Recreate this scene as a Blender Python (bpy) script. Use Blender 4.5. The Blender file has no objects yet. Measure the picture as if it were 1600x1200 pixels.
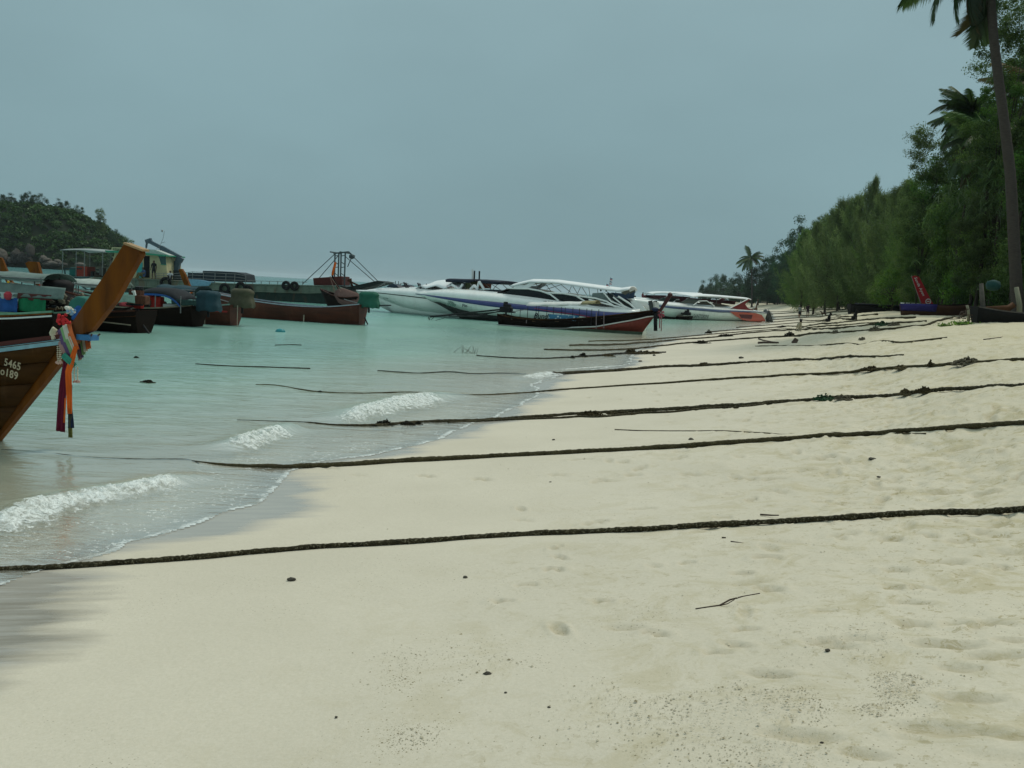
import bpy, bmesh, math, random
import numpy as np
from mathutils import Vector, Matrix, noise as mnoise
C = bpy.context.scene.collection
SC = bpy.context.scene
R = math.radians
# ------------------------------------------------------------------ camera
H = 2.0                      # eye height above the sea
FPX = 1556.0                 # focal length in pixels of the 1600 px wide photograph
ROLL = math.atan(.0558)
PITCH = math.atan(147*math.cos(ROLL)/FPX)
_F = np.array([0, math.cos(PITCH), -math.sin(PITCH)])
_R0 = np.array([1., 0, 0]); _U0 = np.array([0, math.sin(PITCH), math.cos(PITCH)])
_R = math.cos(ROLL)*_R0 + math.sin(ROLL)*_U0
_U = -math.sin(ROLL)*_R0 + math.cos(ROLL)*_U0
cam_d = bpy.data.cameras.new('camera'); cam = bpy.data.objects.new('camera', cam_d); C.objects.link(cam)
cam_d.sensor_width = 36; cam_d.lens = FPX/1600*36; cam_d.clip_end = 20000; cam_d.clip_start = .05
m = Matrix((tuple(_R), tuple(_U), tuple(-_F))).transposed().to_4x4(); m.translation = (0, 0, H)
cam.matrix_world = m
SC.camera = cam
# ------------------------------------------------------------------ light
SUN_EL, SUN_AZ = R(58), R(48)          # azimuth clockwise from +Y (the view direction)
w = bpy.data.worlds.new('World'); SC.world = w; w.use_nodes = True
nt = w.node_tree; nt.nodes.clear()
def N(t, **k):
    n = nt.nodes.new(t)
    for a, b in k.items(): setattr(n, a, b)
    return n
out = N('ShaderNodeOutputWorld')
sky = N('ShaderNodeTexSky', sky_type='NISHITA'); sky.sun_disc = False
sky.sun_elevation = SUN_EL; sky.sun_rotation = SUN_AZ; sky.air_density = 1; sky.dust_density = 4; sky.ozone_density = 1
b1 = N('ShaderNodeBackground'); nt.links.new(sky.outputs[0], b1.inputs[0]); b1.inputs[1].default_value = .05
tc = N('ShaderNodeTexCoord'); sp = N('ShaderNodeSeparateXYZ'); nt.links.new(tc.outputs['Generated'], sp.inputs[0])
rp = N('ShaderNodeValToRGB'); nt.links.new(sp.outputs[2], rp.inputs[0])
el = rp.color_ramp.elements
el[0].position = 0; el[0].color = (.206, .330, .362, 1)
el[1].position = 1; el[1].color = (.74, .88, .88, 1)
for p_, c_ in ((.06, (.214, .342, .375)), (.16, (.228, .358, .390)), (.27, (.250, .380, .410)), (.5, (.42, .55, .57))):
    e = el.new(p_); e.color = c_ + (1,)
nz = N('ShaderNodeTexNoise'); nz.inputs['Scale'].default_value = 2.1; nz.inputs['Detail'].default_value = 4
mp = N('ShaderNodeMapping'); mp.inputs['Scale'].default_value = (1, 1, 2.2); nt.links.new(tc.outputs['Generated'], mp.inputs[0]); nt.links.new(mp.outputs[0], nz.inputs[0])
mr = N('ShaderNodeMapRange'); nt.links.new(nz.outputs[0], mr.inputs[0]); mr.inputs[1].default_value = .3; mr.inputs[2].default_value = .7; mr.inputs[3].default_value = .915; mr.inputs[4].default_value = 1.085
vm = N('ShaderNodeVectorMath', operation='SCALE'); nt.links.new(rp.outputs[0], vm.inputs[0]); nt.links.new(mr.outputs[0], vm.inputs['Scale'])
b2 = N('ShaderNodeBackground'); nt.links.new(vm.outputs[0], b2.inputs[0]); b2.inputs[1].default_value = 1
mx = N('ShaderNodeMixShader'); mx.inputs[0].default_value = .92
nt.links.new(b1.outputs[0], mx.inputs[1]); nt.links.new(b2.outputs[0], mx.inputs[2]); nt.links.new(mx.outputs[0], out.inputs[0])
sl = bpy.data.lights.new('sun', 'SUN'); sl.energy = 1.5; sl.angle = R(10); sl.color = (1, .93, .80)
so = bpy.data.objects.new('sun', sl); C.objects.link(so)
sd = Vector((math.sin(SUN_AZ)*math.cos(SUN_EL), math.cos(SUN_AZ)*math.cos(SUN_EL), math.sin(SUN_EL)))
so.rotation_euler = sd.to_track_quat('Z', 'Y').to_euler(); so.location = sd*50
vs = SC.view_settings; vs.view_transform = 'Standard'; vs.look = 'None'; vs.exposure = .07; vs.gamma = 1; vs.use_curve_mapping = False
SC.cycles.max_bounces = 5; SC.cycles.diffuse_bounces = 2; SC.cycles.transparent_max_bounces = 12; SC.cycles.use_denoising = True
# ------------------------------------------------------------------ measuring helpers
def ray(px, py): return _F*FPX + _R*(px-800) - _U*(py-600)
def P(px, py, z=0.):
    d = ray(px, py); t = (z-H)/d[2]; return Vector((d[0]*t, d[1]*t, z))
def Dp(px, py, y):
    d = ray(px, py); t = y/d[1]; return Vector((d[0]*t, y, H+d[2]*t))
SH = [(0,900),(94,875),(137,862),(175,847),(219,839),(281,823),(328,806),(375,787),(412,769),(419,753),(430,737),(472,723),(572,712),
      (644,694),(684,684),(706,670),(753,655),(794,639),(825,620),(830,601),(869,586),(975,570),(985,549),(1044,530),(1100,521),(1200,505),(1206,497),(1203,488)]
_sp = [P(*s) for s in SH]
SY = np.array([-60., 0.] + [p.y for p in _sp] + [400, 560, 620, 680, 1500, 9000]); SX = np.array([-18., -4.3] + [p.x for p in _sp] + [84, 103, 111, 190, 600, 3500.])
def xs(y): return np.interp(y, SY, SX)
def sstep(a, b, x):
    t = np.clip((x-a)/(b-a), 0, 1); return t*t*(3-2*t)
def terr(x, y):
    x = np.asarray(x, float); y = np.asarray(y, float)
    d = (x-xs(y))*.97
    crest = 1.95+.003*np.clip(y, 0, 300)
    up = .07*d+.0095*d*d
    k = sstep(-.25, .25, (crest-up)/crest)
    z = np.where(d < 6, up, np.minimum(up, crest+.0*d))
    z = np.where(d > 6, crest-(crest-.762)*np.exp(-np.clip(d-6, 0, None)*.184/(crest-.762)*2.1), up)
    z = z+np.clip(d-16, 0, 60)*.10*sstep(60, 200, y)
    z = np.where(d < 0, np.maximum(.06*d, -.25+.035*d), z)
    z = np.maximum(z, -5)
    und = .03*np.sin(x*.9+y*.35)*np.sin(y*.5-x*.2)+.05*np.sin(x*.31+1)*np.sin(y*.23+2)
    return z+und*sstep(3, 9, d)
def G(px, py, lift=0.):
    d = ray(px, py); d = d/np.linalg.norm(d)
    t = 1.; o = np.array([0, 0, H]); last = 1.
    ts = np.geomspace(1.5, 3000, 3000); X = o+ts[:, None]*d
    below = X[:, 2] < np.maximum(terr(X[:, 0], X[:, 1]), 0)
    i = int(np.argmax(below)) if below.any() else len(ts)-1
    a, b = ts[max(i-1, 0)], ts[i]
    for _ in range(14):
        c = (a+b)/2; q = o+c*d
        if q[2] < max(float(terr(q[0], q[1])), 0): b = c
        else: a = c
    q = o+b*d
    return Vector((q[0], q[1], q[2]+lift))
# ------------------------------------------------------------------ objects, tags
def tag(o, label=None, cat=None, group=None, kind=None):
    if label: o['label'] = label
    if cat: o['category'] = cat
    if group: o['group'] = group
    if kind: o['kind'] = kind
    return o
def empty(name, loc=(0, 0, 0), rz=0, label=None, cat=None, group=None):
    o = bpy.data.objects.new(name, None); C.objects.link(o); o.location = loc; o.rotation_euler = (0, 0, rz); o.empty_display_size = .3
    return tag(o, label, cat, group)
def link(name, me, parent=None, mt=None):
    if mt is not None:
        me.materials.clear()
        for q in (mt if isinstance(mt, (list, tuple)) else [mt]): me.materials.append(q)
    o = bpy.data.objects.new(name, me); C.objects.link(o)
    if parent: o.parent = parent
    return o
def copy_tree(o, parent=None):
    c = o.copy(); C.objects.link(c); c.parent = parent
    for ch in list(o.children): copy_tree(ch, c)
    return c
class MB:
    def __init__(s): s.v = []; s.f = []; s.mi = []; s.cur = 0
    def add(s, vs_, fs):
        b = len(s.v); s.v += [tuple(q) for q in vs_]; s.f += [tuple(b+i for i in f) for f in fs]; s.mi += [s.cur]*len(fs); return s
    def box(s, c, d, rz=0, M=None):
        hx, hy, hz = d[0]/2, d[1]/2, d[2]/2
        q = [Vector((x, y, z)) for z in (-hz, hz) for x, y in ((-hx, -hy), (hx, -hy), (hx, hy), (-hx, hy))]
        if M is None: M = Matrix.Rotation(rz, 3, 'Z')
        return s.add([M @ v+Vector(c) for v in q], [(3, 2, 1, 0), (4, 5, 6, 7), (0, 1, 5, 4), (1, 2, 6, 5), (2, 3, 7, 6), (3, 0, 4, 7)])
    def bar(s, a, b, w_, h_):
        a = Vector(a); b = Vector(b); d = b-a
        M = d.to_track_quat('X', 'Z').to_matrix()
        return s.box((a+b)/2, (d.length, w_, h_), M=M)
    def tube(s, pts, r, seg=6, cap=True):
        pts = [Vector(p) for p in pts]; n = len(pts)
        rs = r if isinstance(r, (list, tuple)) else [r]*n
        vs_ = []; up = Vector((0, 0, 1))
        t0 = (pts[1]-pts[0]).normalized()
        u = t0.orthogonal().normalized() if abs(t0.z) > .9 else t0.cross(up).normalized()
        for i in range(n):
            t = (pts[min(i+1, n-1)]-pts[max(i-1, 0)]).normalized()
            u = (u-t*u.dot(t)); u = u.normalized() if u.length > 1e-6 else t.orthogonal().normalized()
            v = t.cross(u)
            for k in range(seg):
                a = 2*math.pi*k/seg; vs_.append(pts[i]+(u*math.cos(a)+v*math.sin(a))*rs[i])
        fs = [(i*seg+k, i*seg+(k+1) % seg, (i+1)*seg+(k+1) % seg, (i+1)*seg+k) for i in range(n-1) for k in range(seg)]
        if cap: fs += [tuple(reversed(range(seg))), tuple((n-1)*seg+k for k in range(seg))]
        return s.add(vs_, fs)
    def lathe(s, c, prof, seg=12, M=None):
        vs_ = []
        for r_, z in prof:
            for k in range(seg):
                a = 2*math.pi*k/seg; q = Vector((r_*math.cos(a), r_*math.sin(a), z))
                if M: q = M @ q
                vs_.append(q+Vector(c))
        n = len(prof)
        fs = [(i*seg+k, i*seg+(k+1) % seg, (i+1)*seg+(k+1) % seg, (i+1)*seg+k) for i in range(n-1) for k in range(seg)]
        fs += [tuple(reversed(range(seg))), tuple((n-1)*seg+k for k in range(seg))]
        return s.add(vs_, fs)
    def prism(s, poly, y0, y1):
        """poly of (x, z) in the local side plane, extruded across from y0 to y1"""
        n = len(poly); vs_ = [(x, y0, z) for x, z in poly]+[(x, y1, z) for x, z in poly]
        return s.add(vs_, [tuple(range(n)), tuple(reversed(range(n, 2*n)))]+[(i, n+i, n+(i+1) % n, (i+1) % n) for i in range(n)])
    def grid(s, rows, close=False):
        """rows of equal-length point lists"""
        m_ = len(rows[0]); vs_ = [p for r_ in rows for p in r_]
        fs = [(i*m_+k, i*m_+k+1, (i+1)*m_+k+1, (i+1)*m_+k) for i in range(len(rows)-1) for k in range(m_-1)]
        if close: fs += [(i*m_+m_-1, i*m_, (i+1)*m_, (i+1)*m_+m_-1) for i in range(len(rows)-1)]
        return s.add(vs_, fs)
    def mesh(s, name, smooth=False):
        me = bpy.data.meshes.new(name); me.from_pydata(s.v, [], s.f)
        if any(s.mi): me.polygons.foreach_set('material_index', s.mi)
        if smooth: me.polygons.foreach_set('use_smooth', [True]*len(s.f))
        me.update(); return me
    def build(s, name, mt, parent=None, smooth=False, solid=0, bevel=0, sub=0):
        o = link(name, s.mesh(name, smooth), parent, mt)
        if solid:
            md = o.modifiers.new('thickness', 'SOLIDIFY'); md.thickness = solid; md.offset = 0
        if bevel:
            md = o.modifiers.new('edge', 'BEVEL'); md.width = bevel; md.segments = 2; md.limit_method = 'ANGLE'
        if sub:
            md = o.modifiers.new('sub', 'SUBSURF'); md.levels = sub; md.render_levels = sub
        return o
def np_mesh(name, V, Fq, smooth=False):
    me = bpy.data.meshes.new(name); V = np.ascontiguousarray(V, dtype=np.float32); Fq = np.ascontiguousarray(Fq, dtype=np.int32)
    k = Fq.shape[1]
    me.vertices.add(len(V)); me.vertices.foreach_set('co', V.ravel())
    me.loops.add(Fq.size); me.loops.foreach_set('vertex_index', Fq.ravel())
    me.polygons.add(len(Fq)); me.polygons.foreach_set('loop_start', np.arange(0, Fq.size, k, dtype=np.int32)); me.polygons.foreach_set('loop_total', np.full(len(Fq), k, np.int32))
    if smooth: me.polygons.foreach_set('use_smooth', np.ones(len(Fq), bool))
    me.update(calc_edges=True); return me
def fattr(me, name, a):
    at = me.attributes.new(name, 'FLOAT', 'POINT'); at.data.foreach_set('value', np.ascontiguousarray(a, dtype=np.float32))
# ------------------------------------------------------------------ materials
_mats = {}
class NT:
    def __init__(s, name):
        s.m = bpy.data.materials.new(name); s.m.use_nodes = True; s.t = s.m.node_tree; s.t.nodes.clear(); s.out = s.t.nodes.new('ShaderNodeOutputMaterial')
    def n(s, typ, **k):
        q = s.t.nodes.new(typ)
        for a, b in k.items():
            if hasattr(q, a): setattr(q, a, b)
        return q
    def l(s, a, b): s.t.links.new(a, b)
    def noise(s, scale, detail=4, rough=.55, vec=None, dist=0):
        q = s.n('ShaderNodeTexNoise'); q.inputs['Scale'].default_value = scale; q.inputs['Detail'].default_value = detail; q.inputs['Roughness'].default_value = rough; q.inputs['Distortion'].default_value = dist
        if vec is not None: s.l(vec, q.inputs[0])
        return q.outputs[0]
    def rng(s, x, a, b, c=0, d=1):
        q = s.n('ShaderNodeMapRange'); s.l(x, q.inputs[0])
        for i, v in enumerate((a, b, c, d)): q.inputs[i+1].default_value = v
        return q.outputs[0]
    def math(s, op, a, b=None):
        q = s.n('ShaderNodeMath', operation=op)
        for i, v in enumerate((a, b)):
            if v is None: continue
            if isinstance(v, (int, float)): q.inputs[i].default_value = v
            else: s.l(v, q.inputs[i])
        return q.outputs[0]
    def mix(s, f, a, b):
        q = s.n('ShaderNodeMix', data_type='RGBA')
        for i, v in ((0, f), (6, a), (7, b)):
            if isinstance(v, (int, float)): q.inputs[i].default_value = v
            elif isinstance(v, tuple): q.inputs[i].default_value = v+(1,) if len(v) == 3 else v
            else: s.l(v, q.inputs[i])
        return q.outputs[2]
    def attr(s, name): return s.n('ShaderNodeAttribute', attribute_name=name)
    def bump(s, h, strength, dist=.02, nrm=None):
        q = s.n('ShaderNodeBump'); q.inputs['Strength'].default_value = strength; q.inputs['Distance'].default_value = dist; s.l(h, q.inputs['Height'])
        if nrm is not None: s.l(nrm, q.inputs['Normal'])
        return q.outputs[0]
    def coord(s, which='Object', scale=(1, 1, 1)):
        q = s.n('ShaderNodeTexCoord'); mp_ = s.n('ShaderNodeMapping'); mp_.inputs['Scale'].default_value = scale; s.l(q.outputs[which], mp_.inputs[0]); return mp_.outputs[0]
def mat(name, col, rough=.6, var=.25, scale=6, bump=.15, col2=None, metal=0, stretch=(1, 1, 1), stain=0, coat=0, spec=.22):
    """paint, wood, cloth, metal ...: a base colour broken up by two noises, fine relief, optional stains"""
    if name in _mats: return _mats[name]
    t = NT(name); b = t.n('ShaderNodeBsdfPrincipled'); t.l(b.outputs[0], t.out.inputs[0])
    vec = t.coord('Object', stretch)
    c2 = col2 or tuple(c*(1-var) for c in col)
    n1 = t.noise(scale, 6, .6, vec)
    c = t.mix(t.rng(n1, .35, .68), tuple(col), tuple(c2))
    n2 = t.noise(scale*7, 3, .6, vec)
    c = t.mix(t.rng(n2, .3, .8, 0, .35*var*2), c, tuple(q*.45 for q in col))
    if stain:
        n3 = t.noise(scale*.6, 8, .7, t.coord('Object', (1, 1, .25)), 1.0)
        c = t.mix(t.rng(n3, .52, .66, 0, stain), c, (.13, .06, .03))
    t.l(c, b.inputs['Base Color']); b.inputs['Roughness'].default_value = rough; b.inputs['Metallic'].default_value = metal; b.inputs['Specular IOR Level'].default_value = spec if rough > .3 else .5
    if coat: b.inputs['Coat Weight'].default_value = coat
    if bump: t.l(t.bump(n2, bump, .01), b.inputs['Normal'])
    _mats[name] = t.m; return t.m
# ================================================================== SETTING: sand, seabed and sea
rng = np.random.default_rng(7)
def vnoise(x, y, seed=0):
    """cheap smooth value noise on numpy arrays"""
    r_ = np.random.default_rng(seed); T = r_.random((256, 256))
    xi = np.floor(x).astype(int); yi = np.floor(y).astype(int); fx = x-xi; fy = y-yi
    fx = fx*fx*(3-2*fx); fy = fy*fy*(3-2*fy)
    g = lambda a, b: T[a % 256, b % 256]
    return (g(xi, yi)*(1-fx)+g(xi+1, yi)*fx)*(1-fy)+(g(xi, yi+1)*(1-fx)+g(xi+1, yi+1)*fx)*fy
ang = np.concatenate([np.linspace(-180, -42, 30)[:-1], np.linspace(-42, -31, 45)[:-1], np.arange(-31, 31, .1), np.linspace(31, 44, 50)[1:], np.linspace(44, 180, 30)[1:]])
rad = np.concatenate([[.3, .8, 1.4, 1.9], np.geomspace(2.2, 30, 380), np.geomspace(30, 420, 150)[1:], np.geomspace(420, 9000, 34)[1:]])
AR = np.radians(ang); GX = rad[:, None]*np.sin(AR)[None]; GY = rad[:, None]*np.cos(AR)[None]
NR, NA = GX.shape
GZ = terr(GX, GY); GD = (GX-xs(GY))*.97
lum = np.zeros_like(GZ)
# soft trampled relief, growing inland
tr = sstep(2.2, 6.5, GD)
fade = sstep(70, 25, np.hypot(GX, GY))*0+1/(1+np.hypot(GX, GY)/60)
rel = (vnoise(GX*3.1, GY*3.1, 1)-.5)*.035+(vnoise(GX*7.3, GY*7.3, 2)-.5)*.028+(vnoise(GX*1.2, GY*1.2, 3)-.5)*.05+(vnoise(GX*15, GY*15, 5)-.5)*.022*sstep(3.5, 6, GD)
rel *= .35+.65*sstep(4.5, 9, np.hypot(GX, GY))
GZ += rel*tr+(vnoise(GX*1.5, GY*1.5, 4)-.5)*.010*sstep(.2, 2, GD)
# footprints and scuffs
prints = []
for q in [(1165,982,.2),(1475,1008,.42),(1200,1053,.3),(1198,873,.24),(1158,896,.2),(1200,921,.24),(1250,1150,.42),(1425,942,.28),(1400,890,.24),(1470,1140,.45),(1515,1092,.35),
          (865,890,.22),(783,940,.2),(1025,990,.2),(1120,1018,.2),(1555,973,.25),(1580,1002,.22),(1500,975,.24),(1395,918,.2),(1440,920,.18),(1290,955,.18),(1425,975,.25),(1570,1150,.3),
          (1500,1045,.26),(1350,1180,.25),(1290,1000,.14),(1075,880,.16),(1390,842,.22),(1530,835,.22),(940,940,.2),(1370,762,.28),(1480,770,.4),(1290,712,.3),(1365,790,.2),(1440,755,.2),
          (1060,705,.3),(1150,712,.25),(1320,690,.2),(1500,700,.3),(1410,720,.2),(990,742,.28),(1210,750,.3)]:
    p_ = G(q[0], q[1]); prints.append((p_.x, p_.y, q[2]*.62, 1.0, .15*((q[0]*7) % 5-2)))
pr_ = np.random.default_rng(11)
def trail(x, y, a, n, jitter=.04):
    for i in range(n):
        s_ = (-1)**i; px_ = x+math.cos(a)*i*.62-math.sin(a)*s_*.11+pr_.normal(0, jitter); py_ = y+math.sin(a)*i*.62+math.cos(a)*s_*.11+pr_.normal(0, jitter)
        a += pr_.normal(0, .05); prints.append((px_, py_, .22, pr_.uniform(.3, .8), a))
for (x, y, a, n) in [(2.6, 6, 1.3, 46), (.9, 9, 1.1, 40), (3.6, 6, 1.38, 60), (2.4, 6.5, 1.25, 60), (4, 6, 1.2, 60), (5, 7, 1.3, 70), (3, 12, 1.35, 60), (1.4, 6.5, .4, 14), (6, 12, 1.3, 60), (4.5, 18, 1.32, 60), (3.2, 8, 2.6, 10), (8, 16, 1.25, 50)]: trail(x, y, a, n)
for i in range(2600):
    y = 2.5+pr_.random()**1.5*45; x = xs(y)+2.6+pr_.random()**.8*9
    if pr_.random() < (.25+.75*min(1, (x-xs(y)-2.4)/4))*(.22 if y < 5.5 else 1): prints.append((x, y, pr_.uniform(.08, .24), pr_.uniform(.3, .9), pr_.normal(0, .6)))
lr = np.log(rad[4:384]/2.2)/math.log(30/2.2)*379
for q in prints:
    x, y, L_, st = q[:4]; a = q[4] if len(q) > 4 else pr_.uniform(0, 6.28)
    r0 = math.hypot(x, y); st *= .5+.5*min(1, max(0, (r0-3)/3))
    if r0 < 2.3: continue
    th = math.degrees(math.atan2(x, y))
    if abs(th) > 40: continue
    i0, i1 = np.searchsorted(rad, [r0-.5, r0+.5]); j0, j1 = np.searchsorted(ang, [th-math.degrees(.5/r0), th+math.degrees(.5/r0)])
    if i1-i0 < 2 or j1-j0 < 2: continue
    dx = GX[i0:i1, j0:j1]-x; dy = GY[i0:i1, j0:j1]-y
    u = dx*math.cos(a)+dy*math.sin(a); v = -dx*math.sin(a)+dy*math.cos(a)
    la, lb = L_/2, L_*.19
    v2 = v+.25*lb*np.sin(u/la*2)
    e = (u/la)**2+(v2/lb)**2
    dent = -np.exp(-e**3)*.030*st+np.exp(-(np.sqrt(e)-1.45)**2*7)*.010*st*(.6+.8*vnoise(dx*14+9, dy*14+9, int(abs(x*31)) % 50))
    GZ[i0:i1, j0:j1] += dent; lum[i0:i1, j0:j1] = np.maximum(lum[i0:i1, j0:j1], np.exp(-e**1.4)*st*.8)  # mask for darkening print hollows: painted shade plus damper sand
def polar_faces(keep):
    idx = np.arange(NR*NA).reshape(NR, NA)
    q = np.stack([idx[:-1, :-1], idx[:-1, 1:], idx[1:, 1:], idx[1:, :-1]], -1).reshape(-1, 4)
    q = q[:, ::-1]
    return q[keep[q].any(1)] if keep is not None else q
V = np.stack([GX, GY, GZ], -1).reshape(-1, 3)
fq = polar_faces(None)
me = np_mesh('sand_beach', V, fq, True); fattr(me, 'shore', GD.ravel()); fattr(me, 'dent_shade_damp', lum.ravel())
t = NT('sand'); b = t.n('ShaderNodeBsdfPrincipled'); t.l(b.outputs[0], t.out.inputs[0])
ob = t.coord('Object')
dry = t.mix(t.rng(t.noise(.7, 6, .6, ob), .35, .7), (.54, .494, .395), (.60, .55, .445))
dry = t.mix(t.rng(t.noise(60, 3, .7, ob), .35, .75, 0, .35), dry, (.40, .36, .25))
blot = t.math('MULTIPLY', t.rng(t.noise(2.6, 9, .78, ob, .6), .50, .60), t.rng(t.attr('shore').outputs['Fac'], 2, 6))
dry = t.mix(t.math('MULTIPLY', blot, .60), dry, (.37, .315, .17))
strk_ = t.math('MULTIPLY', t.rng(t.noise(13, 5, .75, ob, .5), .575, .625), t.rng(t.math('ADD', t.attr('shore').outputs['Fac'], t.rng(t.noise(.5, 3, .5, ob), .3, .7, -1.5, 1.5)), 2.8, 6)); dry = t.mix(t.math('MULTIPLY', strk_, .72), dry, (.29, .24, .125))
far_y = t.math('MULTIPLY', t.rng(t.attr('shore').outputs['Fac'], 3.5, 10), .45)
dry = t.mix(far_y, dry, (.50, .435, .265))
dry = t.mix(t.math('MULTIPLY', t.attr('dent_shade_damp').outputs['Fac'], .75), dry, (.27, .22, .11))  # shade inside the dents put into the colour, along with damp under-sand
spk = t.n('ShaderNodeTexVoronoi'); spk.inputs['Scale'].default_value = 38; t.l(ob, spk.inputs[0])
sm = t.math('MULTIPLY', t.math('LESS_THAN', spk.outputs['Distance'], .13), t.rng(t.noise(1.1, 4, .6, ob), .50, .6))
dry = t.mix(t.math('MULTIPLY', sm, .7), dry, (.15, .12, .07))
wn = t.math('ADD', t.attr('shore').outputs['Fac'], t.rng(t.noise(1.6, 6, .6, t.coord('Object', (.5, 3, 1))), .2, .8, -.22, .22)); sy = t.n('ShaderNodeSeparateXYZ'); t.l(ob, sy.inputs[0]); wn = t.math('ADD', wn, t.rng(t.noise(.55, 2, .5, ob), .35, .65, -.30, .25)); wn = t.math('SUBTRACT', wn, t.rng(sy.outputs[1], 6.7, 4.6, 0, 1.0)); wet_near = t.rng(sy.outputs[1], 6.6, 5.6)
wet = t.rng(wn, .62, .28)
wetc = t.mix(t.rng(t.noise(2.5, 5, .6, t.coord('Object', (.6, 4, 1))), .4, .65), (.345, .325, .285), (.40, .375, .32))
wetc = t.mix(t.math('MULTIPLY', wet_near, t.rng(t.noise(2.2, 6, .7, t.coord('Object', (.5, 5, 1))), .35, .6)), wetc, (.235, .205, .155)); c = t.mix(wet, dry, wetc); c = t.mix(t.rng(t.attr('shore').outputs['Fac'], -.02, -.35), c, (.62, .565, .44)); soil = t.rng(t.math('ADD', t.attr('shore').outputs['Fac'], t.rng(t.noise(.8, 5, .6, ob), .2, .8, -1.2, 1.2)), 12.6, 13.8); c = t.mix(soil, c, t.mix(t.rng(t.noise(3, 4, .6, ob), .4, .6), (.045, .035, .02), (.085, .065, .035))); t.l(c, b.inputs['Base Color'])
t.l(t.rng(wet, 0, 1, .95, .22), b.inputs['Roughness']); b.inputs['Specular IOR Level'].default_value = .35
g1 = t.noise(140, 2, .6, ob); g2 = t.noise(14, 8, .62, ob)
bs = t.math('MULTIPLY', t.math('ADD', t.math('MULTIPLY', g1, .12), t.math('MULTIPLY', g2, .55)), t.math('SUBTRACT', 1, t.math('MULTIPLY', wet, .93)))
t.l(t.bump(bs, .55, .022), b.inputs['Normal'])
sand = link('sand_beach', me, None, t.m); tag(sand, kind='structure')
# ---- the sea: one sheet from the swash line to the horizon
WD = GD.copy(); RR = np.hypot(GX, GY)
sw = (vnoise(GX*2.2, GY*2.2, 21)-.5)*.18
WX = GX; WY = GY
amp = sstep(-.3, -2.5, WD)
WZ = np.zeros_like(GX)
def wav(kx, ky, a_, ph):
    return a_*np.sin(GX*kx+GY*ky+ph+1.3*vnoise(GX*.5, GY*.5, int(ph*10) % 90))
lod = 1/(1+(RR/22)**2)
WZ += amp*lod*(wav(2.1, -7.2, .003, .4)+wav(3.8, -5.1, .003, 1.9)+wav(1.1, -3.0, .005, 5.2)+(vnoise(GX*3, GY*6, 31)-.5)*.016+(vnoise(GX*5.5, GY*11, 32)-.5)*.010)
# breaking wavelets: polyline ridge, height, half width
BR = []
def ridge(pts, h, wd):
    Pn = np.array([[P(*q).x, P(*q).y] for q in pts]); BR.append((Pn, h, wd))
ridge([(-60, 835), (0, 822), (60, 798), (110, 785), (160, 778), (210, 770), (255, 760), (292, 752), (330, 742)], .085, .24)
ridge([(352, 708), (380, 697), (415, 686), (447, 676), (470, 668)], .10, .26)
ridge([(520, 664), (560, 652), (600, 641), (640, 631), (690, 624), (730, 616)], .12, .40)
ridge([(815, 595), (840, 588), (872, 583)], .04, .4)
BF = np.zeros_like(WZ)
def seg_dist(Pn, X, Y):
    best = np.full(X.shape, 1e9); tt = np.zeros(X.shape); side = np.zeros(X.shape); n = len(Pn)-1
    for i in range(n):
        a_, b_ = Pn[i], Pn[i+1]; ab = b_-a_; L2 = (ab**2).sum()
        u = np.clip(((X-a_[0])*ab[0]+(Y-a_[1])*ab[1])/L2, 0, 1)
        dx = X-(a_[0]+u*ab[0]); dy = Y-(a_[1]+u*ab[1]); dd = np.hypot(dx, dy)
        s_ = np.sign(ab[0]*dy-ab[1]*dx); m_ = dd < best
        best = np.where(m_, dd, best); tt = np.where(m_, (i+u)/n, tt); side = np.where(m_, s_, side)
    return best*side, tt
for Pn, h, wd in BR:
    s_, tt = seg_dist(Pn, GX, GY)          # positive = seaward (left of travel)
    env = np.clip(np.minimum(tt, 1-tt)*5, 0, 1)
    prof = np.where(s_ > 0, np.exp(-(s_/(wd*1.3))**2), np.exp(-(s_/(wd*.55))**2))
    WZ += h*env*prof
dep = WZ-np.where(GD < .4, terr(GX, GY), GZ)
edge = WD-.10-sw
Vw = np.stack([GX, GY, WZ+.012], -1).reshape(-1, 3)
Vw[:, 2] = np.maximum(Vw[:, 2], np.where(WD.ravel() > -.9, GZ.ravel()+.006, -9))
keep = (edge < 0).ravel()
fw = polar_faces(keep)
used = np.unique(fw); remap = np.full(NR*NA, -1); remap[used] = np.arange(len(used))
me = np_mesh('sea_water', Vw[used], remap[fw], True)
fattr(me, 'depth', dep.ravel()[used]); fattr(me, 'edge', edge.ravel()[used]); fattr(me, 'dist', RR.ravel()[used])
t = NT('sea_water'); ob = t.coord('Object')
dp = t.attr('depth').outputs['Fac']; ed = t.attr('edge').outputs['Fac']; ds = t.attr('dist').outputs['Fac']
rp = t.n('ShaderNodeValToRGB'); t.l(t.rng(dp, 0, 4), rp.inputs[0]); e = rp.color_ramp.elements
e[0].color = (.66, .62, .48, 1); e[1].color = (.10, .245, .255, 1); e[1].position = 1
for p_, c_ in ((.03, (.56, .60, .47)), (.09, (.35, .54, .43)), (.22, (.235, .475, .41)), (.5, (.135, .355, .335))):
    q = e.new(p_); q.color = c_+(1,)
pn = t.noise(.09, 4, .55, t.coord('Object', (1, .45, 1)))
body = t.mix(t.math('MULTIPLY', t.rng(pn, .42, .60, 0, .55), t.rng(dp, .15, .45)), rp.outputs[0], (.105, .25, .215))
df = t.n('ShaderNodeBsdfDiffuse'); t.l(body, df.inputs[0])
tp = t.n('ShaderNodeBsdfTransparent')
op = t.math('SUBTRACT', 1, t.math('POWER', 2.718, t.math('MULTIPLY', dp, -5.5)))
op = t.math('MAXIMUM', op, .28)
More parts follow.
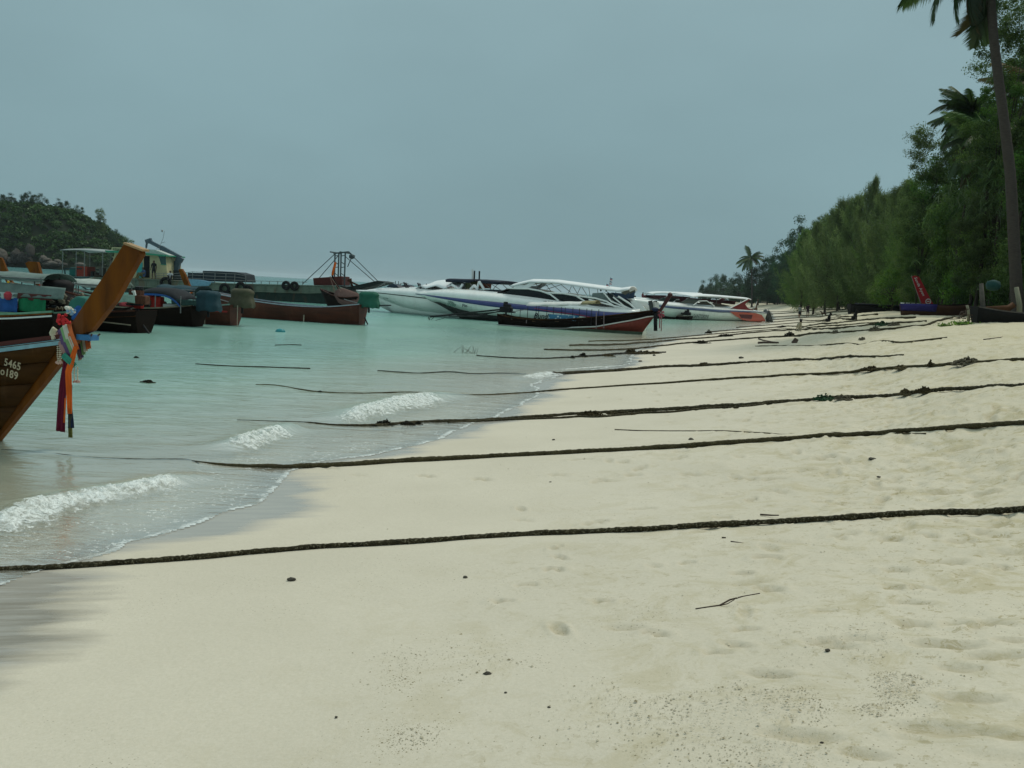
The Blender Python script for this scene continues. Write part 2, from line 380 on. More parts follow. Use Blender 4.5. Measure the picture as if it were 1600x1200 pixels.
mxs = t.n('ShaderNodeMixShader'); t.l(op, mxs.inputs[0]); t.l(tp.outputs[0], mxs.inputs[1]); t.l(df.outputs[0], mxs.inputs[2])
# ripples: fine near by, longer far away
r1 = t.noise(8.0, 5, .6, t.coord('Object', (.5, 1.2, 1)), .3); r2 = t.noise(2.4, 4, .55, t.coord('Object', (.45, 1.2, 1)), .4)
hgt = t.math('ADD', t.math('MULTIPLY', r1, .4), t.math('MULTIPLY', r2, 1.0))
calm = t.rng(t.noise(.11, 3, .5, t.coord('Object', (.5, 1, 1))), .42, .6, .35, 1)
hgt = t.math('MULTIPLY', hgt, calm)
bp = t.bump(hgt, .5, .11)
gl = t.n('ShaderNodeBsdfGlossy'); gl.inputs['Roughness'].default_value = .07; t.l(bp, gl.inputs['Normal'])
fr = t.n('ShaderNodeFresnel'); fr.inputs['IOR'].default_value = 1.33; t.l(bp, fr.inputs['Normal'])
m2 = t.n('ShaderNodeMixShader'); t.l(t.math('MINIMUM', t.math('MULTIPLY', fr.outputs[0], .66), .55), m2.inputs[0]); t.l(mxs.outputs[0], m2.inputs[1]); t.l(gl.outputs[0], m2.inputs[2])
# swash foam: thin white line at the edge and flecks behind it
fn = t.noise(26, 5, .7, ob, .5); fn2 = t.noise(3.0, 3, .6, ob)
line = t.math('MULTIPLY', t.rng(ed, -.06, -.02), t.rng(fn2, .40, .5))
line = t.math('MULTIPLY', line, t.rng(fn, .38, .55))
fleck = t.math('MULTIPLY', t.math('MULTIPLY', t.rng(ed, -1.9, -.5), t.rng(fn, .56, .66)), t.rng(fn2, .40, .56))
fm = t.math('MAXIMUM', t.math('MULTIPLY', line, .7), t.math('MULTIPLY', fleck, .8))
fm = t.math('MULTIPLY', fm, t.rng(ds, 60, 30))
wh = t.n('ShaderNodeBsdfDiffuse'); wh.inputs[0].default_value = (.72, .76, .74, 1)
m3 = t.n('ShaderNodeMixShader'); t.l(fm, m3.inputs[0]); t.l(m2.outputs[0], m3.inputs[1]); t.l(wh.outputs[0], m3.inputs[2])
t.l(m3.outputs[0], t.out.inputs[0])
sea = link('sea_water', me, None, t.m); tag(sea, kind='structure')
# ---- foam of the breaking wavelets (real lumpy strips)
tf = NT('foam'); fd = tf.n('ShaderNodeBsdfDiffuse'); fd.inputs[0].default_value = (.74, .78, .76, 1)
ft = tf.n('ShaderNodeBsdfTransparent'); fx = tf.n('ShaderNodeMixShader')
cv = tf.attr('cover').outputs['Fac']; fnn = tf.noise(13, 6, .75, tf.coord('Object'), .6)
mk = tf.math('MULTIPLY', tf.rng(tf.math('ADD', cv, tf.rng(fnn, .3, .7, -.8, .35)), .32, .85), tf.rng(tf.noise(45, 4, .8, tf.coord('Object')), .3, .6, .35, .95))
tf.l(mk, fx.inputs[0]); tf.l(ft.outputs[0], fx.inputs[1]); tf.l(fd.outputs[0], fx.inputs[2]); tf.l(fx.outputs[0], tf.out.inputs[0])
def foam(k, pts, w_land, w_sea, bumpy, dens=60):
    Pn = np.array([[P(*q).x, P(*q).y] for q in pts]); L = np.hypot(*np.diff(Pn, axis=0).T); cl = np.concatenate([[0], np.cumsum(L)])
    ns = int(cl[-1]*dens); nw = 22; s_ = np.linspace(0, cl[-1], ns)
    cx = np.interp(s_, cl, Pn[:, 0]); cy = np.interp(s_, cl, Pn[:, 1]); tx = np.gradient(cx); ty = np.gradient(cy); q = np.hypot(tx, ty); nx, ny = -ty/q, tx/q
    wv = np.linspace(-1, 1, nw)
    off = np.where(wv < 0, wv*w_land, wv*w_sea)[None]*(.55+.9*vnoise(s_*1.5, s_*0+k, 40+k)[:, None])
    X = cx[:, None]+nx[:, None]*off; Y = cy[:, None]+ny[:, None]*off
    env = np.clip(np.minimum(s_, cl[-1]-s_)/(.12*cl[-1]), 0, 1)[:, None]
    Z = np.zeros_like(X)
    for Pn2, h, wd in BR:
        sd_, tt = seg_dist(Pn2, X, Y); ev = np.clip(np.minimum(tt, 1-tt)*5, 0, 1)
        Z += h*ev*np.where(sd_ > 0, np.exp(-(sd_/(wd*1.3))**2), np.exp(-(sd_/(wd*.55))**2))
    prof = np.clip(1-np.abs(wv)**2.2, 0, 1)[None]
    Z = np.maximum(Z, terr(X, Y))+.014+prof*env*bumpy*.7*(vnoise(X*16, Y*16, 50)*.55+vnoise(X*38, Y*38, 51)*.45)
    X = X+(vnoise(X*30, Y*30, 52)-.5)*.04; Y = Y+(vnoise(X*30, Y*30, 53)-.5)*.04
    idx = np.arange(ns*nw).reshape(ns, nw); fq_ = np.stack([idx[:-1, :-1], idx[:-1, 1:], idx[1:, 1:], idx[1:, :-1]], -1).reshape(-1, 4)
    me = np_mesh('wave_foam', np.stack([X, Y, Z], -1).reshape(-1, 3), fq_, False); fattr(me, 'cover', (prof*env*.95).ravel())
    return tag(link('wave_foam', me, None, tf.m), kind='stuff')
FO = [foam(0, [(-60, 838), (0, 827), (60, 803), (110, 791), (160, 782), (210, 773), (255, 763), (296, 754)], .30, .13, .075),
      foam(1, [(362, 706), (385, 697), (415, 688), (447, 679)], .30, .16, .08),
      foam(2, [(524, 665), (560, 654), (600, 643), (640, 634), (690, 625)], .52, .30, .09, 40),
      foam(3, [(820, 594), (845, 588), (872, 584)], .4, .25, .03, 30),
      foam(4, [(870, 579), (920, 575), (978, 572)], .16, .1, .015, 25)]
for o, l_ in zip(FO, ['long white breaker foam beside the nearest boat bow', 'short white foam curl above the second rope', 'broad white breaker foam beside the seaweed knots on the third rope',
                      'small white foam patch at the end of the fifth rope', 'thin white foam streak on the wet sand below the farther ropes']): tag(o, l_, 'foam')
# ================================================================== BOATS
WOODRED = mat('red_brown_hull', (.085, .022, .010), .6, .4, 3, .25, stretch=(.3, 1, 2), col2=(.040, .013, .007), stain=.3)
WOODDK = mat('dark_hull', (.010, .006, .004), .8, .4, 3, .25, stretch=(.3, 1, 2), spec=.08)
WOODBR = mat('varnished_plank', (.062, .026, .004), .65, .5, 2.2, .3, col2=(.026, .011, .003), stretch=(.35, 1, 3), stain=.5, spec=.12)
WOODOR = mat('orange_varnish', (.160, .052, .003), .65, .35, 2.6, .15, col2=(.065, .020, .003), stretch=(2, 2, .5), stain=.85, coat=0, spec=.12)
WOODGR = mat('grey_wood', (.19, .165, .12), .8, .4, 5, .4)
DECKW = mat('deck_board', (.14, .085, .05), .7, .4, 4, .3, stretch=(.4, 2, 1))
PBLUE = mat('light_blue_paint', (.23, .43, .50), .5, .3, 6, .2, stain=.25)
PWHITE = mat('white_paint', (.62, .64, .60), .45, .15, 5, .1, stain=.12)
PGREEN = mat('green_paint', (.16, .33, .22), .5, .3, 6, .2)
PNAVY = mat('navy_paint', (.022, .030, .085), .4, .3, 5)
STEEL = mat('steel_pole', (.22, .23, .22), .4, .3, 8, .1, metal=.6)
BLACKM = mat('black_iron', (.012, .012, .013), .5, .4, 9, .2)
RUSTM = mat('rusty_iron', (.11, .045, .025), .8, .5, 7, .4)
def cloth(name, c, rough=.8): return mat('cloth_'+name, c, rough, .3, 5, .25)
class Frame:
    """a boat's own axes: origin at water level, x forward, y to port, z up"""
    def __init__(s, O, ang): s.O = Vector((O[0], O[1], 0)); s.a = ang; s.fx = Vector((math.cos(ang), math.sin(ang), 0)); s.fy = Vector((-math.sin(ang), math.cos(ang), 0)); s.z0 = O[2] if len(O) > 2 else 0
    def S(s, px, py, off=0.):
        d = Vector(ray(px, py)); o = Vector((0, 0, H)); q = s.O+s.fy*off
        t = (q-o).dot(s.fy)/d.dot(s.fy); p = o+d*t-s.O
        return (p.dot(s.fx), p.z-s.z0)
    def side(s):                      # +1 when the camera looks at the port side
        return 1 if (-s.O).dot(s.fy) > 0 else -1
    def W(s, x, y, z): return s.O+s.fx*x+s.fy*y+Vector((0, 0, z+s.z0))
def frame_px(stern, bow, z=0):
    a = P(stern[0], stern[1], z); b = P(bow[0], bow[1], z); d = b-a
    f = Frame((a.x, a.y, z), math.atan2(d.y, d.x)); f.L = d.length; return f
def lerp(a, b, t): return a+(b-a)*t
def interp(xs_, ys_, x): return float(np.interp(x, xs_, ys_))
def hull_sections(L, B, zs, zm, zb, n=16, bowx=None, m=7, rake=.9):
    """longtail hull: list of half sections from keel to gunwale, stern (x=0) to bow"""
    secs = []
    for i in range(n+1):
        s = i/n
        w_ = B/2*(1-abs((s-.42)/.60)**2.6 if s > .42 else 1-.30*((.42-s)/.42)**2); w_ = max(w_, .035)
        top = zm+(zs-zm)*max(0, (.35-s)/.35)**2+(zb-zm)*max(0, (s-.35)/.65)**2.3
        bot = -.28+.28*max(0, (s-.9)/.1)*0
        row = []
        for k in range(m+1):
            t = k/m; z = lerp(bot, top, t)
            y = w_*(.30+.70*min(1, t*1.25)**.75) if s < .97 else .035
            y = y*(1-.0*t)
            x = s*L+rake*(z)*max(0, (s-.55)/.45)**1.5*1.0
            if s < .02: x = -.10*z
            row.append((x, y if k > 0 else y*.3, z))
        secs.append(row)
    return secs
def gun(secs, s):
    """gunwale point (x, y, z) at station fraction s"""
    f = s*(len(secs)-1); i = min(int(f), len(secs)-2); u = f-i; a, b = secs[i][-1], secs[i+1][-1]
    return tuple(lerp(a[j], b[j], u) for j in range(3))
def build_hull(root, secs, mt, rails, upper=None, usplit=None):
    mm = len(secs[0])-1
    for sd in (1, -1):
        b_ = MB(); b_.grid([[(x, y*sd, z) for x, y, z in r_] for r_ in secs])
        b_.build('hull_side', mt, root, smooth=True, solid=.035)
    tr_ = secs[0]; b_ = MB(); b_.add([(x, y, z) for x, y, z in tr_]+[(x, -y, z) for x, y, z in reversed(tr_)], [tuple(range(2*len(tr_)))]); b_.build('transom', mt, root, solid=.03)
    if upper:
        for sd in (1, -1):
            b_ = MB(); rows = []
            for r_ in secs:
                rows.append([(x, (y+.012)*sd, z) for x, y, z in r_[usplit:]])
            b_.grid(rows); b_.build('topside_band', upper, root, smooth=True, solid=.03)
    for j, (rm, dz, wd, hh) in enumerate(rails):
        for sd in (1, -1):
            pts = [gun(secs, i/24) for i in range(25)]
            b_ = MB(); rows = []
            for x, y, z in pts:
                y0 = (y+wd*.5)*sd; y1 = (y-wd*.5)*sd; z0 = z+dz-hh/2; z1 = z+dz+hh/2
                rows.append([(x, y0, z0), (x, y0, z1), (x, y1, z1), (x, y1, z0)])
            b_.grid(rows, close=True); b_.build('gunwale', rm, root)
    # floor and thwarts
    L = secs[-1][0][0]
    b_ = MB(); rows = []
    for r_ in secs[1:-2]:
        q = r_[3]; rows.append([(q[0], q[1]*.93, max(.12, q[2])), (q[0], -q[1]*.93, max(.12, q[2]))])
    b_.grid(rows); b_.build('floor', DECKW, root)
    for s in (.14, .3, .46, .62, .76):
        x, y, z = gun(secs, s); MB().box((x, 0, z-.12), (.22, 2*y-.03, .035)).build('thwart', DECKW, root)
    for s in (.90,):
        pts = [gun(secs, .84+.155*i/6) for i in range(7)]
        MB().grid([[(x, y*.96, z-.02), (x, 0, z+.015), (x, -y*.96, z-.02)] for x, y, z in pts]).build('foredeck', mt, root, solid=.03)
def engine(root, x, z, cover=None, shaft=None, red=False):
    """car engine on a stern pivot with the long propeller shaft"""
    e_ = MB(); e_.box((x, 0, z+.42), (.55, .34, .30)); e_.box((x+.05, 0, z+.64), (.42, .22, .16)); e_.box((x-.30, 0, z+.42), (.12, .26, .26))
    e_.lathe((x+.32, 0, z+.42), [(.15, -.04), (.16, 0), (.15, .04)], 12, Matrix.Rotation(R(90), 3, 'Y'))
    e_.build('engine', RUSTM if red else BLACKM, root, bevel=.02)
    MB().lathe((x-.05, .0, z+.78), [(.04, -.08), (.13, -.05), (.13, .05), (.04, .07)], 12).build('air_filter', BLACKM, root)
    p_ = MB(); p_.tube([(x, 0, z-.05), (x, 0, z+.3)], .05, 8); p_.bar((x-.3, .17, z+.27), (x+.5, .17, z+.27), .05, .05); p_.bar((x-.3, -.17, z+.27), (x+.5, -.17, z+.27), .05, .05); p_.build('pivot_frame', BLACKM, root)
    MB().tube([(x+.4, 0, z+.32), (x+1.25, 0, z+.50)], .022, 6).build('tiller', STEEL, root)
    if shaft:
        ex, ez = shaft
        s_ = MB(); s_.tube([(x-.3, 0, z+.40), (ex, 0, ez)], .055, 6); s_.tube([(x-.2, 0, z+.30), (lerp(x, ex, .55), 0, lerp(z+.3, ez, .6)-.03)], .035, 6); s_.build('propeller_shaft', BLACKM, root)
        b_ = MB(); b_.tube([(ex+.25, 0, ez), (ex-.08, 0, ez-.32)], .018, 5); b_.tube([(ex-.08, 0, ez-.32), (ex+.9, 0, ez-.02)], .015, 5); b_.tube([(ex-.1, 0, ez), (ex+.1, 0, ez-.50)], [.03, .018], 5); b_.build('skeg', BLACKM, root)
        b_ = MB()
        for k in range(3):
            a = k*2.094+.5
            b_.add([(ex-.06, .02*math.cos(a), ez-.18+.02*math.sin(a)), (ex-.10, .14*math.cos(a-.35), ez-.18+.14*math.sin(a-.35)), (ex-.03, .16*math.cos(a+.3), ez-.18+.16*math.sin(a+.3))], [(0, 1, 2)])
        b_.build('propeller', STEEL, root, solid=.012)
    if cover:
        rr = random.Random(int(abs(x*100+z*10))); rows = []
        for i in range(13):
            ph = i/12; zz = z+.90-.62*max(0, (ph-.2)/.8)-.10*ph+.0*ph; rr_ = (.37+.06*ph)*min(1, ph/.3)**.7+.03*math.sin(ph*9)*(ph > .3); row = []
            for k in range(18):
                a = 2*math.pi*k/18; f_ = 1+.10*math.sin(3*a+1.2)+.07*math.sin(7*a+ph*4)+.05*rr.random()
                q4 = (abs(math.cos(a))**2.7+abs(math.sin(a))**2.7)**-.37; row.append((x+math.cos(a)*q4*rr_*1.15*f_, math.sin(a)*q4*rr_*.75*f_, zz+.04*rr.random()-(.05 if k % 3 == 0 and i == 12 else 0)))
            rows.append(row)
        b_ = MB(); b_.grid(rows, close=True); b_.add(rows[0], [tuple(range(18))]); b_.build('engine_cover', cover, root, smooth=True)
def prow_board(root, poly, th, mt, name='prow_board'):
    b_ = MB(); b_.prism(poly, -th/2, th/2); return b_.build(name, mt, root, bevel=.012)
def ribbon(root, pts, wd, mt, name='ribbon', wave=.02, seed=1, thick=.004):
    """hanging or wrapped strip of cloth with folds: pts are (x, y, z), wide along the mean side vector"""
    rr = random.Random(seed); rows = []; pts = [Vector(p) for p in pts]; n = len(pts)
    fine = []
    for i in range(n-1):
        for k in range(5): fine.append(pts[i].lerp(pts[i+1], k/5))
    fine.append(pts[-1]); m_ = len(fine)
    for i, p in enumerate(fine):
        t = (fine[min(i+1, m_-1)]-fine[max(i-1, 0)]).normalized(); sdv = t.cross(Vector((0, 1, 0))).normalized()
        ww = wd(i/(m_-1)) if callable(wd) else wd; row = []
        for k in range(9):
            u = k/8-.5; row.append(p+sdv*u*ww+Vector((0, wave*math.sin(k*1.9+seed)*(.4+.6*i/m_)+wave*.4*math.sin(i*.6+seed), 0)))
        rows.append(row)
    b_ = MB(); b_.grid(rows); return b_.build(name, mt, root, smooth=True, solid=thick)
def ribbons_on(root, x, z, side, cols, drop=.9, seed=0, w_=.09):
    for i, cn in enumerate(cols):
        y = side*(.08+.02*i); xx = x+.05*i-.03
        ribbon(root, [(xx, y, z), (xx+.02, y+side*.03, z-drop*.4), (xx-.01, y+side*.02, z-drop*(.8+.2*((i*7+seed) % 3)/2))], w_, cloth(*cn), seed=i+seed)
def garland(root, x, z, sx, sz, mt, r=.06, nme='garland'):
    b_ = MB(); rr = random.Random(3)
    for k in range(9):
        u = k/8; c_ = Vector((x+sx*u, rr.uniform(-.05, .05), z+sz*u)); q = r*rr.uniform(.7, 1.1)
        b_.lathe(c_, [(q*.2, -q), (q*.8, -q*.6), (q, 0), (q*.8, q*.6), (q*.2, q)], 7)
    return b_.build(nme, mt, root, smooth=True)
def canopy(root, x0, x1, w_, z, mt, post_z, npost=4, arch=.12, side=None, edge=None, seed=0, posts=STEEL, tails=True):
    """tarpaulin roof on poles, sagging between the frames"""
    rr = random.Random(seed); nx = 14; rows = []
    for i in range(nx+1):
        u = i/nx; x = lerp(x0, x1, u); row = []
        sag = -.05*abs(math.sin(u*math.pi*(npost-1)))
        for k in range(9):
            v = k/8*2-1; row.append((x, v*w_/2, z+arch*(1-v*v)+sag+rr.uniform(-.012, .012)-(.10*abs(v)**6)))
        rows.append(row)
    MB().grid(rows).build('canopy_roof', mt, root, smooth=True, solid=.012)
    for i in range(npost):
        x = lerp(x0, x1, (i+.06)/(npost-.88))
        for sd in (1, -1):
            MB().tube([(x, sd*w_/2*.93, post_z), (x, sd*w_/2*.93, z-.02)], .02, 6).build('canopy_post', posts, root)
    for sd in (1, -1):
        MB().tube([(x0, sd*w_/2*.95, z-.06), (x1, sd*w_/2*.95, z-.06)], .018, 5).build('canopy_rail', posts, root)
def text_mesh(body, size, mt, parent, loc, rot, name='lettering', extrude=.002, shear=0, spacing=1.0, align='CENTER', sx=1.0):
    cu = bpy.data.curves.new('lettering', 'FONT'); cu.body = body; cu.size = size; cu.extrude = extrude; cu.shear = shear; cu.space_character = spacing; cu.align_x = align; cu.offset = size*.012
    tmp = bpy.data.objects.new('tmp_text', cu); C.objects.link(tmp); bpy.context.view_layer.update()
    me = bpy.data.meshes.new_from_object(tmp.evaluated_get(bpy.context.evaluated_depsgraph_get())); bpy.data.objects.remove(tmp)
    o = link(name, me, parent, mt); o.location = loc; o.rotation_euler = rot; o.scale = (sx, 1, 1); return o
def side_rot(fr, yaw=0., roll=0.):
    """stand a text up on the side of the boat that faces the camera, reading left to right in view"""
    if fr.side() > 0: return (R(90), roll, R(180)+yaw)
    return (R(90), -roll, yaw)
HULLN = 'long_tail_boat'
def longtail(fr, L, B, zs, zm, zb, mt, rails, label, group='longtail boats', rake=.9, upper=None, usplit=None, loc=True):
    root = empty(HULLN, fr.W(0, 0, 0), fr.a, label, 'longtail boat', group)
    secs = hull_sections(L, B, zs, zm, zb, rake=rake)
    build_hull(root, secs, mt, rails, upper, usplit)
    root['_s'] = 0; del root['_s']
    return root, secs
# ------------------------------------------------------------------ nearest boat: only its bow reaches into the picture
HEAD = math.atan2(-.24, .97)                      # towards the beach
W0 = P(0, 690)
nb = Frame((W0.x, W0.y, 0), HEAD)
S = nb.S
root = empty(HULLN, nb.W(0, 0, 0), nb.a, 'nearest brown longtail boat with tall orange-brown prow tied with coloured ribbons', 'longtail boat', 'longtail boats')
fs_ = -1 if nb.side() < 0 else 1
stem_t = S(112, 528); stem_b = S(0, 690)
jx, jz = S(146, 528)
tipL, tipR = S(200, 381), S(227, 391)
# stem post and board in one raked plank (back edge, front edge)
bx, bz = S(64, 640); 
post = [S(-60, 770), S(0, 688), S(60, 614), S(105, 558), S(130, 524), S(146, 517), S(183, 470), S(224, 397), S(222, 390), S(202, 380), S(196, 384), S(166, 432), S(130, 484), S(118, 502), S(94, 520), S(40, 590), S(-40, 700)]
pb = MB(); pb.prism(post, -.055, .055); pbo = pb.build('prow_board', WOODOR, root, bevel=.012)
prow_cap = MB(); prow_cap.prism([S(199, 379), S(228, 390), S(227, 393), S(198, 382)], -.065, .065); prow_cap.build('prow_cap', mat('pale_cap', (.40, .26, .13), .6), root)
# strakes of the hull
def nb_sec(x_gun, frac):
    return None
gl_px = [(112, 529), (60, 538), (0, 549), (-120, 566), (-320, 588), (-600, 606)]
gl_ = [S(*q) for q in gl_px]
xsg = [q[0] for q in gl_][::-1]; zsg = [q[1] for q in gl_][::-1]
xb_ = gl_[0][0]; Lh = 8.6
def stem_x(z): return interp([-.5, 0, stem_t[1]], [stem_b[0]-.55, stem_b[0]-.06, xb_-.02], z)
NSt = 22; NK = 6
strk = [[] for _ in range(NK)]
for i in range(NSt+1):
    s = (i/NSt)**.7
    row = []
    for k in range(NK+1):
        t = k/NK
        gx = xb_-(1-s)*Lh; zt = interp(xsg, zsg, gx) if gx > xsg[0] else zsg[0]
        z = lerp(-.35, zt, t)
        x = lerp(stem_x(z)-Lh, stem_x(z), s)
        hw = .85*(1-s**3.2)*(.45+.55*min(1, t*1.2)**.8)+.045
        row.append((x, hw, z))
    for k in range(NK): strk[k].append((row[k], row[k+1]))
for sd in (1, -1):
    for k in range(NK):
        b_ = MB(); lap = .012
        rows = [[(a[0], (a[1]+lap*(k % 2)+.004*k)*sd, a[2]+.003), (b2_[0], (b2_[1]+lap*(k % 2)+.004*k)*sd, b2_[2]-.004)] for a, b2_ in strk[k]]
        b_.grid(rows); b_.build('hull_plank', WOODBR, root, smooth=True, solid=.03)
def nb_rail(dz, h_, wd, mt, nme='gunwale', ext=0, out=0):
    for sd in (1, -1):
        rows = []
        for a, b2_ in strk[NK-1]:
            x, y, z = b2_; y += .02+out
            rows.append([(x+ext*.0, (y+wd/2)*sd, z+dz-h_/2), (x, (y+wd/2)*sd, z+dz+h_/2), (x, (y-wd/2)*sd, z+dz+h_/2), (x, (y-wd/2)*sd, z+dz-h_/2)])
        MB().grid(rows, close=True).build(nme, mt, root)
nb_rail(-.03, .058, .05, PBLUE); nb_rail(.03, .045, .07, mat('dark_red_rail', (.085, .022, .018), .5), 'rail_cap', out=-.03)
MB().grid([[(a[1][0], a[1][1]*.98, a[1][2]+.01), (a[1][0], 0, a[1][2]+.05), (a[1][0], -a[1][1]*.98, a[1][2]+.01)] for a in strk[NK-1][10:]]).build('foredeck', WOODDK, root, solid=.02)
tipx, tipz = S(137, 527)
MB().box((tipx, 0, tipz), (.17, .15, .06)).build('rail_tip', mat('mid_blue_paint', (.05, .20, .42), .5, .3), root)
cr = S(143, 525); MB().tube([S(150, 522)[:1]+(.07,)+S(150, 522)[1:], S(138, 534)[:1]+(.0,)+S(138, 534)[1:], S(150, 522)[:1]+(-.07,)+S(150, 522)[1:]], .009, 6).build('lashing', RUSTM, root)
# registration lettering (on the side that faces the camera)
off = fs_*.20
for body, q, sz in (('5465', (23, 570), .115), ('no189', (16, 583), .118)):
    lx, lz = S(q[0], q[1], off); 
    gxf = (xb_-lx)/Lh; hw = .85*(1-(1-gxf)**3.2)*.92+.09
    text_mesh(body, sz, mat('cream_lettering', (.42, .36, .24), .6), root, (lx, fs_*hw, lz-.03), side_rot(nb, -.16*fs_*-1 if fs_ < 0 else -.16, R(-9)), 'registration_number', spacing=1.12)
# ribbons wrapped round the prow
def V3(q, y): return (q[0], y, q[1])
yy = fs_*.085
for i, (a, b2_, c, w_) in enumerate([((112, 504), (129, 546), ('orange', (.62, .16, .05)), .07), ((106, 507), (125, 550), ('pale', (.60, .60, .50)), .06), ((102, 511), (122, 555), ('light_green', (.22, .42, .18)), .05),
                                      ((97, 515), (119, 560), ('purple', (.14, .09, .20)), .055), ((92, 521), (117, 563), ('dusty_pink', (.42, .27, .24)), .045)]):
    mid = ((a[0]+b2_[0])/2+3, (a[1]+b2_[1])/2-2)
    ribbon(root, [V3(S(*a), yy*.6), V3(S(*mid), yy*1.5), V3(S(*b2_), yy*1.1)], w_, cloth(*c[0:1], c[1]) if False else cloth(c[0], c[1]), 'wrapped_ribbon', .006, i+3, .006)
    ribbon(root, [V3(S(*a), -yy*.6), V3(S(*mid), -yy*1.5), V3(S(*b2_), -yy*1.1)], w_, cloth(c[0], c[1]), 'wrapped_ribbon', .006, i+13, .006)
ribbon(root, [V3(S(112, 554), yy*1.6), V3(S(121, 561), yy*1.7), V3(S(128, 571), yy*1.5)], .05, cloth('sea_green', (.04, .27, .19)), 'ribbon_knot', .012, 2, .03)
ribbon(root, [V3(S(94, 530), yy*1.0), V3(S(91, 520), yy*1.2), V3(S(95, 513), yy*1.0)], .04, cloth('cream', (.62, .58, .42)), 'ribbon_knot', .015, 5, .03)
ribbon(root, [V3(S(116, 553), yy*1.5), V3(S(112, 600), yy*1.6), V3(S(106, 672), yy*1.5)], lambda u: .07+.055*u, cloth('maroon', (.13, .008, .028)), 'ribbon', .018, 1, .006)
ribbon(root, [V3(S(129, 540), yy*1.3), V3(S(123, 580), yy*1.9), V3(S(125, 644), yy*2)], lambda u: .05+.035*math.sin(u*3), cloth('vivid_orange', (.72, .13, .012)), 'ribbon', .012, 2, .006)
ribbon(root, [V3(S(121, 600), yy*1.2), V3(S(120, 640), yy*1.2), V3(S(121, 667), yy*1.2)], lambda u: .03+.05*u, cloth('navy', (.012, .022, .055)), 'ribbon', .012, 3, .006)
ribbon(root, [V3(S(119, 640), yy*1.1), V3(S(119, 682), yy*1.1)], .045, cloth('olive_gold', (.12, .12, .03)), 'ribbon', .01, 4, .006)
ribbon(root, [V3(S(117, 620), yy*1.8), V3(S(115, 658), yy*1.8)], .018, cloth('vivid_orange', (.72, .13, .012)), 'ribbon', .004, 6, .006)
def flowers(q, mt, n, r, seed, nme='flower_bunch'):
    rr = random.Random(seed); b_ = MB()
    for k in range(n):
        u = rr.random(); v = rr.random(); c_ = Vector(V3(S(q[0]+(u-.5)*q[2], q[1]+(v-.5)*q[3]), yy*(1+rr.random())))
        b_.lathe(c_, [(r*.2, -r*.8), (r, -r*.3), (r*.9, r*.3), (r*.2, r*.8)], 6, Matrix.Rotation(rr.random()*3, 3, 'X'))
    b_.build(nme, mt, root)
flowers((112, 499, 11, 14), cloth('red_flower', (.55, .03, .035)), 26, .020, 1); flowers((120, 484, 10, 8), cloth('white_flower', (.72, .72, .62)), 22, .019, 2)
flowers((124, 488, 7, 7), cloth('blue_flower', (.22, .38, .55)), 8, .018, 3)
for cx, y0, y1, seed in ((101, 541, 566, 4), (103.5, 541, 566, 5), (106, 541, 565, 9), (127, 573, 594, 6), (132, 573, 594, 7)):
    b_ = MB(); rr = random.Random(seed)
    for k in range(9):
        c_ = Vector(V3(S(cx+rr.uniform(-.4, .4), lerp(y0, y1, k/8)), yy*1.3)); b_.lathe(c_, [(.003, -.009), (.010, 0), (.003, .009)], 6)
    b_.build('shell_garland', cloth('shell', (.62, .56, .42)), root)
for cx, cy in ((103, 566), (130, 595)):
    b_ = MB(); rr = random.Random(cx)
    for k in range(10): b_.lathe(Vector(V3(S(cx+rr.uniform(-5, 5), cy+rr.uniform(-1.5, 1.5)), yy*1.3)), [(.003, -.012), (.013, 0), (.003, .012)], 6)
    b_.build('tassel', cloth('pink_tassel', (.62, .40, .34)), root)
# ------------------------------------------------------------------ the moored cluster on the left, sterns to the beach
def gaxis(stern_px, L, extra=0.):
    a = P(*stern_px); h = HEAD+math.pi+extra; return Frame((a.x, a.y, 0), h)
TARPGR = cloth('grey_green_tarp', (.15, .21, .19)); TARPLB = cloth('light_blue_tarp', (.16, .32, .42)); TARPDB = cloth('dark_blue_tarp', (.018, .052, .066)); TARPBK = cloth('black_tarp', (.012, .016, .02))
TARPOL = cloth('olive_tarp', (.075, .075, .045)); TARPG = cloth('green_tarp', (.02, .115, .075)); TARPBR = cloth('brown_tarp', (.11, .065, .055)); TARPTL = cloth('teal_tarp', (.03, .14, .115))
BL = cloth('blue_panel', (.02, .09, .30)); GRN = cloth('green_panel', (.01, .16, .07))
def crate(name, label, cat, fr, x, y, z, d, mt, group=None):
    b_ = MB(); w_, l_, h_ = d; t_ = .03
    b_.box((0, 0, t_/2), (w_, l_, t_))
    for sx_ in (1, -1): b_.box((sx_*(w_/2-t_/2), 0, h_/2+t_/2), (t_, l_, h_-t_))
    for sy_ in (1, -1): b_.box((0, sy_*(l_/2-t_/2), h_/2+t_/2), (w_-2*t_-.004, t_, h_-t_-.004))
    o = b_.build(name, mt, None, bevel=.006); o.location = fr.W(x, y, z); o.rotation_euler = (0, 0, fr.a); tag(o, label, cat, group); return o
def jerrycan(label, fr, x, y, z, mt, s=1.0, group='fuel cans on the boats'):
    r_ = empty('fuel_can', fr.W(x, y, z), fr.a, label, 'fuel can', group)
    b_ = MB(); b_.box((0, 0, .21*s), (.28*s, .18*s, .42*s)); b_.build('can_body', mt, r_, bevel=.03)
    b_ = MB(); b_.tube([(-.08*s, 0, .42*s), (-.06*s, 0, .50*s), (.06*s, 0, .50*s), (.08*s, 0, .42*s)], .018*s, 6); b_.build('handle', mt, r_)
    b_ = MB(); b_.tube([(.11*s, 0, .41*s), (.13*s, 0, .48*s)], .03*s, 8); b_.build('cap', BLACKM, r_); return r_
Fa = {}
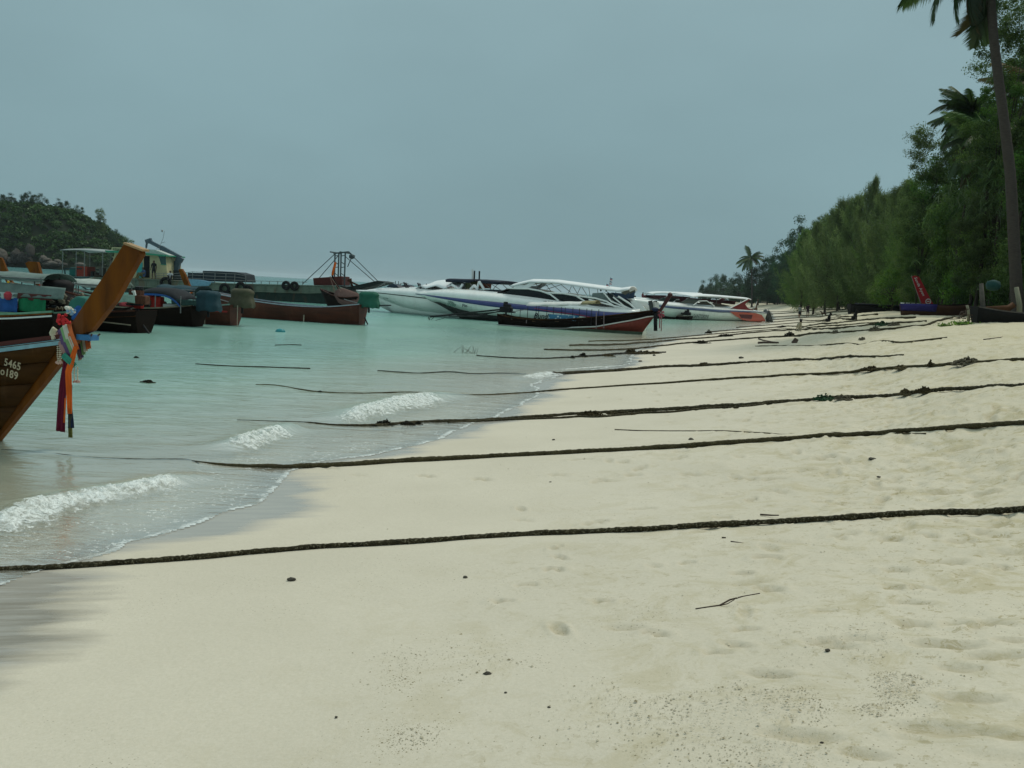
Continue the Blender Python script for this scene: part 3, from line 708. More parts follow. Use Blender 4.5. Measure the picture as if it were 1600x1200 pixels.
def clutter(root, f, x0, x1, z, n, seed, sd=0):
    rr = random.Random(seed); cols_ = [(.03, .025, .02), (.012, .012, .014), (.06, .045, .03), (.02, .03, .035), (.10, .09, .07), (.05, .015, .012), (.13, .15, .14), (.02, .05, .06)]
    for k in range(n):
        c = rr.randrange(8); x = rr.uniform(x0, x1); y = rr.uniform(-.45, .45)+sd*.15; h_ = rr.uniform(.12, .38); w_ = rr.uniform(.12, .5); m_ = mat('gear_tone%d' % c, cols_[c], .85, .4)
        if k % 3 == 0: MB().tube([(x-w_, y, z+rr.uniform(.1, .45)), (x+w_, y+.1, z+rr.uniform(.1, .45))], .022, 6).build('oar', m_, root)
        elif k % 3 == 1: MB().lathe((x, y, z), [(.5*w_*.6, 0), (w_*.55, h_*.3), (w_*.5, h_*.8), (w_*.2, h_)], 9).build('bundled_gear', m_, root, smooth=True)
        else: MB().box((x, y, z+h_/2), (w_, rr.uniform(.15, .4), h_), rz=rr.uniform(-.5, .5)).build('gear_box', m_, root, bevel=.02)
# boat lying just behind the nearest one (green and white rails)
f = gaxis((100, 541), 8); Fa['b'] = f
root, secs = longtail(f, 7.6, 1.5, .82, .62, 1.1, WOODDK, [(PGREEN, .05, .06, .045), (WOODOR, .0, .06, .04), (PWHITE, -.06, .05, .04)], 'dark longtail boat with green, orange and white rails right behind the nearest bow')
rope_ = MB(); rr = random.Random(5)
q0 = gun(secs, .03); pts = [(q0[0]+.5-.03*k, -q0[1]*.98+.02*math.sin(k), q0[2]+.06+.10*abs(math.sin(k*.9))) for k in range(18)]; rope_.tube(pts, .012, 5); rope_.build('mooring_knot', cloth('rope_fawn', (.25, .21, .14)), root)
q_ = [S2 for S2 in (f.S(118, 492), f.S(122, 470), f.S(134, 462), f.S(148, 466), f.S(150, 494))]; b_ = MB(); b_.prism(q_, -.35, .35); b_.build('tarpaulin', TARPTL, root, bevel=.06); q_ = [f.S(*a) for a in ((128, 484), (136, 476), (142, 478), (146, 498), (126, 500))]; MB().prism(q_, -.38, .38).build('blue_tarpaulin', BL, root, bevel=.05)
# boat c1: grey-green roof, green and blue side cloth
f = gaxis((118, 522), 8.4); Fa['c1'] = f
root, secs = longtail(f, 8.4, 1.6, .72, .56, 1.1, WOODDK, [(WOODBR, .03, .06, .06)], 'longtail boat with grey-green tarpaulin roof and green and blue side cloth')
canopy(root, .55, 6.2, 1.5, 1.62, TARPGR, .6, 5, seed=1)
s_ = f.side()
def flank(root, f, px0, px1, pz0, pz1, off, mt, nme='side_cloth', seed=0):
    (x0, z0) = f.S(px0, pz0, off); (x1, z1) = f.S(px1, pz1, off); rows = []
    rr = random.Random(seed)
    for i in range(13):
        u = i/12; row = []
        for k in range(6):
            v = k/5; row.append((lerp(x0, x1, u), off+.03*math.sin(u*17+seed)*(.3+v), lerp(z0, z1, v)+(.02*math.sin(u*9) if k else 0)))
        rows.append(row)
    return MB().grid(rows).build(nme, mt, root, smooth=True, solid=.008)
so_ = s_*.80
flank(root, f, 72, 28, 468, 486, so_, GRN, seed=1); flank(root, f, 28, -30, 466, 485, so_*1.01, BL, seed=2); flank(root, f, 29, -8, 458, 465.5, so_, cloth('pale_blue_cloth', (.42, .52, .50)), seed=3); flank(root, f, 80, 28, 461, 467, so_, cloth('dark_red_cloth', (.10, .028, .024)), seed=4)
ex, ez = f.S(91, 478); engine(root, ex, ez-.15, cover=cloth('black_cover', (.012, .010, .011)), shaft=None)
mx_, mz_ = f.S(93, 452); MB().tube([(mx_, 0, mz_-.2), (mx_, 0, mz_+.42)], [.02, .006], 6).build('exhaust_pipe', BLACKM, root)
bx_, bz_ = f.S(13, 462, so_*1.05); MB().lathe((bx_, so_*1.06, bz_), [(.05, -.12), (.11, -.06), (.12, .05), (.05, .12)], 10).build('float_ball', cloth('pinkish_red', (.45, .05, .07)), root)
b_ = MB(); rr = random.Random(8)
for k in range(46):
    u, v = rr.random(), rr.random(); a = f.S(103+u*17, 460+v*24, rr.uniform(-.5, .5)); y_ = rr.uniform(-.5, .5)
    b_.box((a[0], y_, a[1]), (rr.uniform(.05, .22), .08, rr.uniform(.03, .12)), M=Matrix.Rotation(rr.uniform(-.8, .8), 3, 'Y'))
b_.build('stacked_gear', WOODGR, root)
MB().tube([V3(f.S(100, 452.5), .3), V3(f.S(138, 463), .3)], .03, 6).build('boat_pole', WOODRED, root)
rows = []
for u in np.linspace(0, 1, 16):
    pxx = lerp(100, -60, u); rows.append([(f.S(pxx, lerp(lerp(450, 436, u), lerp(468, 458, u), v), s_*.78)[0], s_*(.70+.12*v+.015*math.sin(u*40)), f.S(pxx, lerp(lerp(450, 436, u), lerp(468, 458, u), v), s_*.78)[1]) for v in np.linspace(0, 1, 6)])
MB().grid(rows).build('canopy_side', TARPGR, root, smooth=True, solid=.01)
clutter(root, f, 0.3, 6.5, .45, 16, 1)
clutter(root, f, .3, 6.5, .45, 22, 9)
# boat c2
f = gaxis((225, 521), 8.2); Fa['c2'] = f
root, secs = longtail(f, 8.2, 1.6, .72, .55, 1.1, WOODDK, [(WOODRED, .0, .06, .05), (WOODOR, -.16, .02, .03)], 'dark longtail boat with pale tarpaulin roof half hidden by the tall prow')
canopy(root, .9, 4.0, 1.5, 1.50, cloth('pale_grey_tarp', (.36, .42, .38)), .55, 4, seed=2)
so_ = f.side()*.8; flank(root, f, 210, 150, 461, 470, so_, cloth('pale_green_cloth', (.28, .40, .34)), seed=5)
b_ = MB(); b_.tube([V3(f.S(226, 507), .1), V3(f.S(237, 523), .1)], .03, 6); b_.tube([V3(f.S(225, 508), -.1), V3(f.S(226, 520), -.1)], .02, 6); b_.build('rudder_pole', BLACKM, root)
engine(root, .25, .62, shaft=None, red=True)
b_ = MB(); b_.tube([V3(f.S(160, 503, so_*1.05), so_*1.05), V3(f.S(204, 508, so_*1.05), so_*1.05)], .022, 6); b_.build('boat_pole', WOODGR, root)
x_, z_ = f.S(198, 474, 0); 
o = MB().lathe((0, 0, 0), [(.20, -.10), (.24, -.04), (.2, .04), (.08, .11)], 12).build('life_buoy', cloth('rose_pink', (.62, .10, .12)), None, smooth=True); o.location = f.W(x_, 0, z_); tag(o, 'pink rounded float lying in the boat right of the tall prow', 'float')
x_, z_ = f.S(217, 471, 0); jerrycan('small red can at the stern of the boat right of the tall prow', f, x_, 0, z_-.22, cloth('can_red', (.55, .04, .03)))
x_, z_ = f.S(210, 458, f.side()*.6); o = MB().box((0, 0, 0), (.08, .05, .16)).box((.05, 0, .06), (.05, .04, .05)).build('white_bag', PWHITE, None, bevel=.01); o.location = f.W(x_, f.side()*.6, z_); o.rotation_euler = (0, .3, f.a); tag(o, 'small white plastic bag tied under the pale tarpaulin', 'bag')
clutter(root, f, 0.2, 6.0, .45, 22, 2)
# boat c3 with black arched roof
f = gaxis((308, 511), 8.0); Fa['c3'] = f
root, secs = longtail(f, 7.1, 1.6, .78, .56, 1.2, WOODDK, [(WOODGR, .02, .06, .05)], 'dark longtail boat with black arched tarpaulin edged in blue')
xA, _ = f.S(300, 450); xB, _ = f.S(222, 450)
def arch_roof(root, x0, x1, w_, z0, z1, mt, mt2):
    rows = []
    for i in range(15):
        u = i/14; a = abs(2*u-1); top = lerp(z1, z0, a**3.0); rows.append([(lerp(x0, x1, u), (k/8*2-1)*w_/2, top-.22*abs(k/8*2-1)**3) for k in range(9)])
    MB().grid(rows).build('canopy_roof', mt, root, smooth=True, solid=.015)
    MB().grid([[(r_[4][0], 0+sd*w_/2*1.01, r_[0][2]-.0), (r_[4][0], sd*w_/2*1.01, r_[0][2]-.07)] for sd in (f.side(),) for r_ in rows]).build('canopy_edge', mt2, root, solid=.01)
    for x in (x0, (x0+x1)/2, x1):
        for sd in (1, -1): MB().tube([(x, sd*w_*.47, .5), (x, sd*w_*.47, z0+.1)], .02, 6).build('canopy_post', STEEL, root)
_, zt_ = f.S(250, 449, f.side()*0); _, zl_ = f.S(224, 458)
arch_roof(root, xA, xB, 1.5, zl_-.12, zt_, TARPBK, BL)
ex, ez = f.S(326, 470); engine(root, ex, ez-.55, cover=TARPDB)
flank(root, f, 268, 306, 467, 478, f.side()*.7, cloth('dark_green_cloth', (.02, .05, .045)), seed=6)
pb_ = [f.S(*q) for q in ((-6, 400), (4, 403), (10, 418), (20, 440), (26, 452), (16, 450), (6, 432), (-4, 416))]; prow_board(root, pb_, .10, WOODOR)
gx_, gz_ = f.S(13, 434); garland(root, gx_, gz_, -.12, -.28, cloth('marigold', (.75, .38, .01)), .08); ribbons_on(root, gx_-.05, gz_-.1, f.side(), [('pale', (.6, .6, .5))], .35, 3)
MB().tube([V3(f.S(0, 426), .1), V3(f.S(14, 427), .1)], .03, 6).build('cross_pole', cloth('marigold', (.75, .38, .01)), root)
x_, z_ = f.S(253, 488); jerrycan('tall red can standing amidships in the boat with the black arched roof', f, x_, f.side()*.3, z_-.05, cloth('can_red', (.55, .04, .03)), 1.5)
x_, z_ = f.S(277, 486); crate('white_crate', 'white crate near the stern under the black arched roof', 'crate', f, x_, f.side()*.3, z_-.05, (.55, .4, .3), PWHITE)
x_, z_ = f.S(237, 470); crate('slatted_crate', 'grey-brown wooden crate under the black arched roof', 'crate', f, x_, f.side()*.35, z_-.15, (.55, .4, .28), WOODGR)
for i, (qx, qy, cc) in enumerate(((246, 466, 'can_red'), (293, 476, 'pale'), (300, 474, 'dark_red_cloth'))):
    x_, z_ = f.S(qx, qy); o = MB().lathe((0, 0, 0), [(.05, -.1), (.12, -.05), (.13, .04), (.05, .12)], 9).build('bundle', _mats.get('cloth_'+cc), root); o.location = (x_, f.side()*.4, z_)
clutter(root, f, 0.3, 6.5, .50, 26, 3)
# boat c4
f = gaxis((366, 509), 8.0); Fa['c4'] = f
root, secs = longtail(f, 7.6, 1.5, .82, .6, 1.25, WOODRED, [(cloth('rail_green', (.20, .33, .28)), .02, .06, .05)], 'red-brown longtail boat with olive-wrapped engine and white tail rope')
ex, ez = f.S(379, 467); engine(root, ex, ez-.52, cover=TARPOL)
canopy(root, 1.35, 3.1, 1.4, 1.35, TARPDB, .7, 3, seed=4)
pb_ = [f.S(*q) for q in ((41, 411), (46, 408.5), (60, 409.5), (72, 452), (60, 450))]; prow_board(root, pb_, .16, WOODOR)
ribbons_on(root, f.S(66, 444)[0], f.S(66, 444)[1], f.side(), [('dusty_pink', (.42, .27, .24)), ('can_red', (.5, .04, .03))], .3, 2)
for q in ((322, 493), (373, 485)):
    x_, z_ = f.S(q[0], q[1]-8, f.side()*.7); MB().tube([(x_, f.side()*.78, z_), (x_-.02, f.side()*.80, -.05)], .014, 5).build('hanging_rope', cloth('rope_white', (.30, .27, .20)), root)
MB().box((*(lambda a: (a[0], f.side()*.76, a[1]))(f.S(346, 486.5, f.side()*.75)),), (.5, .02, .06)).build('name_plate', cloth('plate_red', (.30, .03, .025)), root)
clutter(root, f, 0.4, 6.5, .5, 20, 4)
# boat c5: long open red-brown hull
f = gaxis((564, 508), 9.0); Fa['c5'] = f
root, secs = longtail(f, 7.4, 1.5, .95, .70, 1.2, WOODRED, [(cloth('rail_pale_blue', (.30, .36, .40)), .02, .06, .05)], 'long open red-brown longtail boat with blue inside and green-covered engine')
b_ = MB(); rows = []
for r_ in secs[1:-2]: rows.append([(r_[-1][0], r_[-1][1]*.9, r_[-1][2]-.06), (r_[-1][0], -r_[-1][1]*.9, r_[-1][2]-.06)])
MB().grid(rows).build('inner_deck', PNAVY, root)
ex, ez = f.S(577, 470); engine(root, ex, ez-.5, cover=TARPG)
b_ = MB(); b_.tube([V3(f.S(570, 478), 0), V3(f.S(611, 477), 0)], .03, 6); b_.build('propeller_shaft', BLACKM, root)
b_ = MB(); b_.tube([V3(f.S(495, 480), .2), V3(f.S(560, 477), .1)], .022, 6); b_.build('tiller', BLACKM, root)
b_ = MB(); b_.tube([V3(f.S(571, 496), .1), V3(f.S(576, 507), .1)], .03, 6); b_.tube([V3(f.S(570, 497), -.1), V3(f.S(568, 508), -.1)], .02, 6); b_.build('rudder_pole', BLACKM, root)
pb_ = [f.S(*q) for q in ((280, 421), (285, 420), (290, 428), (302, 458), (296, 460), (286, 438))]; prow_board(root, pb_, .16, WOODOR)
ribbons_on(root, f.S(299, 452)[0], f.S(299, 452)[1], f.side(), [('vivid_orange', (.72, .13, .012)), ('pale', (.6, .6, .5)), ('olive_gold', (.12, .12, .03))], .5, 4, .1)
x_, z_ = f.S(476, 487, f.side()*.3); 
crate('red_box', 'shallow red box lying open in the long red-brown boat', 'box', f, f.S(460, 485)[0], f.side()*.3, z_-.15, (1.0, .6, .28), cloth('box_red', (.52, .05, .025)))
o = MB().lathe((0, 0, 0), [(.3, -.12), (.36, -.05), (.34, .06), (.15, .15)], 12).build('blue_bundle', cloth('steel_blue', (.05, .10, .16)), None, smooth=True); o.location = f.W(f.S(486, 485)[0], 0, f.S(486, 484)[1]); o.scale = (1.4, 1, 1); tag(o, 'steel-blue bundled tarpaulin beside the red box', 'tarpaulin bundle')
x_, z_ = f.S(476, 497, f.side()*.7); MB().tube([(x_, f.side()*.78, z_+.15), (x_, f.side()*.79, z_-.2)], .03, 5).build('hanging_rope', cloth('rope_white', (.30, .27, .20)), root)
# boat behind c5, seen by its orange-ribboned prow and brown tarpaulin
f = Frame(tuple(P(560, 483)), HEAD+math.pi*.93)
root, secs = longtail(f, 1.9+.8, 1.2, .9, .8, 1.3, WOODDK, [(WOODRED, .0, .06, .05)], 'longtail boat under a brown tarpaulin with thin orange-ribboned prow', rake=.6)
rows = []
rr = random.Random(9)
prof = [((566, 466), (566, 480)), ((560, 459), (560, 479)), ((548, 455), (548, 479)), ((536, 450), (538, 474)), ((527, 452), (531, 462))]
for (a, c_) in prof:
    (x0, z0), (x1, z1) = f.S(*a), f.S(*c_)
    rows.append([(lerp(x1, x0, math.cos(k/10*math.pi/2*0+abs(k-5)/5*1.5)) if False else lerp(x0, x1, abs(k-5)/5), (k-5)/5*.75+rr.uniform(-.05, .05), lerp(z0, z1, (abs(k-5)/5)**1.6)+rr.uniform(-.05, .05)) for k in range(11)])
MB().grid(rows).build('tarpaulin', TARPBR, root, smooth=True, solid=.02)
MB().tube([V3(f.S(530, 452), 0), V3(f.S(521, 436), 0), V3(f.S(519, 430), 0)], [.09, .07, .06], 6).build('prow_board', WOODDK, root)
ribbon(root, [V3(f.S(524, 410), 0), V3(f.S(522, 420), .05), V3(f.S(520, 430), .05)], .22, cloth('vivid_orange', (.72, .13, .012)), 'ribbon', .05, 3, .01)
for a, c_ in (((518, 432), (530, 462)), ((530, 452), (533, 478)), ((519, 432), (538, 456))): MB().tube([V3(f.S(*a), .2), V3(f.S(*c_), .4)], .022, 5).build('lashing_rope', cloth('rope_brown', (.2, .13, .10)), root)
# ------------------------------------------------------------------ dark and red longtail beached in front of the speedboat
f = frame_px((783, 508), (1001, 523)); Fa['k'] = f; sd = f.side(); S = f.S
root = empty(HULLN, f.W(0, 0, 0), f.a, 'dark longtail boat with red lower bow, white stripe and white awning, nose on the sand', 'longtail boat', 'longtail boats')
L = f.L
top_px = [(778, 489), (800, 495), (830, 498.5), (860, 500), (900, 499), (940, 496), (975, 492), (1005, 488), (1030, 484)]
tz = [S(*q) for q in top_px]; tx_ = [q[0] for q in tz]; tzz = [q[1] for q in tz]
str_px = [(783, 509), (860, 513), (900, 513.5), (950, 512), (980, 506), (1005, 501), (1024, 495)]; st = [S(*q) for q in str_px]
secs = []; n = 26; xe = tx_[-1]
bowx0 = S(1001, 523)[0]
low_px = [(783, 509), (860, 512), (950, 516.5), (1010, 519)]; lw = [S(*q) for q in low_px]
def kx(s, z):           # raked stem
    xstem = interp([0, tzz[-1]], [bowx0, xe], z); return lerp(-.12*z, xstem, s)
band = [[], [], [], []]
for i in range(n+1):
    s = i/n; xg = s*xe
    w_ = max(.04, .78*(1-.35*max(0, (.4-s)/.4)**2)*(1-max(0, (s-.45)/.55)**2.4))
    zt = interp(tx_, tzz, xg); zs_ = min(zt-.05, max(.03, interp([q[0] for q in st], [q[1] for q in st], xg))); zl = min(zs_-.02, .16)
    if zs_ < .12: zl = zs_-.02
    lev = [-.3, zl, zs_, zs_+.07 if zs_ > .12 else zs_+.02, zt]
    pts = [(kx(s, z), w_*(.45+.55*max(0, min(1, (z+.3)/(zt+.3)*1.25))**.7), z) for z in lev]
    for k in range(4): band[k].append((pts[k], pts[k+1]))
KM = [mat('weedy_bottom', (.05, .075, .045), .7, .4), mat('deep_red_paint', (.17, .030, .018), .5, .35, 4, stain=.3), PWHITE, WOODDK]
for k, nme in enumerate(('bottom', 'red_side', 'white_stripe', 'hull_side')):
    for s2 in (1, -1):
        o_ = .012 if k == 2 else 0
        MB().grid([[(a[0], (a[1]+o_)*s2, a[2]), (b2_[0], (b2_[1]+o_)*s2, b2_[2])] for a, b2_ in band[k]]).build(nme, KM[k], root, smooth=True, solid=.03)
a = [band[k][0][0] for k in range(4)]+[band[3][0][1]]
MB().add([p for p in a]+[(x, -y, z) for x, y, z in reversed(a)], [tuple(range(10))]).build('transom', WOODDK, root, solid=.04)
MB().grid([[(p[1][0], p[1][1]*.97, p[1][2]-.02), (p[1][0], 0, p[1][2]+.03), (p[1][0], -p[1][1]*.97, p[1][2]-.02)] for p in band[3][19:]]).build('foredeck', WOODDK, root, solid=.03)
MB().grid([[(p[0][0], p[0][1]*.9, .2), (p[0][0], -p[0][1]*.9, .2)] for p in band[3][1:-5]]).build('floor', DECKW, root)
for s in (3, 7, 11, 15, 18):
    x, y, z = band[3][s][1]; MB().box((x, 0, z-.10), (.22, 2*y-.03, .035)).build('thwart', DECKW, root)
for s2 in (1, -1):
    MB().grid([[(p[1][0], (p[1][1]+.03)*s2, p[1][2]-.02), (p[1][0], (p[1][1]+.03)*s2, p[1][2]+.03), (p[1][0], (p[1][1]-.03)*s2, p[1][2]+.03), (p[1][0], (p[1][1]-.03)*s2, p[1][2]-.02)] for p in band[3]], close=True).build('gunwale', WOODBR, root)
prow_board(root, [S(1026, 492), S(1034, 486), S(1050, 462), S(1047, 459), S(1043, 462), S(1030, 484), S(1022, 488)], .12, mat('dark_red_prow', (.06, .018, .018), .5))
MB().lathe((*(S(1047, 461)[0], 0, S(1047, 461)[1]),), [(.03, -.14), (.13, -.06), (.13, .06), (.03, .14)], 9).build('prow_knob', mat('dark_red_prow', (.06, .018, .018), .5), root)
ribbon(root, [V3(S(1024.5, 489), sd*.12), V3(S(1025, 503), sd*.14), V3(S(1025, 517), sd*.12)], .19, cloth('black_sash', (.012, .012, .014)), 'sash', .03, 1, .02)
for q0, q1, cn in (((1031, 488), (1031, 513), ('rose', (.38, .09, .12))), ((1034, 488), (1033.5, 517), ('dusty_pink', (.42, .27, .24)))): ribbon(root, [V3(S(*q0), 0), V3(S(*q1), sd*.05)], .05, cloth(*cn), 'ribbon', .01, 4, .008)
flk = MB(); rr = random.Random(4)
for k in range(22): flk.lathe(V3(S(1033+rr.uniform(-4, 4), 491+rr.uniform(-5, 5)), rr.uniform(-.15, .15)), [(.01, -.04), (.05, 0), (.01, .04)], 6)
flk.build('flower_bunch', cloth('rose', (.38, .09, .12)), root)
bl = MB(); bl.lathe((*(S(1024, 484)[0], 0, S(1024, 484)[1]),), [(.05, -.12), (.2, -.05), (.2, .06), (.06, .13)], 10); bl.build('bow_wrap', cloth('navy', (.012, .022, .055)), root)
ex, ez = S(791, 484); engine(root, ex, ez-.40, shaft=S(672, 495))
MB().tube([V3(S(779, 486), .25), V3(S(742, 494), .2), V3(S(700, 494), .1)], .035, 5).build('lift_rod', BLACKM, root)
# awning: white cloth on black poles
ap = [S(828, 478), S(838, 474.5), S(908, 474.5), S(920, 472), S(912, 479), S(870, 478.5)]
x0, zr = S(829, 476.5); x1, zr1 = S(914, 475)
rows = []
for i in range(13):
    u = i/12; rows.append([(lerp(x0, x1, u)+.25*(1-abs(v))*0, v*.75, lerp(zr, zr1, u)-.03+.20*(1-v*v)-.04*abs(math.sin(u*9))) for v in (-1, -.6, -.2, .2, .6, 1)])
MB().grid(rows).build('canopy_roof', PWHITE, root, smooth=True, solid=.02)
rows = []
for i in range(6):
    u = i/5; rows.append([(lerp(S(913, 476)[0], S(934, 478)[0], u), v*.72, lerp(zr1, S(930, 474)[1], u)+.16*(1-v*v)) for v in (-1, -.5, 0, .5, 1)])
MB().grid(rows).build('canopy_end', cloth('tan_canvas', (.28, .25, .13)), root, smooth=True, solid=.02)
for px_ in (806, 831, 848, 871, 889, 911, 930):
    for s2 in (1, -1): MB().tube([(S(px_, 490)[0], s2*.72, .35), (S(px_, 490)[0], s2*.72, zr-.02 if px_ > 820 else zr-.25)], .018, 5).build('canopy_post', BLACKM, root)
for q in ((823, 500, 505), (932, 488, 514), (944, 488, 513)):
    MB().tube([V3(S(q[0], q[1], sd*.75), sd*.80), V3(S(q[0], q[2], sd*.75), sd*.82)], .022, 5).build('hanging_rope', cloth('rope_grey', (.25, .2, .2)), root)
MB().tube([V3(S(783, 509), sd*.1), V3(S(776, 517), sd*.1)], .02, 5).build('rudder_pole', STEEL, root)
pr2 = [((864, 491.5), (912, 491.5)), ((864, 499), (911, 499))]
rows = []
for k in range(5):
    v = k/4; rows.append([(lerp(S(864, 492)[0], S(911, 492)[0], i/10), sd*(.74+.02*math.sin(i*1.7)), lerp(S(880, 491.5)[1], S(880, 499.5)[1], v)) for i in range(11)])
t = NT('batik_cloth'); b = t.n('ShaderNodeBsdfPrincipled'); t.l(b.outputs[0], t.out.inputs[0]); vv = t.n('ShaderNodeTexVoronoi'); vv.inputs['Scale'].default_value = 7; t.l(t.coord('Object'), vv.inputs[0])
t.l(t.mix(t.rng(vv.outputs['Distance'], .25, .4), (.45, .56, .60), (.03, .14, .24)), b.inputs['Base Color']); b.inputs['Roughness'].default_value = .8
MB().grid(rows).build('batik_cloth', t.m, root, smooth=True, solid=.01)
# ------------------------------------------------------------------ speedboats
GEL = mat('white_gelcoat', (.80, .83, .80), .22, .08, 2, .02, coat=.4, stain=.10); HULLG = mat('pale_hull', (.58, .67, .60), .28, .10, 2, .02, coat=.3, stain=.10); GLASS = mat('dark_glass', (.006, .008, .010), .12, .1, 3, 0)
ANTI = mat('dark_antifouling', (.022, .026, .022), .6, .3); BLUEP = mat('royal_blue_stripe', (.035, .045, .19), .3, .15, 3, 0, coat=.3); BLUEP2 = mat('slate_blue_stripe', (.10, .14, .25), .35, .2, 3, 0)
CANV = mat('white_canvas', (.72, .76, .76), .6, .08, 3, .05); ORED = mat('orange_red_paint', (.45, .045, .018), .3, .2, 3, 0, coat=.3); DRED = mat('dark_red_panel', (.20, .018, .022), .35, .2, 3, 0)
def speedboat(fr, B, sheer, low, deck, chine, stem, label, stripe, bottom=ANTI, n=34, split=None, swt=.86):
    """sheer/low/deck/chine: photo-traced lines along the near side (stern first); stem: traced bow profile, tip first"""
    sdv = fr.side(); o_ = sdv*B/2*.8
    root = empty('speedboat', fr.W(0, 0, 0), fr.a, label, 'speedboat', 'white speedboats')
    Ls = lambda pts, oo=o_: sorted([fr.S(x, y, oo) for x, y in pts])
    sh_, lo_, dk_, ch_ = Ls(sheer), Ls(low), Ls(deck), Ls(chine); stp = sorted([fr.S(x, y, 0) for x, y in stem], key=lambda q: q[1])
    f_ = lambda a, x: interp([q[0] for q in a], [q[1] for q in a], x)
    tip = stp[-1]; xa = min(sh_[0][0], tip[0]-6); xb2 = tip[0]
    xs0 = sh_[0][0]
    cols_ = {'keel': [], 'ch': [], 'lo': [], 'sh': [], 'dk': [], 'dc': []}
    for i in range(n+1):
        s = i/n; x = lerp(xs0, xb2-.02, s**.85); u = max(0, (s-.35)/.65)
        hb = B/2*(1-u**2.8)+.01; 
        zs_ = f_(sh_, x); zl = min(f_(lo_, x), zs_-.01); zd = max(f_(dk_, x), zs_+.02)
        zk = interp([q[0] for q in stp], [q[1] for q in stp], x) if x > stp[0][0] else -.5
        zk = min(zk, zs_-.015); zc = min(max(f_(ch_, x), zk+.01), zl-.01) if zl-.01 > zk else zk+.005
        cols_['keel'].append((x, 0, zk)); cols_['ch'].append((x, hb*swt*min(1, 1.15-u*.5), zc)); cols_['lo'].append((x, hb*.985, zl)); cols_['sh'].append((x, hb, zs_))
        cols_['dk'].append((x, hb*.84, zd)); cols_['dc'].append((x, 0, zd+.10*hb))
    def skin(nme, a, b2_, mt, both=True, i0=0, i1=None, oo=0.):
        for s2 in (1, -1):
            MB().grid([[(p[0], (p[1]+oo)*s2, p[2]), (q[0], (q[1]+oo)*s2, q[2])] for p, q in list(zip(cols_[a], cols_[b2_]))[i0:i1]]).build(nme, mt, root, smooth=True, solid=.02)
    skin('hull_bottom', 'keel', 'ch', bottom); skin('hull_side', 'ch', 'lo', HULLG); skin('hull_stripe', 'lo', 'sh', stripe, oo=.004); skin('deck_side', 'sh', 'dk', GEL); skin('deck', 'dk', 'dc', GEL)
    tr_ = [cols_[k][0] for k in ('keel', 'ch', 'lo', 'sh', 'dk', 'dc')]
    MB().add(tr_+[(x, -y, z) for x, y, z in reversed(tr_[1:-1])], [tuple(range(len(tr_)+len(tr_)-2))]).build('transom', HULLG, root, solid=.03)
    return root, cols_
def panel(root, fr, pts, off, mt, nme, th=.03, mirror=True):
    for s2 in ((1, -1) if mirror else (1,)):
        poly = [fr.S(x, y, off) for x, y in pts]; a = off*s2
        MB().prism(poly, a-th/2, a+th/2).build(nme, mt, root)
def roof(root, fr, line, w_, mt, th=.07, arch=.12, nme='canopy_roof', off=None):
    oo = fr.side()*w_/2*.9 if off is None else off
    pts = [fr.S(x, y, oo) for x, y in line]; rows = []
    for i in range(len(pts)-1):
        for k in range(4):
            rows.append((lerp(pts[i][0], pts[i+1][0], k/4), lerp(pts[i][1], pts[i+1][1], k/4)))
    rows.append(pts[-1])
    MB().grid([[(x, v*w_/2, z+arch*(1-v*v)*1.0-(.06*abs(v)**8)) for v in np.linspace(-1, 1, 11)] for x, z in rows]).build(nme, mt, root, smooth=True, solid=th)
def strut(root, fr, a, b2_, off, r=.022, mt=STEEL, nme='canopy_post'):
    for s2 in (1, -1):
        p, q = fr.S(a[0], a[1], off), fr.S(b2_[0], b2_[1], off)
        MB().tube([(p[0], off*s2, p[1]), (q[0], off*s2, q[1])], r, 6).build(nme, mt, root)
def side_text(root, fr, body, px, py, h_px, off, mt, shear=0, sp=1., sx=1., yaw=0.):
    x, z = fr.S(px, py, off); x2, z2 = fr.S(px, py-h_px, off)
    return text_mesh(body, (z2-z)/.72, mt, root, (x, off, z), side_rot(fr, yaw, 0), 'lettering', .004, shear, sp, 'LEFT', sx)
# white speedboat far left of the three
fI = frame_px((800, 503), (612, 488)); fI = Frame((P(800, 503).x, P(800, 503).y, 0), fI.a)
root, cI = speedboat(fI, 2.9, [(800, 476), (740, 473), (690, 468), (640, 462), (600, 458), (560, 455)], [(800, 477.2), (740, 474.2), (690, 469.2), (640, 463.2), (600, 459), (560, 455.6)],
    [(800, 466), (740, 461), (700, 456), (650, 451.5), (610, 450.5), (575, 451.5), (556, 453.5)], [(800, 497), (700, 490), (660, 486), (630, 480), (600, 470), (575, 460)],
    [(556, 454), (562, 459), (575, 468), (590, 477), (604, 484), (616, 490)], 'plain white speedboat with pale green hull, bow beside the barge ramp', BLACKM, bottom=HULLG)
off = fI.side()*1.15
for qa, qb in (((600, 441), (602, 450)), ((612, 444), (611, 450))): strut(root, fI, qa, qb, off*.7, .02, STEEL, 'bow_rail_post')
strut(root, fI, (588, 450), (603, 441), off*.7, .02, STEEL, 'bow_rail'); strut(root, fI, (603, 441), (613, 442), off*.7, .02, STEEL, 'bow_rail')
panel(root, fI, [(607, 449), (612, 445), (618, 443.5), (624, 446), (627, 449.5)], off*.55, mat('navy_cover', (.02, .03, .05), .5), 'hatch_cover', .5)
strut(root, fI, (618, 439), (618, 446), .15, .02, BLACKM, 'mooring_bitt')
for a, c_ in (((634, 442), (638, 450)), ((654, 446), (658, 451)), ((666, 444), (670, 451)), ((631, 441), (635, 450))): strut(root, fI, a, c_, off*.6, .05, mat('dark_fender', (.02, .02, .025), .6), 'fender')
side_text(root, fI, 'จพกษยค', 598, 466.5, 2.4, fI.side()*1.36, mat('grey_lettering', (.10, .13, .12), .5))
tk = MB(); 
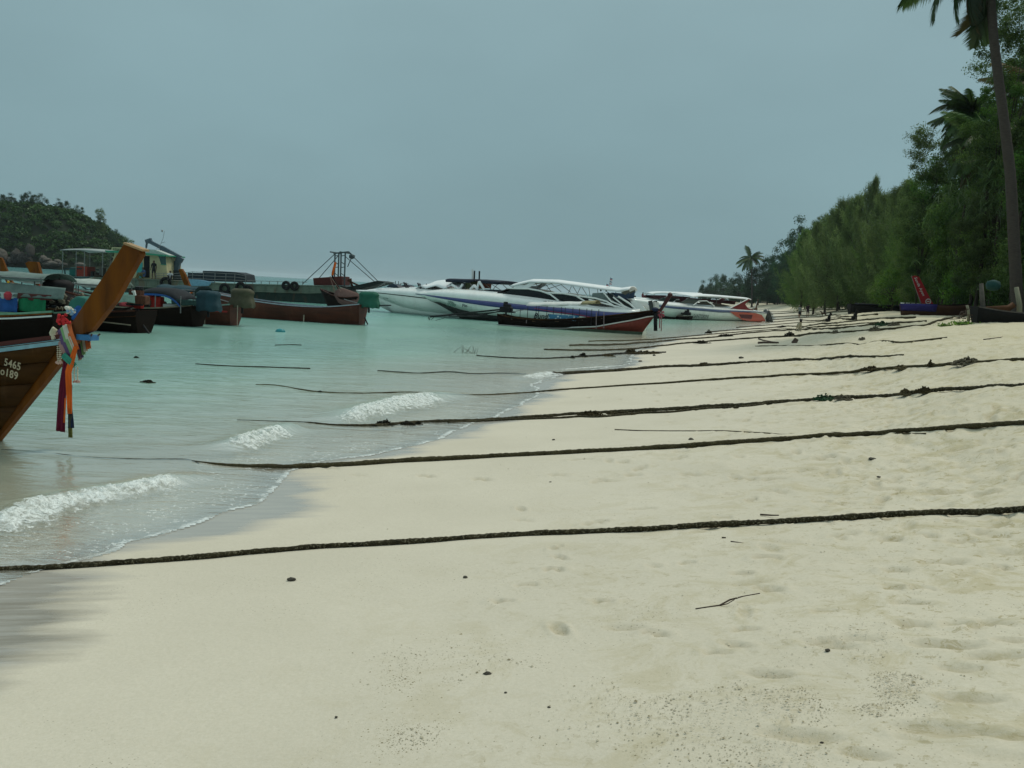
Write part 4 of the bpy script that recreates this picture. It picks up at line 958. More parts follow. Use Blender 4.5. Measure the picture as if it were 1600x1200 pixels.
# white cover with red lettering, navy folded bimini
cov = [(668, 449), (676, 443), (684, 438.5), (700, 437), (712, 439), (724, 442), (733, 446), (727, 452)]
wv_ = []
for i, q in enumerate(cov):
    x, z = fI.S(q[0], q[1], 0); zb_ = fI.S(q[0], 451.5, 0)[1]
    wv_.append([(x, v*1.2, lerp(z, zb_+(.16 if i % 2 else -.02), abs(v)**1.5)) for v in np.linspace(-1, 1, 9)])
MB().grid(wv_).build('boat_cover', CANV, root, smooth=True, solid=.02)
side_text(root, fI, 'NATURE', 697, 449, 3.2, fI.side()*1.12, mat('pink_red_lettering', (.42, .06, .10), .5), .4, 1.1, 1.3)
for (a, b2_) in (((706, 445), (718, 452)), ((718, 452), (723, 444)), ((745, 452), (749, 440)), ((749, 440), (757, 453)), ((735, 452), (741, 446)), ((741, 446), (747, 453))):
    (xa_, za_), (xb_, zb_) = fI.S(*a, off), fI.S(*b2_, off); MB().tube([(xa_, off, za_), (xb_, off, zb_)], .08, 6).build('cover_fold', CANV, root)
roof(root, fI, [(698, 437.5), (715, 438.2), (735, 438.5)], 2.2, mat('navy_canvas', (.015, .022, .04), .7), .16, .05, 'bimini_roll'); roof(root, fI, [(748, 439), (765, 440), (780, 441.5)], 2.2, mat('navy_canvas', (.015, .022, .04), .7), .16, .05, 'bimini_roll')
for a, c_ in (((756, 441), (768, 453)), ((779, 442), (770, 453)), ((768, 444), (782, 453)), ((733, 440), (740, 452)), ((704, 439), (712, 446))): strut(root, fI, a, c_, off*.8, .02, STEEL, 'bimini_strut')
panel(root, fI, [(732, 440), (739, 439), (741, 450), (733, 451)], off*.3, mat('olive_canvas', (.10, .12, .06), .8), 'seat_cover', .7); panel(root, fI, [(749, 440), (754, 441), (753, 450), (750, 450)], off*.3, mat('rust_canvas', (.14, .05, .03), .8), 'seat_cover', .5)
strut(root, fI, (737.5, 421), (738, 438), .05, .025, PWHITE, 'radio_mast'); strut(root, fI, (741.5, 423), (741, 440), .25, .05, BLACKM, 'furled_flag')
roof(root, fI, [(757, 453), (786, 454.5)], 2.0, mat('navy_canvas', (.015, .022, .04), .7), .05, .02, 'seat_back')
# large blue-striped speedboat
a_ = P(1012, 517); b_ = P(722, 498); fJ = Frame((a_.x, a_.y, 0), math.atan2(b_.y-a_.y, b_.x-a_.x)); s1 = fJ.side()
root, cJ = speedboat(fJ, 3.3, [(1000, 489), (960, 488), (930, 485.5), (880, 481), (840, 478), (790, 473), (740, 468.5), (700, 464.5), (670, 461.5), (652, 459.5)],
    [(1000, 500), (960, 500), (930, 497), (880, 490), (840, 486), (800, 482.5), (760, 478), (720, 472), (690, 467), (665, 463), (652, 460.3)],
    [(1000, 483), (960, 482), (930, 479.5), (880, 472), (840, 466), (800, 461), (760, 457), (720, 454.5), (690, 453.3), (665, 454), (650, 457.5)],
    [(1000, 512), (850, 501), (800, 496), (770, 492.5), (740, 488.5), (715, 483), (695, 477), (680, 472)],
    [(649, 459), (664, 464), (684, 475), (700, 484), (713, 492), (724, 499)], 'large white speedboat with royal blue stripe and long white canopy', BLUEP)
o2 = s1*1.28
panel(root, fJ, [(783, 460), (794, 454.5), (802, 451.5), (822, 451.5), (842, 455), (856, 460), (870, 469.5), (840, 466)], o2, GLASS, 'side_window')
panel(root, fJ, [(857, 458), (880, 459.5), (898, 462.5), (914, 472.5), (896, 472), (877, 470)], o2, GLASS, 'side_window')
panel(root, fJ, [(906, 463.5), (930, 467), (945, 471), (960, 479.5), (940, 478), (919, 473.5)], o2, GLASS, 'side_window')
panel(root, fJ, [(948, 455), (958, 462), (975, 470), (1000, 486), (985, 484), (960, 472), (952, 463)], o2, GLASS, 'side_window')
def swoop(fr, pts, off, r, mt, nme='window_frame'):
    for s2 in (1, -1):
        q = [fr.S(x, y, off) for x, y in pts]; MB().tube([(x, off*s2, z) for x, z in q], r, 6).build(nme, mt, root)
swoop(fJ, [(798, 450.5), (825, 451), (845, 454.5), (860, 460), (873, 470)], o2*1.02, .055, GEL); swoop(fJ, [(855, 457.5), (880, 458.5), (900, 462), (918, 473.5)], o2*1.02, .055, GEL); swoop(fJ, [(904, 462.5), (930, 466), (948, 471), (964, 481)], o2*1.02, .055, GEL)
swoop(fJ, [(943, 457), (955, 471), (980, 481)], o2*1.03, .05, GEL); swoop(fJ, [(966, 463), (985, 475), (999, 489)], o2*1.03, .06, GEL); swoop(fJ, [(958, 464), (975, 478), (986, 483)], o2*1.03, .045, GEL); swoop(fJ, [(920, 468), (960, 478), (992, 487)], o2*1.03, .05, GEL)
# windscreen wraps across the front of the cabin
w0, w1 = fJ.S(783, 460, 0), fJ.S(802, 451.5, 0)
MB().grid([[(w0[0]+.35*(1-v*v), v*1.27, w0[1]), (w1[0]+.1*(1-v*v), v*1.22, w1[1])] for v in np.linspace(-1, 1, 9)]).build('windscreen', GLASS, root, smooth=True, solid=.03)
c0, c1 = fJ.S(802, 451.2, 0), fJ.S(965, 481, 0)
MB().grid([[(fJ.S(px_, py_, 0)[0], v*1.24, fJ.S(px_, py_, 0)[1]) for v in (-1, 1)] for px_, py_ in ((802, 451), (850, 456), (900, 462), (945, 470))]).build('cabin_roof', GEL, root, solid=.05)
roof(root, fJ, [(799, 446.5), (812, 443), (828, 439.5), (866, 440.5), (900, 445), (945, 451), (966, 453.5), (984, 451)], 2.7, CANV, .06, .14)
panel(root, fJ, [(800, 446), (820, 445.5), (829, 441), (838, 441.5), (826, 450.5), (806, 449.5)], s1*1.3, CANV, 'canopy_side', .03)
for a, c_ in (((822, 450), (830, 442)), ((836, 442), (845, 454)), ((861, 443), (877, 456)), ((893, 447), (888, 458)), ((895, 447), (903, 460)), ((920, 450), (922, 463)), ((838, 451), (863, 443))): strut(root, fJ, a, c_, s1*1.2, .02)
panel(root, fJ, [(955, 457), (975, 459), (984, 455), (982, 466), (968, 466), (961, 463)], s1*.9, mat('slate_panel', (.06, .10, .17), .5), 'stern_panel'); panel(root, fJ, [(970, 457), (983, 452), (984, 456), (977, 461)], s1*1.0, mat('khaki_edge', (.20, .20, .16), .7), 'canopy_flap')
panel(root, fJ, [(924, 466), (926, 458), (945, 457), (952, 470), (938, 468)], s1*1.1, mat('clear_curtain', (.22, .28, .27), .3, .3, 14), 'side_curtain')
strut(root, fJ, (938.5, 452), (939, 455), s1*.8, .05, BLACKM, 'roof_light')
panel(root, fJ, [(985, 470), (1000, 473), (1012, 487), (1000, 489), (990, 480)], s1*1.2, GEL, 'stern_fin', .06)
strut(root, fJ, (1016, 470), (1019, 487), s1*.9, .14, mat('outboard_grey', (.05, .06, .06), .4), 'outboard_leg'); strut(root, fJ, (1022, 472), (1024, 484), s1*.5, .12, PWHITE, 'outboard_cowl')
mb_ = MB()
side_text(root, fJ, 'Bundhaya', 833, 497, 8.5, s1*1.69, mat('dark_lettering', (.015, .02, .03), .5), .35, 1.0, .95)
side_text(root, fJ, '2000', 699, 474.0, 4.2, s1*1.12, mat('green_lettering', (.06, .16, .12), .5), .1, 1, 1.0, .0); side_text(root, fJ, '20000', 698, 478.2, 4.2, s1*1.12, mat('green_lettering', (.06, .16, .12), .5), .1, 1, 1.0)
side_text(root, fJ, 'no', 726, 474.5, 3.6, s1*1.30, mat('dark_lettering', (.015, .02, .03), .5), 0, 1.1, 1.2); side_text(root, fJ, 'Fin  1', 722, 479.5, 4.8, s1*1.30, mat('dark_lettering', (.015, .02, .03), .5), 0, 1.1, 1.0)
side_text(root, fJ, '๑๗๒ Bund', 849, 471.2, 1.8, s1*1.5, mat('dark_lettering', (.015, .02, .03), .5), .2, 1.2, 1.2)
swoop(fJ, [(835, 482), (870, 488), (900, 491), (930, 497)], s1*1.66, .02, mat('thin_red_line', (.35, .05, .07), .4), 'pinstripe')
# pair of little flags at the canopy
def flagstick(label, fr, px0, py0, px1, py1, off, cols_):
    (x0, z0), (x1, z1) = fr.S(px0, py0, off), fr.S(px1, py1, off)
    r_ = empty('small_flag', fr.W(x0, off, z0), fr.a, label, 'flag')
    MB().tube([(0, 0, 0), (x1-x0, 0, z1-z0)], .012, 5).build('flag_stick', STEEL, r_)
    for i, c_ in enumerate(cols_):
        t0 = .45+.5*i/len(cols_); t1 = .45+.5*(i+.8)/len(cols_)
        pts = [((x1-x0)*t0, (z1-z0)*t0), ((x1-x0)*t0-.14, (z1-z0)*t0-.02), ((x1-x0)*t1-.13, (z1-z0)*t1-.03), ((x1-x0)*t1, (z1-z0)*t1)]
        MB().prism(pts, -.006, .006).build('flag_band', c_, r_)
FR, FW, FB = cloth('flag_red', (.42, .03, .04)), cloth('flag_white', (.7, .7, .68)), cloth('flag_blue', (.02, .03, .10))
flagstick('taller red, white and blue flag on the big white canopy', fJ, 951, 453, 954, 433, s1*.7, [FR, FW, FB, FW, FR, FB]); flagstick('shorter red, white and blue flag left of the taller one', fJ, 946, 452, 948, 443, s1*.3, [FW, FR, FB])
# red-sterned speedboat
a_ = P(1196, 502.5); b_ = P(1040, 498); fL = Frame((a_.x, a_.y, 0), math.atan2(b_.y-a_.y, b_.x-a_.x)); s1 = fL.side()
root, cL = speedboat(fL, 3.4, [(1194, 489), (1180, 486.5), (1150, 485), (1120, 484), (1085, 481), (1050, 478.5), (1020, 475), (990, 470)], [(1194, 490), (1180, 487.5), (1150, 488.5), (1120, 488), (1085, 485), (1050, 482), (1020, 477.5), (990, 471)],
    [(1194, 488), (1180, 485), (1150, 482.5), (1120, 480), (1085, 477), (1050, 473.5), (1020, 469.5), (990, 466)], [(1196, 500.5), (1140, 500.5), (1080, 498), (1040, 494), (1010, 483)],
    [(986, 468), (1000, 476), (1015, 485), (1030, 494), (1040, 499)], 'white speedboat with orange-red stern and slate blue stripe', BLUEP2)
oL = s1*1.72
panel(root, fL, [(1140, 486.8), (1180, 489), (1190, 492), (1195, 499), (1196, 502.3), (1172, 501.8), (1160, 500), (1150, 494)], oL, ORED, 'stern_panel', .03)
panel(root, fL, [(1155, 491), (1176, 492), (1174, 498.5), (1158, 497)], oL*1.012, mat('dark_emblem', (.10, .025, .03), .5), 'emblem', .02)
panel(root, fL, [(1141, 481.5), (1156, 474), (1168, 467), (1172, 468), (1164, 475), (1168, 481), (1180, 486), (1160, 484)], s1*1.5, DRED, 'stern_arch', .05)
o3 = s1*1.45
panel(root, fL, [(1089, 476), (1095, 471.5), (1104, 471), (1113, 477)], o3, GLASS, 'side_window'); panel(root, fL, [(1114, 473.5), (1130, 475.5), (1144, 478.5), (1130, 479.5), (1118, 478.8)], o3, GLASS, 'side_window')
panel(root, fL, [(1062, 473.5), (1074, 467), (1096, 468), (1088, 475.5)], o3, mat('smoky_glass', (.05, .07, .07), .1, .2), 'side_window')
swoop(fL, [(1083, 477), (1092, 470.5), (1104, 470), (1116, 478)], s1*1.5, .05, GEL); swoop(fL, [(1110, 472), (1116, 479)], s1*1.5, .05, GEL); swoop(fL, [(1141, 481.5), (1170, 466.5)], s1*1.56, .05, GEL)
roof(root, fL, [(1079, 463.5), (1092, 461.8), (1120, 462.8), (1150, 465.2), (1172, 467.2)], 3.0, CANV, .10, .12)
strut(root, fL, (1072, 467), (1080, 464), s1*1.3, .03); strut(root, fL, (1120, 466), (1119, 474), s1*1.3, .03); strut(root, fL, (1183, 471), (1178, 482), s1*1.0, .03, PWHITE, 'flag_staff')
panel(root, fL, [(1060, 464), (1110, 468), (1150, 470), (1148, 476), (1112, 472), (1064, 472)], .0, mat('crimson_curtain', (.09, .02, .03), .7), 'canopy_lining', .04, False)
side_text(root, fL, 'SANTORINI', 1083, 496.8, 6.0, s1*1.73, mat('grey_outline_lettering', (.05, .07, .07), .5), .25, 1.05, 1.0)
for dx_ in (0, 3): strut(root, fL, (1197+dx_, 488), (1203+dx_*.5, 503), s1*(.9-dx_*.25), .28, mat('outboard_grey', (.05, .06, .06), .4), 'outboard')
MB().lathe((*(fL.S(1190, 487)[0], s1*.6, fL.S(1190, 487)[1]),), [(.1, -.2), (.35, -.1), (.35, .15), (.15, .3)], 10).build('outboard_cowl', mat('outboard_grey', (.05, .06, .06), .4), root)
# speedboat one further out, only roof, dark glass and foredeck in view
a_ = P(1120, 493); b_ = P(985, 486); fM = Frame((a_.x, a_.y, 0), math.atan2(b_.y-a_.y, b_.x-a_.x)); s1 = fM.side()
root, cM = speedboat(fM, 3.2, [(1120, 480), (1080, 476), (1040, 472), (1000, 469), (978, 466)], [(1120, 482), (1080, 478), (1040, 474), (1000, 470.3), (978, 466.6)], [(1120, 476), (1080, 472), (1040, 469), (1000, 465.5), (976, 464)],
    [(1120, 490), (1050, 484), (1000, 475)], [(972, 465), (985, 472), (1000, 483)], 'farther white speedboat with dark red windows and people on its foredeck', BLUEP2)
roof(root, fM, [(1017, 459.5), (1025, 457.8), (1035, 457.2), (1065, 458), (1098, 459.5)], 3.0, CANV, .09, .12)
panel(root, fM, [(1013, 466), (1020, 461.5), (1050, 462), (1078, 464), (1078, 470.5), (1058, 470), (1035, 468)], s1*1.35, mat('dark_red_glass', (.045, .012, .02), .2, .5, 3), 'side_window')
strut(root, fM, (1020, 462), (1024, 459), s1*1.3, .03); strut(root, fM, (1066, 459), (1068, 464), s1*1.3, .03)
# small longtail between the bow and the red-sterned speedboat
f = frame_px((1079, 500.5), (1036, 497.5)); 
root, secs = longtail(f, 4.0, 1.0, .42, .34, .6, WOODDK, [(WOODGR, .0, .05, .05)], 'small dark longtail boat moored beside the blue-striped hull', rake=.5)
ex, ez = f.S(1074, 489); engine(root, ex, ez-.48, shaft=f.S(1040, 486)); ex, ez = f.S(1060, 483); garland(root, ex-.1, ez-.3, .1, .5, cloth('dark_rose', (.22, .03, .04)), .16, 'flower_bunch')
MB().box((f.S(1045, 490)[0], 0, f.S(1045, 490)[1]), (1.1, .7, .4)).build('gear_box', mat('dark_box', (.03, .028, .024), .8), root, bevel=.05)
# bow of a longtail on the waterline past the red stern
f = frame_px((1175, 489), (1200, 492)); 
root, secs = longtail(f, 4.5, 1.3, .8, .7, 1.2, mat('ochre_brown_hull', (.13, .055, .02), .6), [(WOODOR, .0, .07, .06)], 'brown longtail bow with slim raked prow beyond the red speedboat stern', rake=.7)
gq = gun(secs, 1.0); prow_board(root, [(gq[0]-.3, gq[2]-.3), (gq[0], gq[2]-.1), (gq[0]+1.15, gq[2]+1.6), (gq[0]+.95, gq[2]+1.68), (gq[0]-.35, gq[2]+.1)], .16, WOODRED)
ribbons_on(root, gq[0]+.15, gq[2]+.4, f.side(), [('marigold', (.75, .38, .01)), ('dusty_pink', (.42, .27, .24))], .8, 1, .14)
# ================================================================== BARGE
a_ = P(142, 452.5); b_ = P(512, 474); fB = Frame((a_.x, a_.y, 0), math.atan2(b_.y-a_.y, b_.x-a_.x)); sB = fB.side(); HB = 2.6
Sb = lambda x, y, o=None: fB.S(x, y, sB*HB if o is None else o)
BGREY = mat('barge_grey_green', (.130, .170, .130), .8, .35, 1.5, .2, stain=.8); BDK = mat('barge_dark_green', (.018, .038, .030), .8, .4, 2, .2, stain=.4)
CREAM = mat('cream_yellow_paint', (.46, .43, .25), .7, .12, 2, .05, stain=.3); EDGEG = mat('roof_green', (.04, .25, .15), .5, .2); SLATE = mat('crane_slate', (.075, .115, .14), .5, .25, 4); DARKBOX = mat('grey_bin', (.030, .042, .050), .8, .3, 3)
bg = empty('work_barge', fB.W(0, 0, 0), fB.a, 'long grey-green work barge with cream cabin, blue-grey crane and steel gantry', 'barge')
def bp(pts, y0, y1, mt, nme, parent=None, bevel=0, off=None):
    return MB().prism([Sb(x, y, off) for x, y in pts], y0, y1).build(nme, mt, parent or bg, bevel=bevel)
yn, yf = sB*HB, -sB*HB
hull_ = bp([(140, 433), (208, 434.5), (283, 438.5), (330, 442), (480, 445.5), (523, 446.5), (540, 452), (535, 456), (480, 457.5), (400, 455), (140, 444)], yf, yn, BGREY, 'hull')
lo_ = bp([(141, 444), (400, 455), (480, 457.5), (535, 456), (524, 465), (508, 475), (508, 480), (141, 470)], yf*.985, yn*.985, BDK, 'hull_bottom')
for px_ in range(160, 530, 17):
    x, z = Sb(px_, 450); zt = interp([Sb(a, 0)[0] for a in (140, 283, 330, 523)], [Sb(140, 433)[1], Sb(283, 438.5)[1], Sb(330, 442)[1], Sb(523, 446.5)[1]], x)
    MB().box((x, yn+sB*.03, zt-.36), (.05, .05, .62)).build('hull_rib', BGREY, bg)
for pa, pb_ in (((140, 434), (283, 439.3)), ((283, 439.3), (330, 442.8)), ((330, 442.8), (523, 447.2)), ((141, 444.5), (400, 455.5)), ((400, 455.5), (480, 458)), ((480, 458), (533, 456.6))):
    (x0, z0), (x1, z1) = Sb(*pa), Sb(*pb_); MB().tube([(x0, yn+sB*.03, z0), (x1, yn+sB*.03, z1)], .05, 6).build('rub_rail', BGREY, bg)
# railing
rp_ = [(244, 427, 437), (256, 427, 438), (268, 428, 438), (301, 424.5, 440), (318, 425.5, 441), (336, 426.5, 442), (353, 427.5, 442.3), (367, 428, 442.6), (384, 431, 443)]
prevx = None; ry = yn*.93
for x_, t_, b2_ in rp_:
    (x, zt), (_, zb_) = Sb(x_, t_, ry), Sb(x_, b2_, ry)
    MB().tube([(x, ry, zb_-.15), (x, ry, zt)], .028, 6).build('rail_post', STEEL, bg)
    if prevx:
        for u in (1, .66, .33): MB().tube([(prevx[0], ry, lerp(prevx[1], prevx[2], u)), (x, ry, lerp(zb_, zt, u))], .02, 5).build('rail_bar', STEEL, bg)
    prevx = (x, zb_, zt)
for x_ in range(395, 486, 13):
    x, z = Sb(x_, 443.5, ry); MB().tube([(x, ry, z-.2), (x, ry, z+.22)], .03, 5).build('rail_post', STEEL, bg)
(x0, z0), (x1, z1) = Sb(386, 438.5, ry), Sb(480, 441, ry); MB().tube([(x0, ry, z0), (x1, ry, z1)], .02, 5).build('rail_bar', STEEL, bg)
# cabin
cy = yn*.62
cab = bp([(179, 395), (258, 398.5), (262, 436), (165, 434), (171, 420), (177, 405)], yf*.5, cy, CREAM, 'cabin_wall', off=cy)
def cp(pts, mt, nme, d=.04, parent=None): return MB().prism([Sb(x, y, cy) for x, y in pts], cy+sB*.01, cy+sB*d).build(nme, mt, parent or bg)
bp([(168, 391.5), (206, 393), (264, 399), (264, 401), (206, 396.5), (169, 394.5)], yf*.62, yn*.80, EDGEG, 'cabin_roof', off=cy)
bp([(205, 386.5), (240, 390), (262, 398.6), (206, 393)], yf*.4, cy*.8, mat('hazy_white_roof', (.45, .50, .47), .7), 'roof_hatch', off=cy)
bp([(175, 386), (206, 387), (206, 392.5), (173, 391)], cy*.95, cy, CREAM, 'name_board', off=cy)
sx_, sz_ = Sb(177, 391, cy); text_mesh('ETERNA', .24, mat('dark_green_lettering', (.02, .08, .05), .6), bg, (sx_, cy+sB*.02, sz_), side_rot(fB), 'lettering', .004, 0, 1.15, 'LEFT')
cp([(225, 400), (234, 400), (234, 434), (225, 434)], mat('door_dark', (.008, .010, .012), .8), 'doorway', .02); cp([(215, 410), (223, 410), (223, 434), (213, 434)], mat('turquoise_door', (.05, .32, .30), .5, .2), 'door', .05)
cp([(248, 400.5), (259, 401), (260, 414), (252, 413)], mat('teal_glass', (.04, .10, .09), .2, .2), 'window', .03); cp([(247, 399.8), (260, 400.3), (260, 401), (247, 400.6)], EDGEG, 'window_frame', .06); cp([(251.5, 412.5), (260.5, 413.5), (260.5, 414.5), (251.5, 413.6)], EDGEG, 'window_frame', .06)
# aft shelter with posts and platform
x0, z0 = Sb(101, 391.5, cy); x1, z1 = Sb(170, 395, cy)
MB().grid([[(lerp(x0, x1, u), v*HB*.9, lerp(z0, z1, u)+.10*math.sin(u*3)+.18*(1-v*v)) for v in np.linspace(-1, 1, 7)] for u in np.linspace(0, 1, 9)]).build('shelter_roof', mat('grey_sheet', (.30, .34, .33), .7, .2), bg, smooth=True, solid=.05)
for x_ in (104, 125, 138, 166):
    for yy2 in (yn*.85, yf*.85):
        (x, zt), (_, zb_) = Sb(x_, 393, cy), Sb(x_, 432, cy); MB().tube([(x, yy2, zb_), (x, yy2, zt)], .035, 6).build('shelter_post', STEEL, bg)
bp([(100, 432.5), (142, 433), (142, 435.5), (102, 434.5)], yf*.8, yn*.8, mat('platform_dark', (.02, .05, .055), .7), 'platform', off=cy)
for a, c_ in (((112, 435), (137, 452)), ((120, 435), (139, 449)), ((128, 435), (141, 446)), ((104, 431), (103, 420)), ((103, 420), (130, 420))):
    for yy2 in (yn*.7, yf*.7):
        p, q = Sb(*a, cy), Sb(*c_, cy); MB().tube([(p[0], yy2, p[1]), (q[0], yy2, q[1])], .06, 6).build('platform_strut', mat('platform_dark', (.02, .05, .055), .7), bg)
def on_barge(nme, label, cat, pts, y0, y1, mt, group=None, bevel=.04):
    q = [Sb(x, y, y1) for x, y in pts]; cx = sum(a for a, _ in q)/len(q); cz = min(b for _, b in q)
    o = MB().prism([(a-cx, b-cz) for a, b in q], y0-y1, 0).build(nme, mt, None, bevel=bevel); o.location = fB.W(cx, y1, cz); o.rotation_euler = (0, 0, fB.a); return tag(o, label, cat, group)
on_barge('red_tank', 'faded red square tank under the barge shelter roof', 'tank', [(119.5, 416), (136, 416.5), (136, 432), (119.5, 432)], cy-sB*1.4, cy, mat('faded_red', (.30, .05, .03), .7, .3))
on_barge('teal_drum', 'teal drum left of the red tank on the barge', 'drum', [(107, 418), (118, 417.5), (118, 432), (107, 432)], cy-sB*1.0, cy-sB*.05, mat('teal_plastic', (.02, .16, .14), .6, .3), bevel=.15)
gear = []
for i, (x, y, w_, h_, c_) in enumerate(((143, 428, 4, 9, (.03, .03, .03)), (149, 429, 4, 8, (.06, .05, .04)), (157, 424, 5, 12, (.10, .10, .09)), (152, 432, 10, 5, (.05, .045, .03)))):
    gear.append(on_barge('deck_gear', ['dark engine block under the shelter roof', 'brown crate between the shelter posts', 'grey standing machine next to the cream cabin wall', 'low dark heap of gear at the shelter edge'][i], 'deck gear', [(x-w_/2, y-h_/2), (x+w_/2, y-h_/2+.5), (x+w_/2, y+h_/2), (x-w_/2, y+h_/2)], cy-sB*.8, cy-sB*.1, mat('gear%d' % i, c_, .8, .4)))
on_barge('grey_bin', 'long low dark grey bin on the barge deck', 'container', [(293, 426), (317, 426.5), (317, 438), (293, 437)], -sB*.6, sB*1.9, DARKBOX)
on_barge('grey_bin', 'taller dark grey covered bin in the middle of the barge deck', 'container', [(316.5, 423), (340, 423.5), (368, 425), (382, 429), (384, 441), (317, 439)], -sB*.4, sB*2.0, DARKBOX)
on_barge('blue_tarpaulin', 'light blue tarpaulin folded over the barge edge', 'tarpaulin', [(291, 436), (310, 437), (329, 440.5), (329, 443.5), (325, 447), (300, 447), (291, 441)], sB*1.9, sB*2.75, TARPLB)
on_barge('white_tank', 'white plastic tank beside the standing person on the barge', 'tank', [(246, 427), (259, 427.5), (259, 436.5), (246, 436)], sB*.5, sB*1.6, mat('white_tank', (.55, .58, .55), .5, .1), bevel=.1)
on_barge('rust_red_bin', 'rust-red steel bin at the foot of the gantry', 'bin', [(489, 434.5), (533, 431.5), (534, 446), (490, 445.5)], -sB*.9, sB*1.8, mat('rust_red', (.085, .022, .018), .8, .3, 2))
# crane
cz0 = 0.
def bar_px(a, c_, w_, h_, mt, nme, parent=None, y=0.):
    p, q = Sb(*a, y), Sb(*c_, y); return MB().bar((p[0], y, p[1]), (q[0], y, q[1]), w_, h_).build(nme, mt, parent or bg, bevel=.02)
MB().lathe((Sb(275, 436, 0)[0], 0, Sb(275, 437, 0)[1]-.2), [(.6, 0), (.6, .5), (.42, .55), (.42, 1.0)], 12).build('crane_base', mat('crane_dark', (.02, .03, .035), .6), bg)
bar_px((275, 430), (279, 405), .42, .40, SLATE, 'crane_column'); bar_px((271, 428), (274, 408), .18, .16, SLATE, 'crane_ram')
bar_px((282, 403.5), (252, 387), .34, .42, SLATE, 'crane_boom'); bar_px((262, 392), (233, 377), .26, .30, SLATE, 'crane_boom'); bar_px((279, 409), (283, 402), .4, .5, SLATE, 'crane_knuckle')
bar_px((228, 378), (237, 375), .3, .35, SLATE, 'boom_head'); bar_px((229.5, 379), (228.5, 387), .14, .14, SLATE, 'hook_block')
MB().tube([(Sb(228.5, 387, 0)[0], 0, Sb(228.5, 387, 0)[1]), (Sb(228, 394, 0)[0], 0, Sb(228, 394, 0)[1])], .05, 6).build('hook', STEEL, bg)
for a, c_ in (((247, 392), (255, 372)), ((255, 372), (257, 361)), ((251, 380), (258, 378)), ((244, 390), (249, 384))): bar_px(a, c_, .03, .03, STEEL, 'radio_mast', y=sB*.5)
MB().lathe((Sb(257.5, 361, 0)[0], sB*.5, Sb(257.5, 361, sB*.5)[1]), [(.03, -.1), (.10, 0), (.03, .1)], 8).build('mast_ball', STEEL, bg)
# gantry: two lattice masts
GM = mat('gantry_steel', (.07, .09, .095), .6, .3)
for (xa, xb3) in (((523.5, 529.5)), ((533, 539.5))):
    for y_ in (sB*1.6, -sB*1.6):
        for top, bot in (((xa, 396), (xa-1.2, 446)), ((xb3, 395), (xb3-1.5, 447))):
            p, q = Sb(*top, y_), Sb(*bot, y_); MB().tube([(p[0], y_, p[1]), (q[0], y_, q[1])], .07, 6).build('mast_leg', GM, bg)
        for k in range(5):
            p, q = Sb(xa, 400+k*9, y_), Sb(xb3, 405+k*9 if k % 2 else 399+k*9, y_); MB().tube([(p[0], y_, p[1]), (q[0], y_, q[1])], .035, 5).build('mast_brace', GM, bg)
for a, c_, w_ in (((521, 396), (545, 393.5), .12), ((545, 393.5), (551, 400), .12)):
    for y_ in (sB*1.6, -sB*1.6): bar_px(a, c_, w_, w_, GM, 'top_beam', y=y_)
for x_ in (525, 540): p = Sb(x_, 395, 0); MB().bar((p[0], -1.7, p[1]), (p[0], 1.7, p[1]), .1, .1).build('cross_beam', GM, bg)
for a, c_ in (((523, 397), (473, 443.5)), ((530, 398), (499, 434)), ((546, 395), (590, 439)), ((540, 401), (585, 440))):
    for y_ in (sB*1.6, -sB*1.6): bar_px(a, c_, .06, .06, GM, 'stay', y=y_)
p = Sb(550, 401, 0); MB().lathe((p[0], 0, p[1]), [(.06, -.2), (.25, -.12), (.25, .12), (.06, .2)], 9).build('pulley', GM, bg)
MB().tube([V3(Sb(549, 403, 0), 0), V3(Sb(546, 410, 0), 0), V3(Sb(543, 417, 0), 0)], .04, 5).build('hanging_cable', GM, bg)
bp([(602, 441), (590, 438.5), (560, 445), (541, 449), (532, 446.5), (523, 447), (540, 455), (560, 452.5), (585, 446)], yf*.75, yn*.75, mat('ramp_black', (.018, .024, .022), .8, .4), 'bow_ramp', off=yn*.75)
for a, c_ in (((545, 436), (551, 447)), ((543, 438), (560, 446)), ((548, 435), (549, 447))): bar_px(a, c_, .14, .14, RUSTM, 'ramp_winch', y=sB*1.2)
TYRE = mat('tyre_rubber', (.010, .011, .012), .85, .3)
def tyre(label, px, py, r_):
    x, z = Sb(px, py, yn); b_ = MB(); rows = []
    for i in range(20):
        a = 2*math.pi*i/20; rows.append([((r_+.13*math.cos(t2))*math.cos(a), .13*math.sin(t2), (r_+.13*math.cos(t2))*math.sin(a)) for t2 in [2*math.pi*k/8 for k in range(8)]])
    rows.append(rows[0]); b_.grid(rows, close=True); o = b_.build('fender_tyre', TYRE, None, smooth=True); o.location = fB.W(x, yn+sB*.17, z); o.rotation_euler = (0, 0, fB.a); tag(o, label, 'tyre', 'tyres hung along the barge')
for px_, py_, r_, l_ in ((260, 442, .38, 'tyre hung on the barge below the white tank'), (352, 451, .34, 'tyre hung low beneath the taller grey bin'), (377, 449, .34, 'tyre hung under the right end of the grey bin'), (388, 453, .30, 'lowest tyre above the olive engine cover'), (448, 446, .26, 'small tyre on the plain middle of the barge side'), (461, 447, .26, 'small tyre left of the gantry stay foot')): tyre(l_, px_, py_, r_)
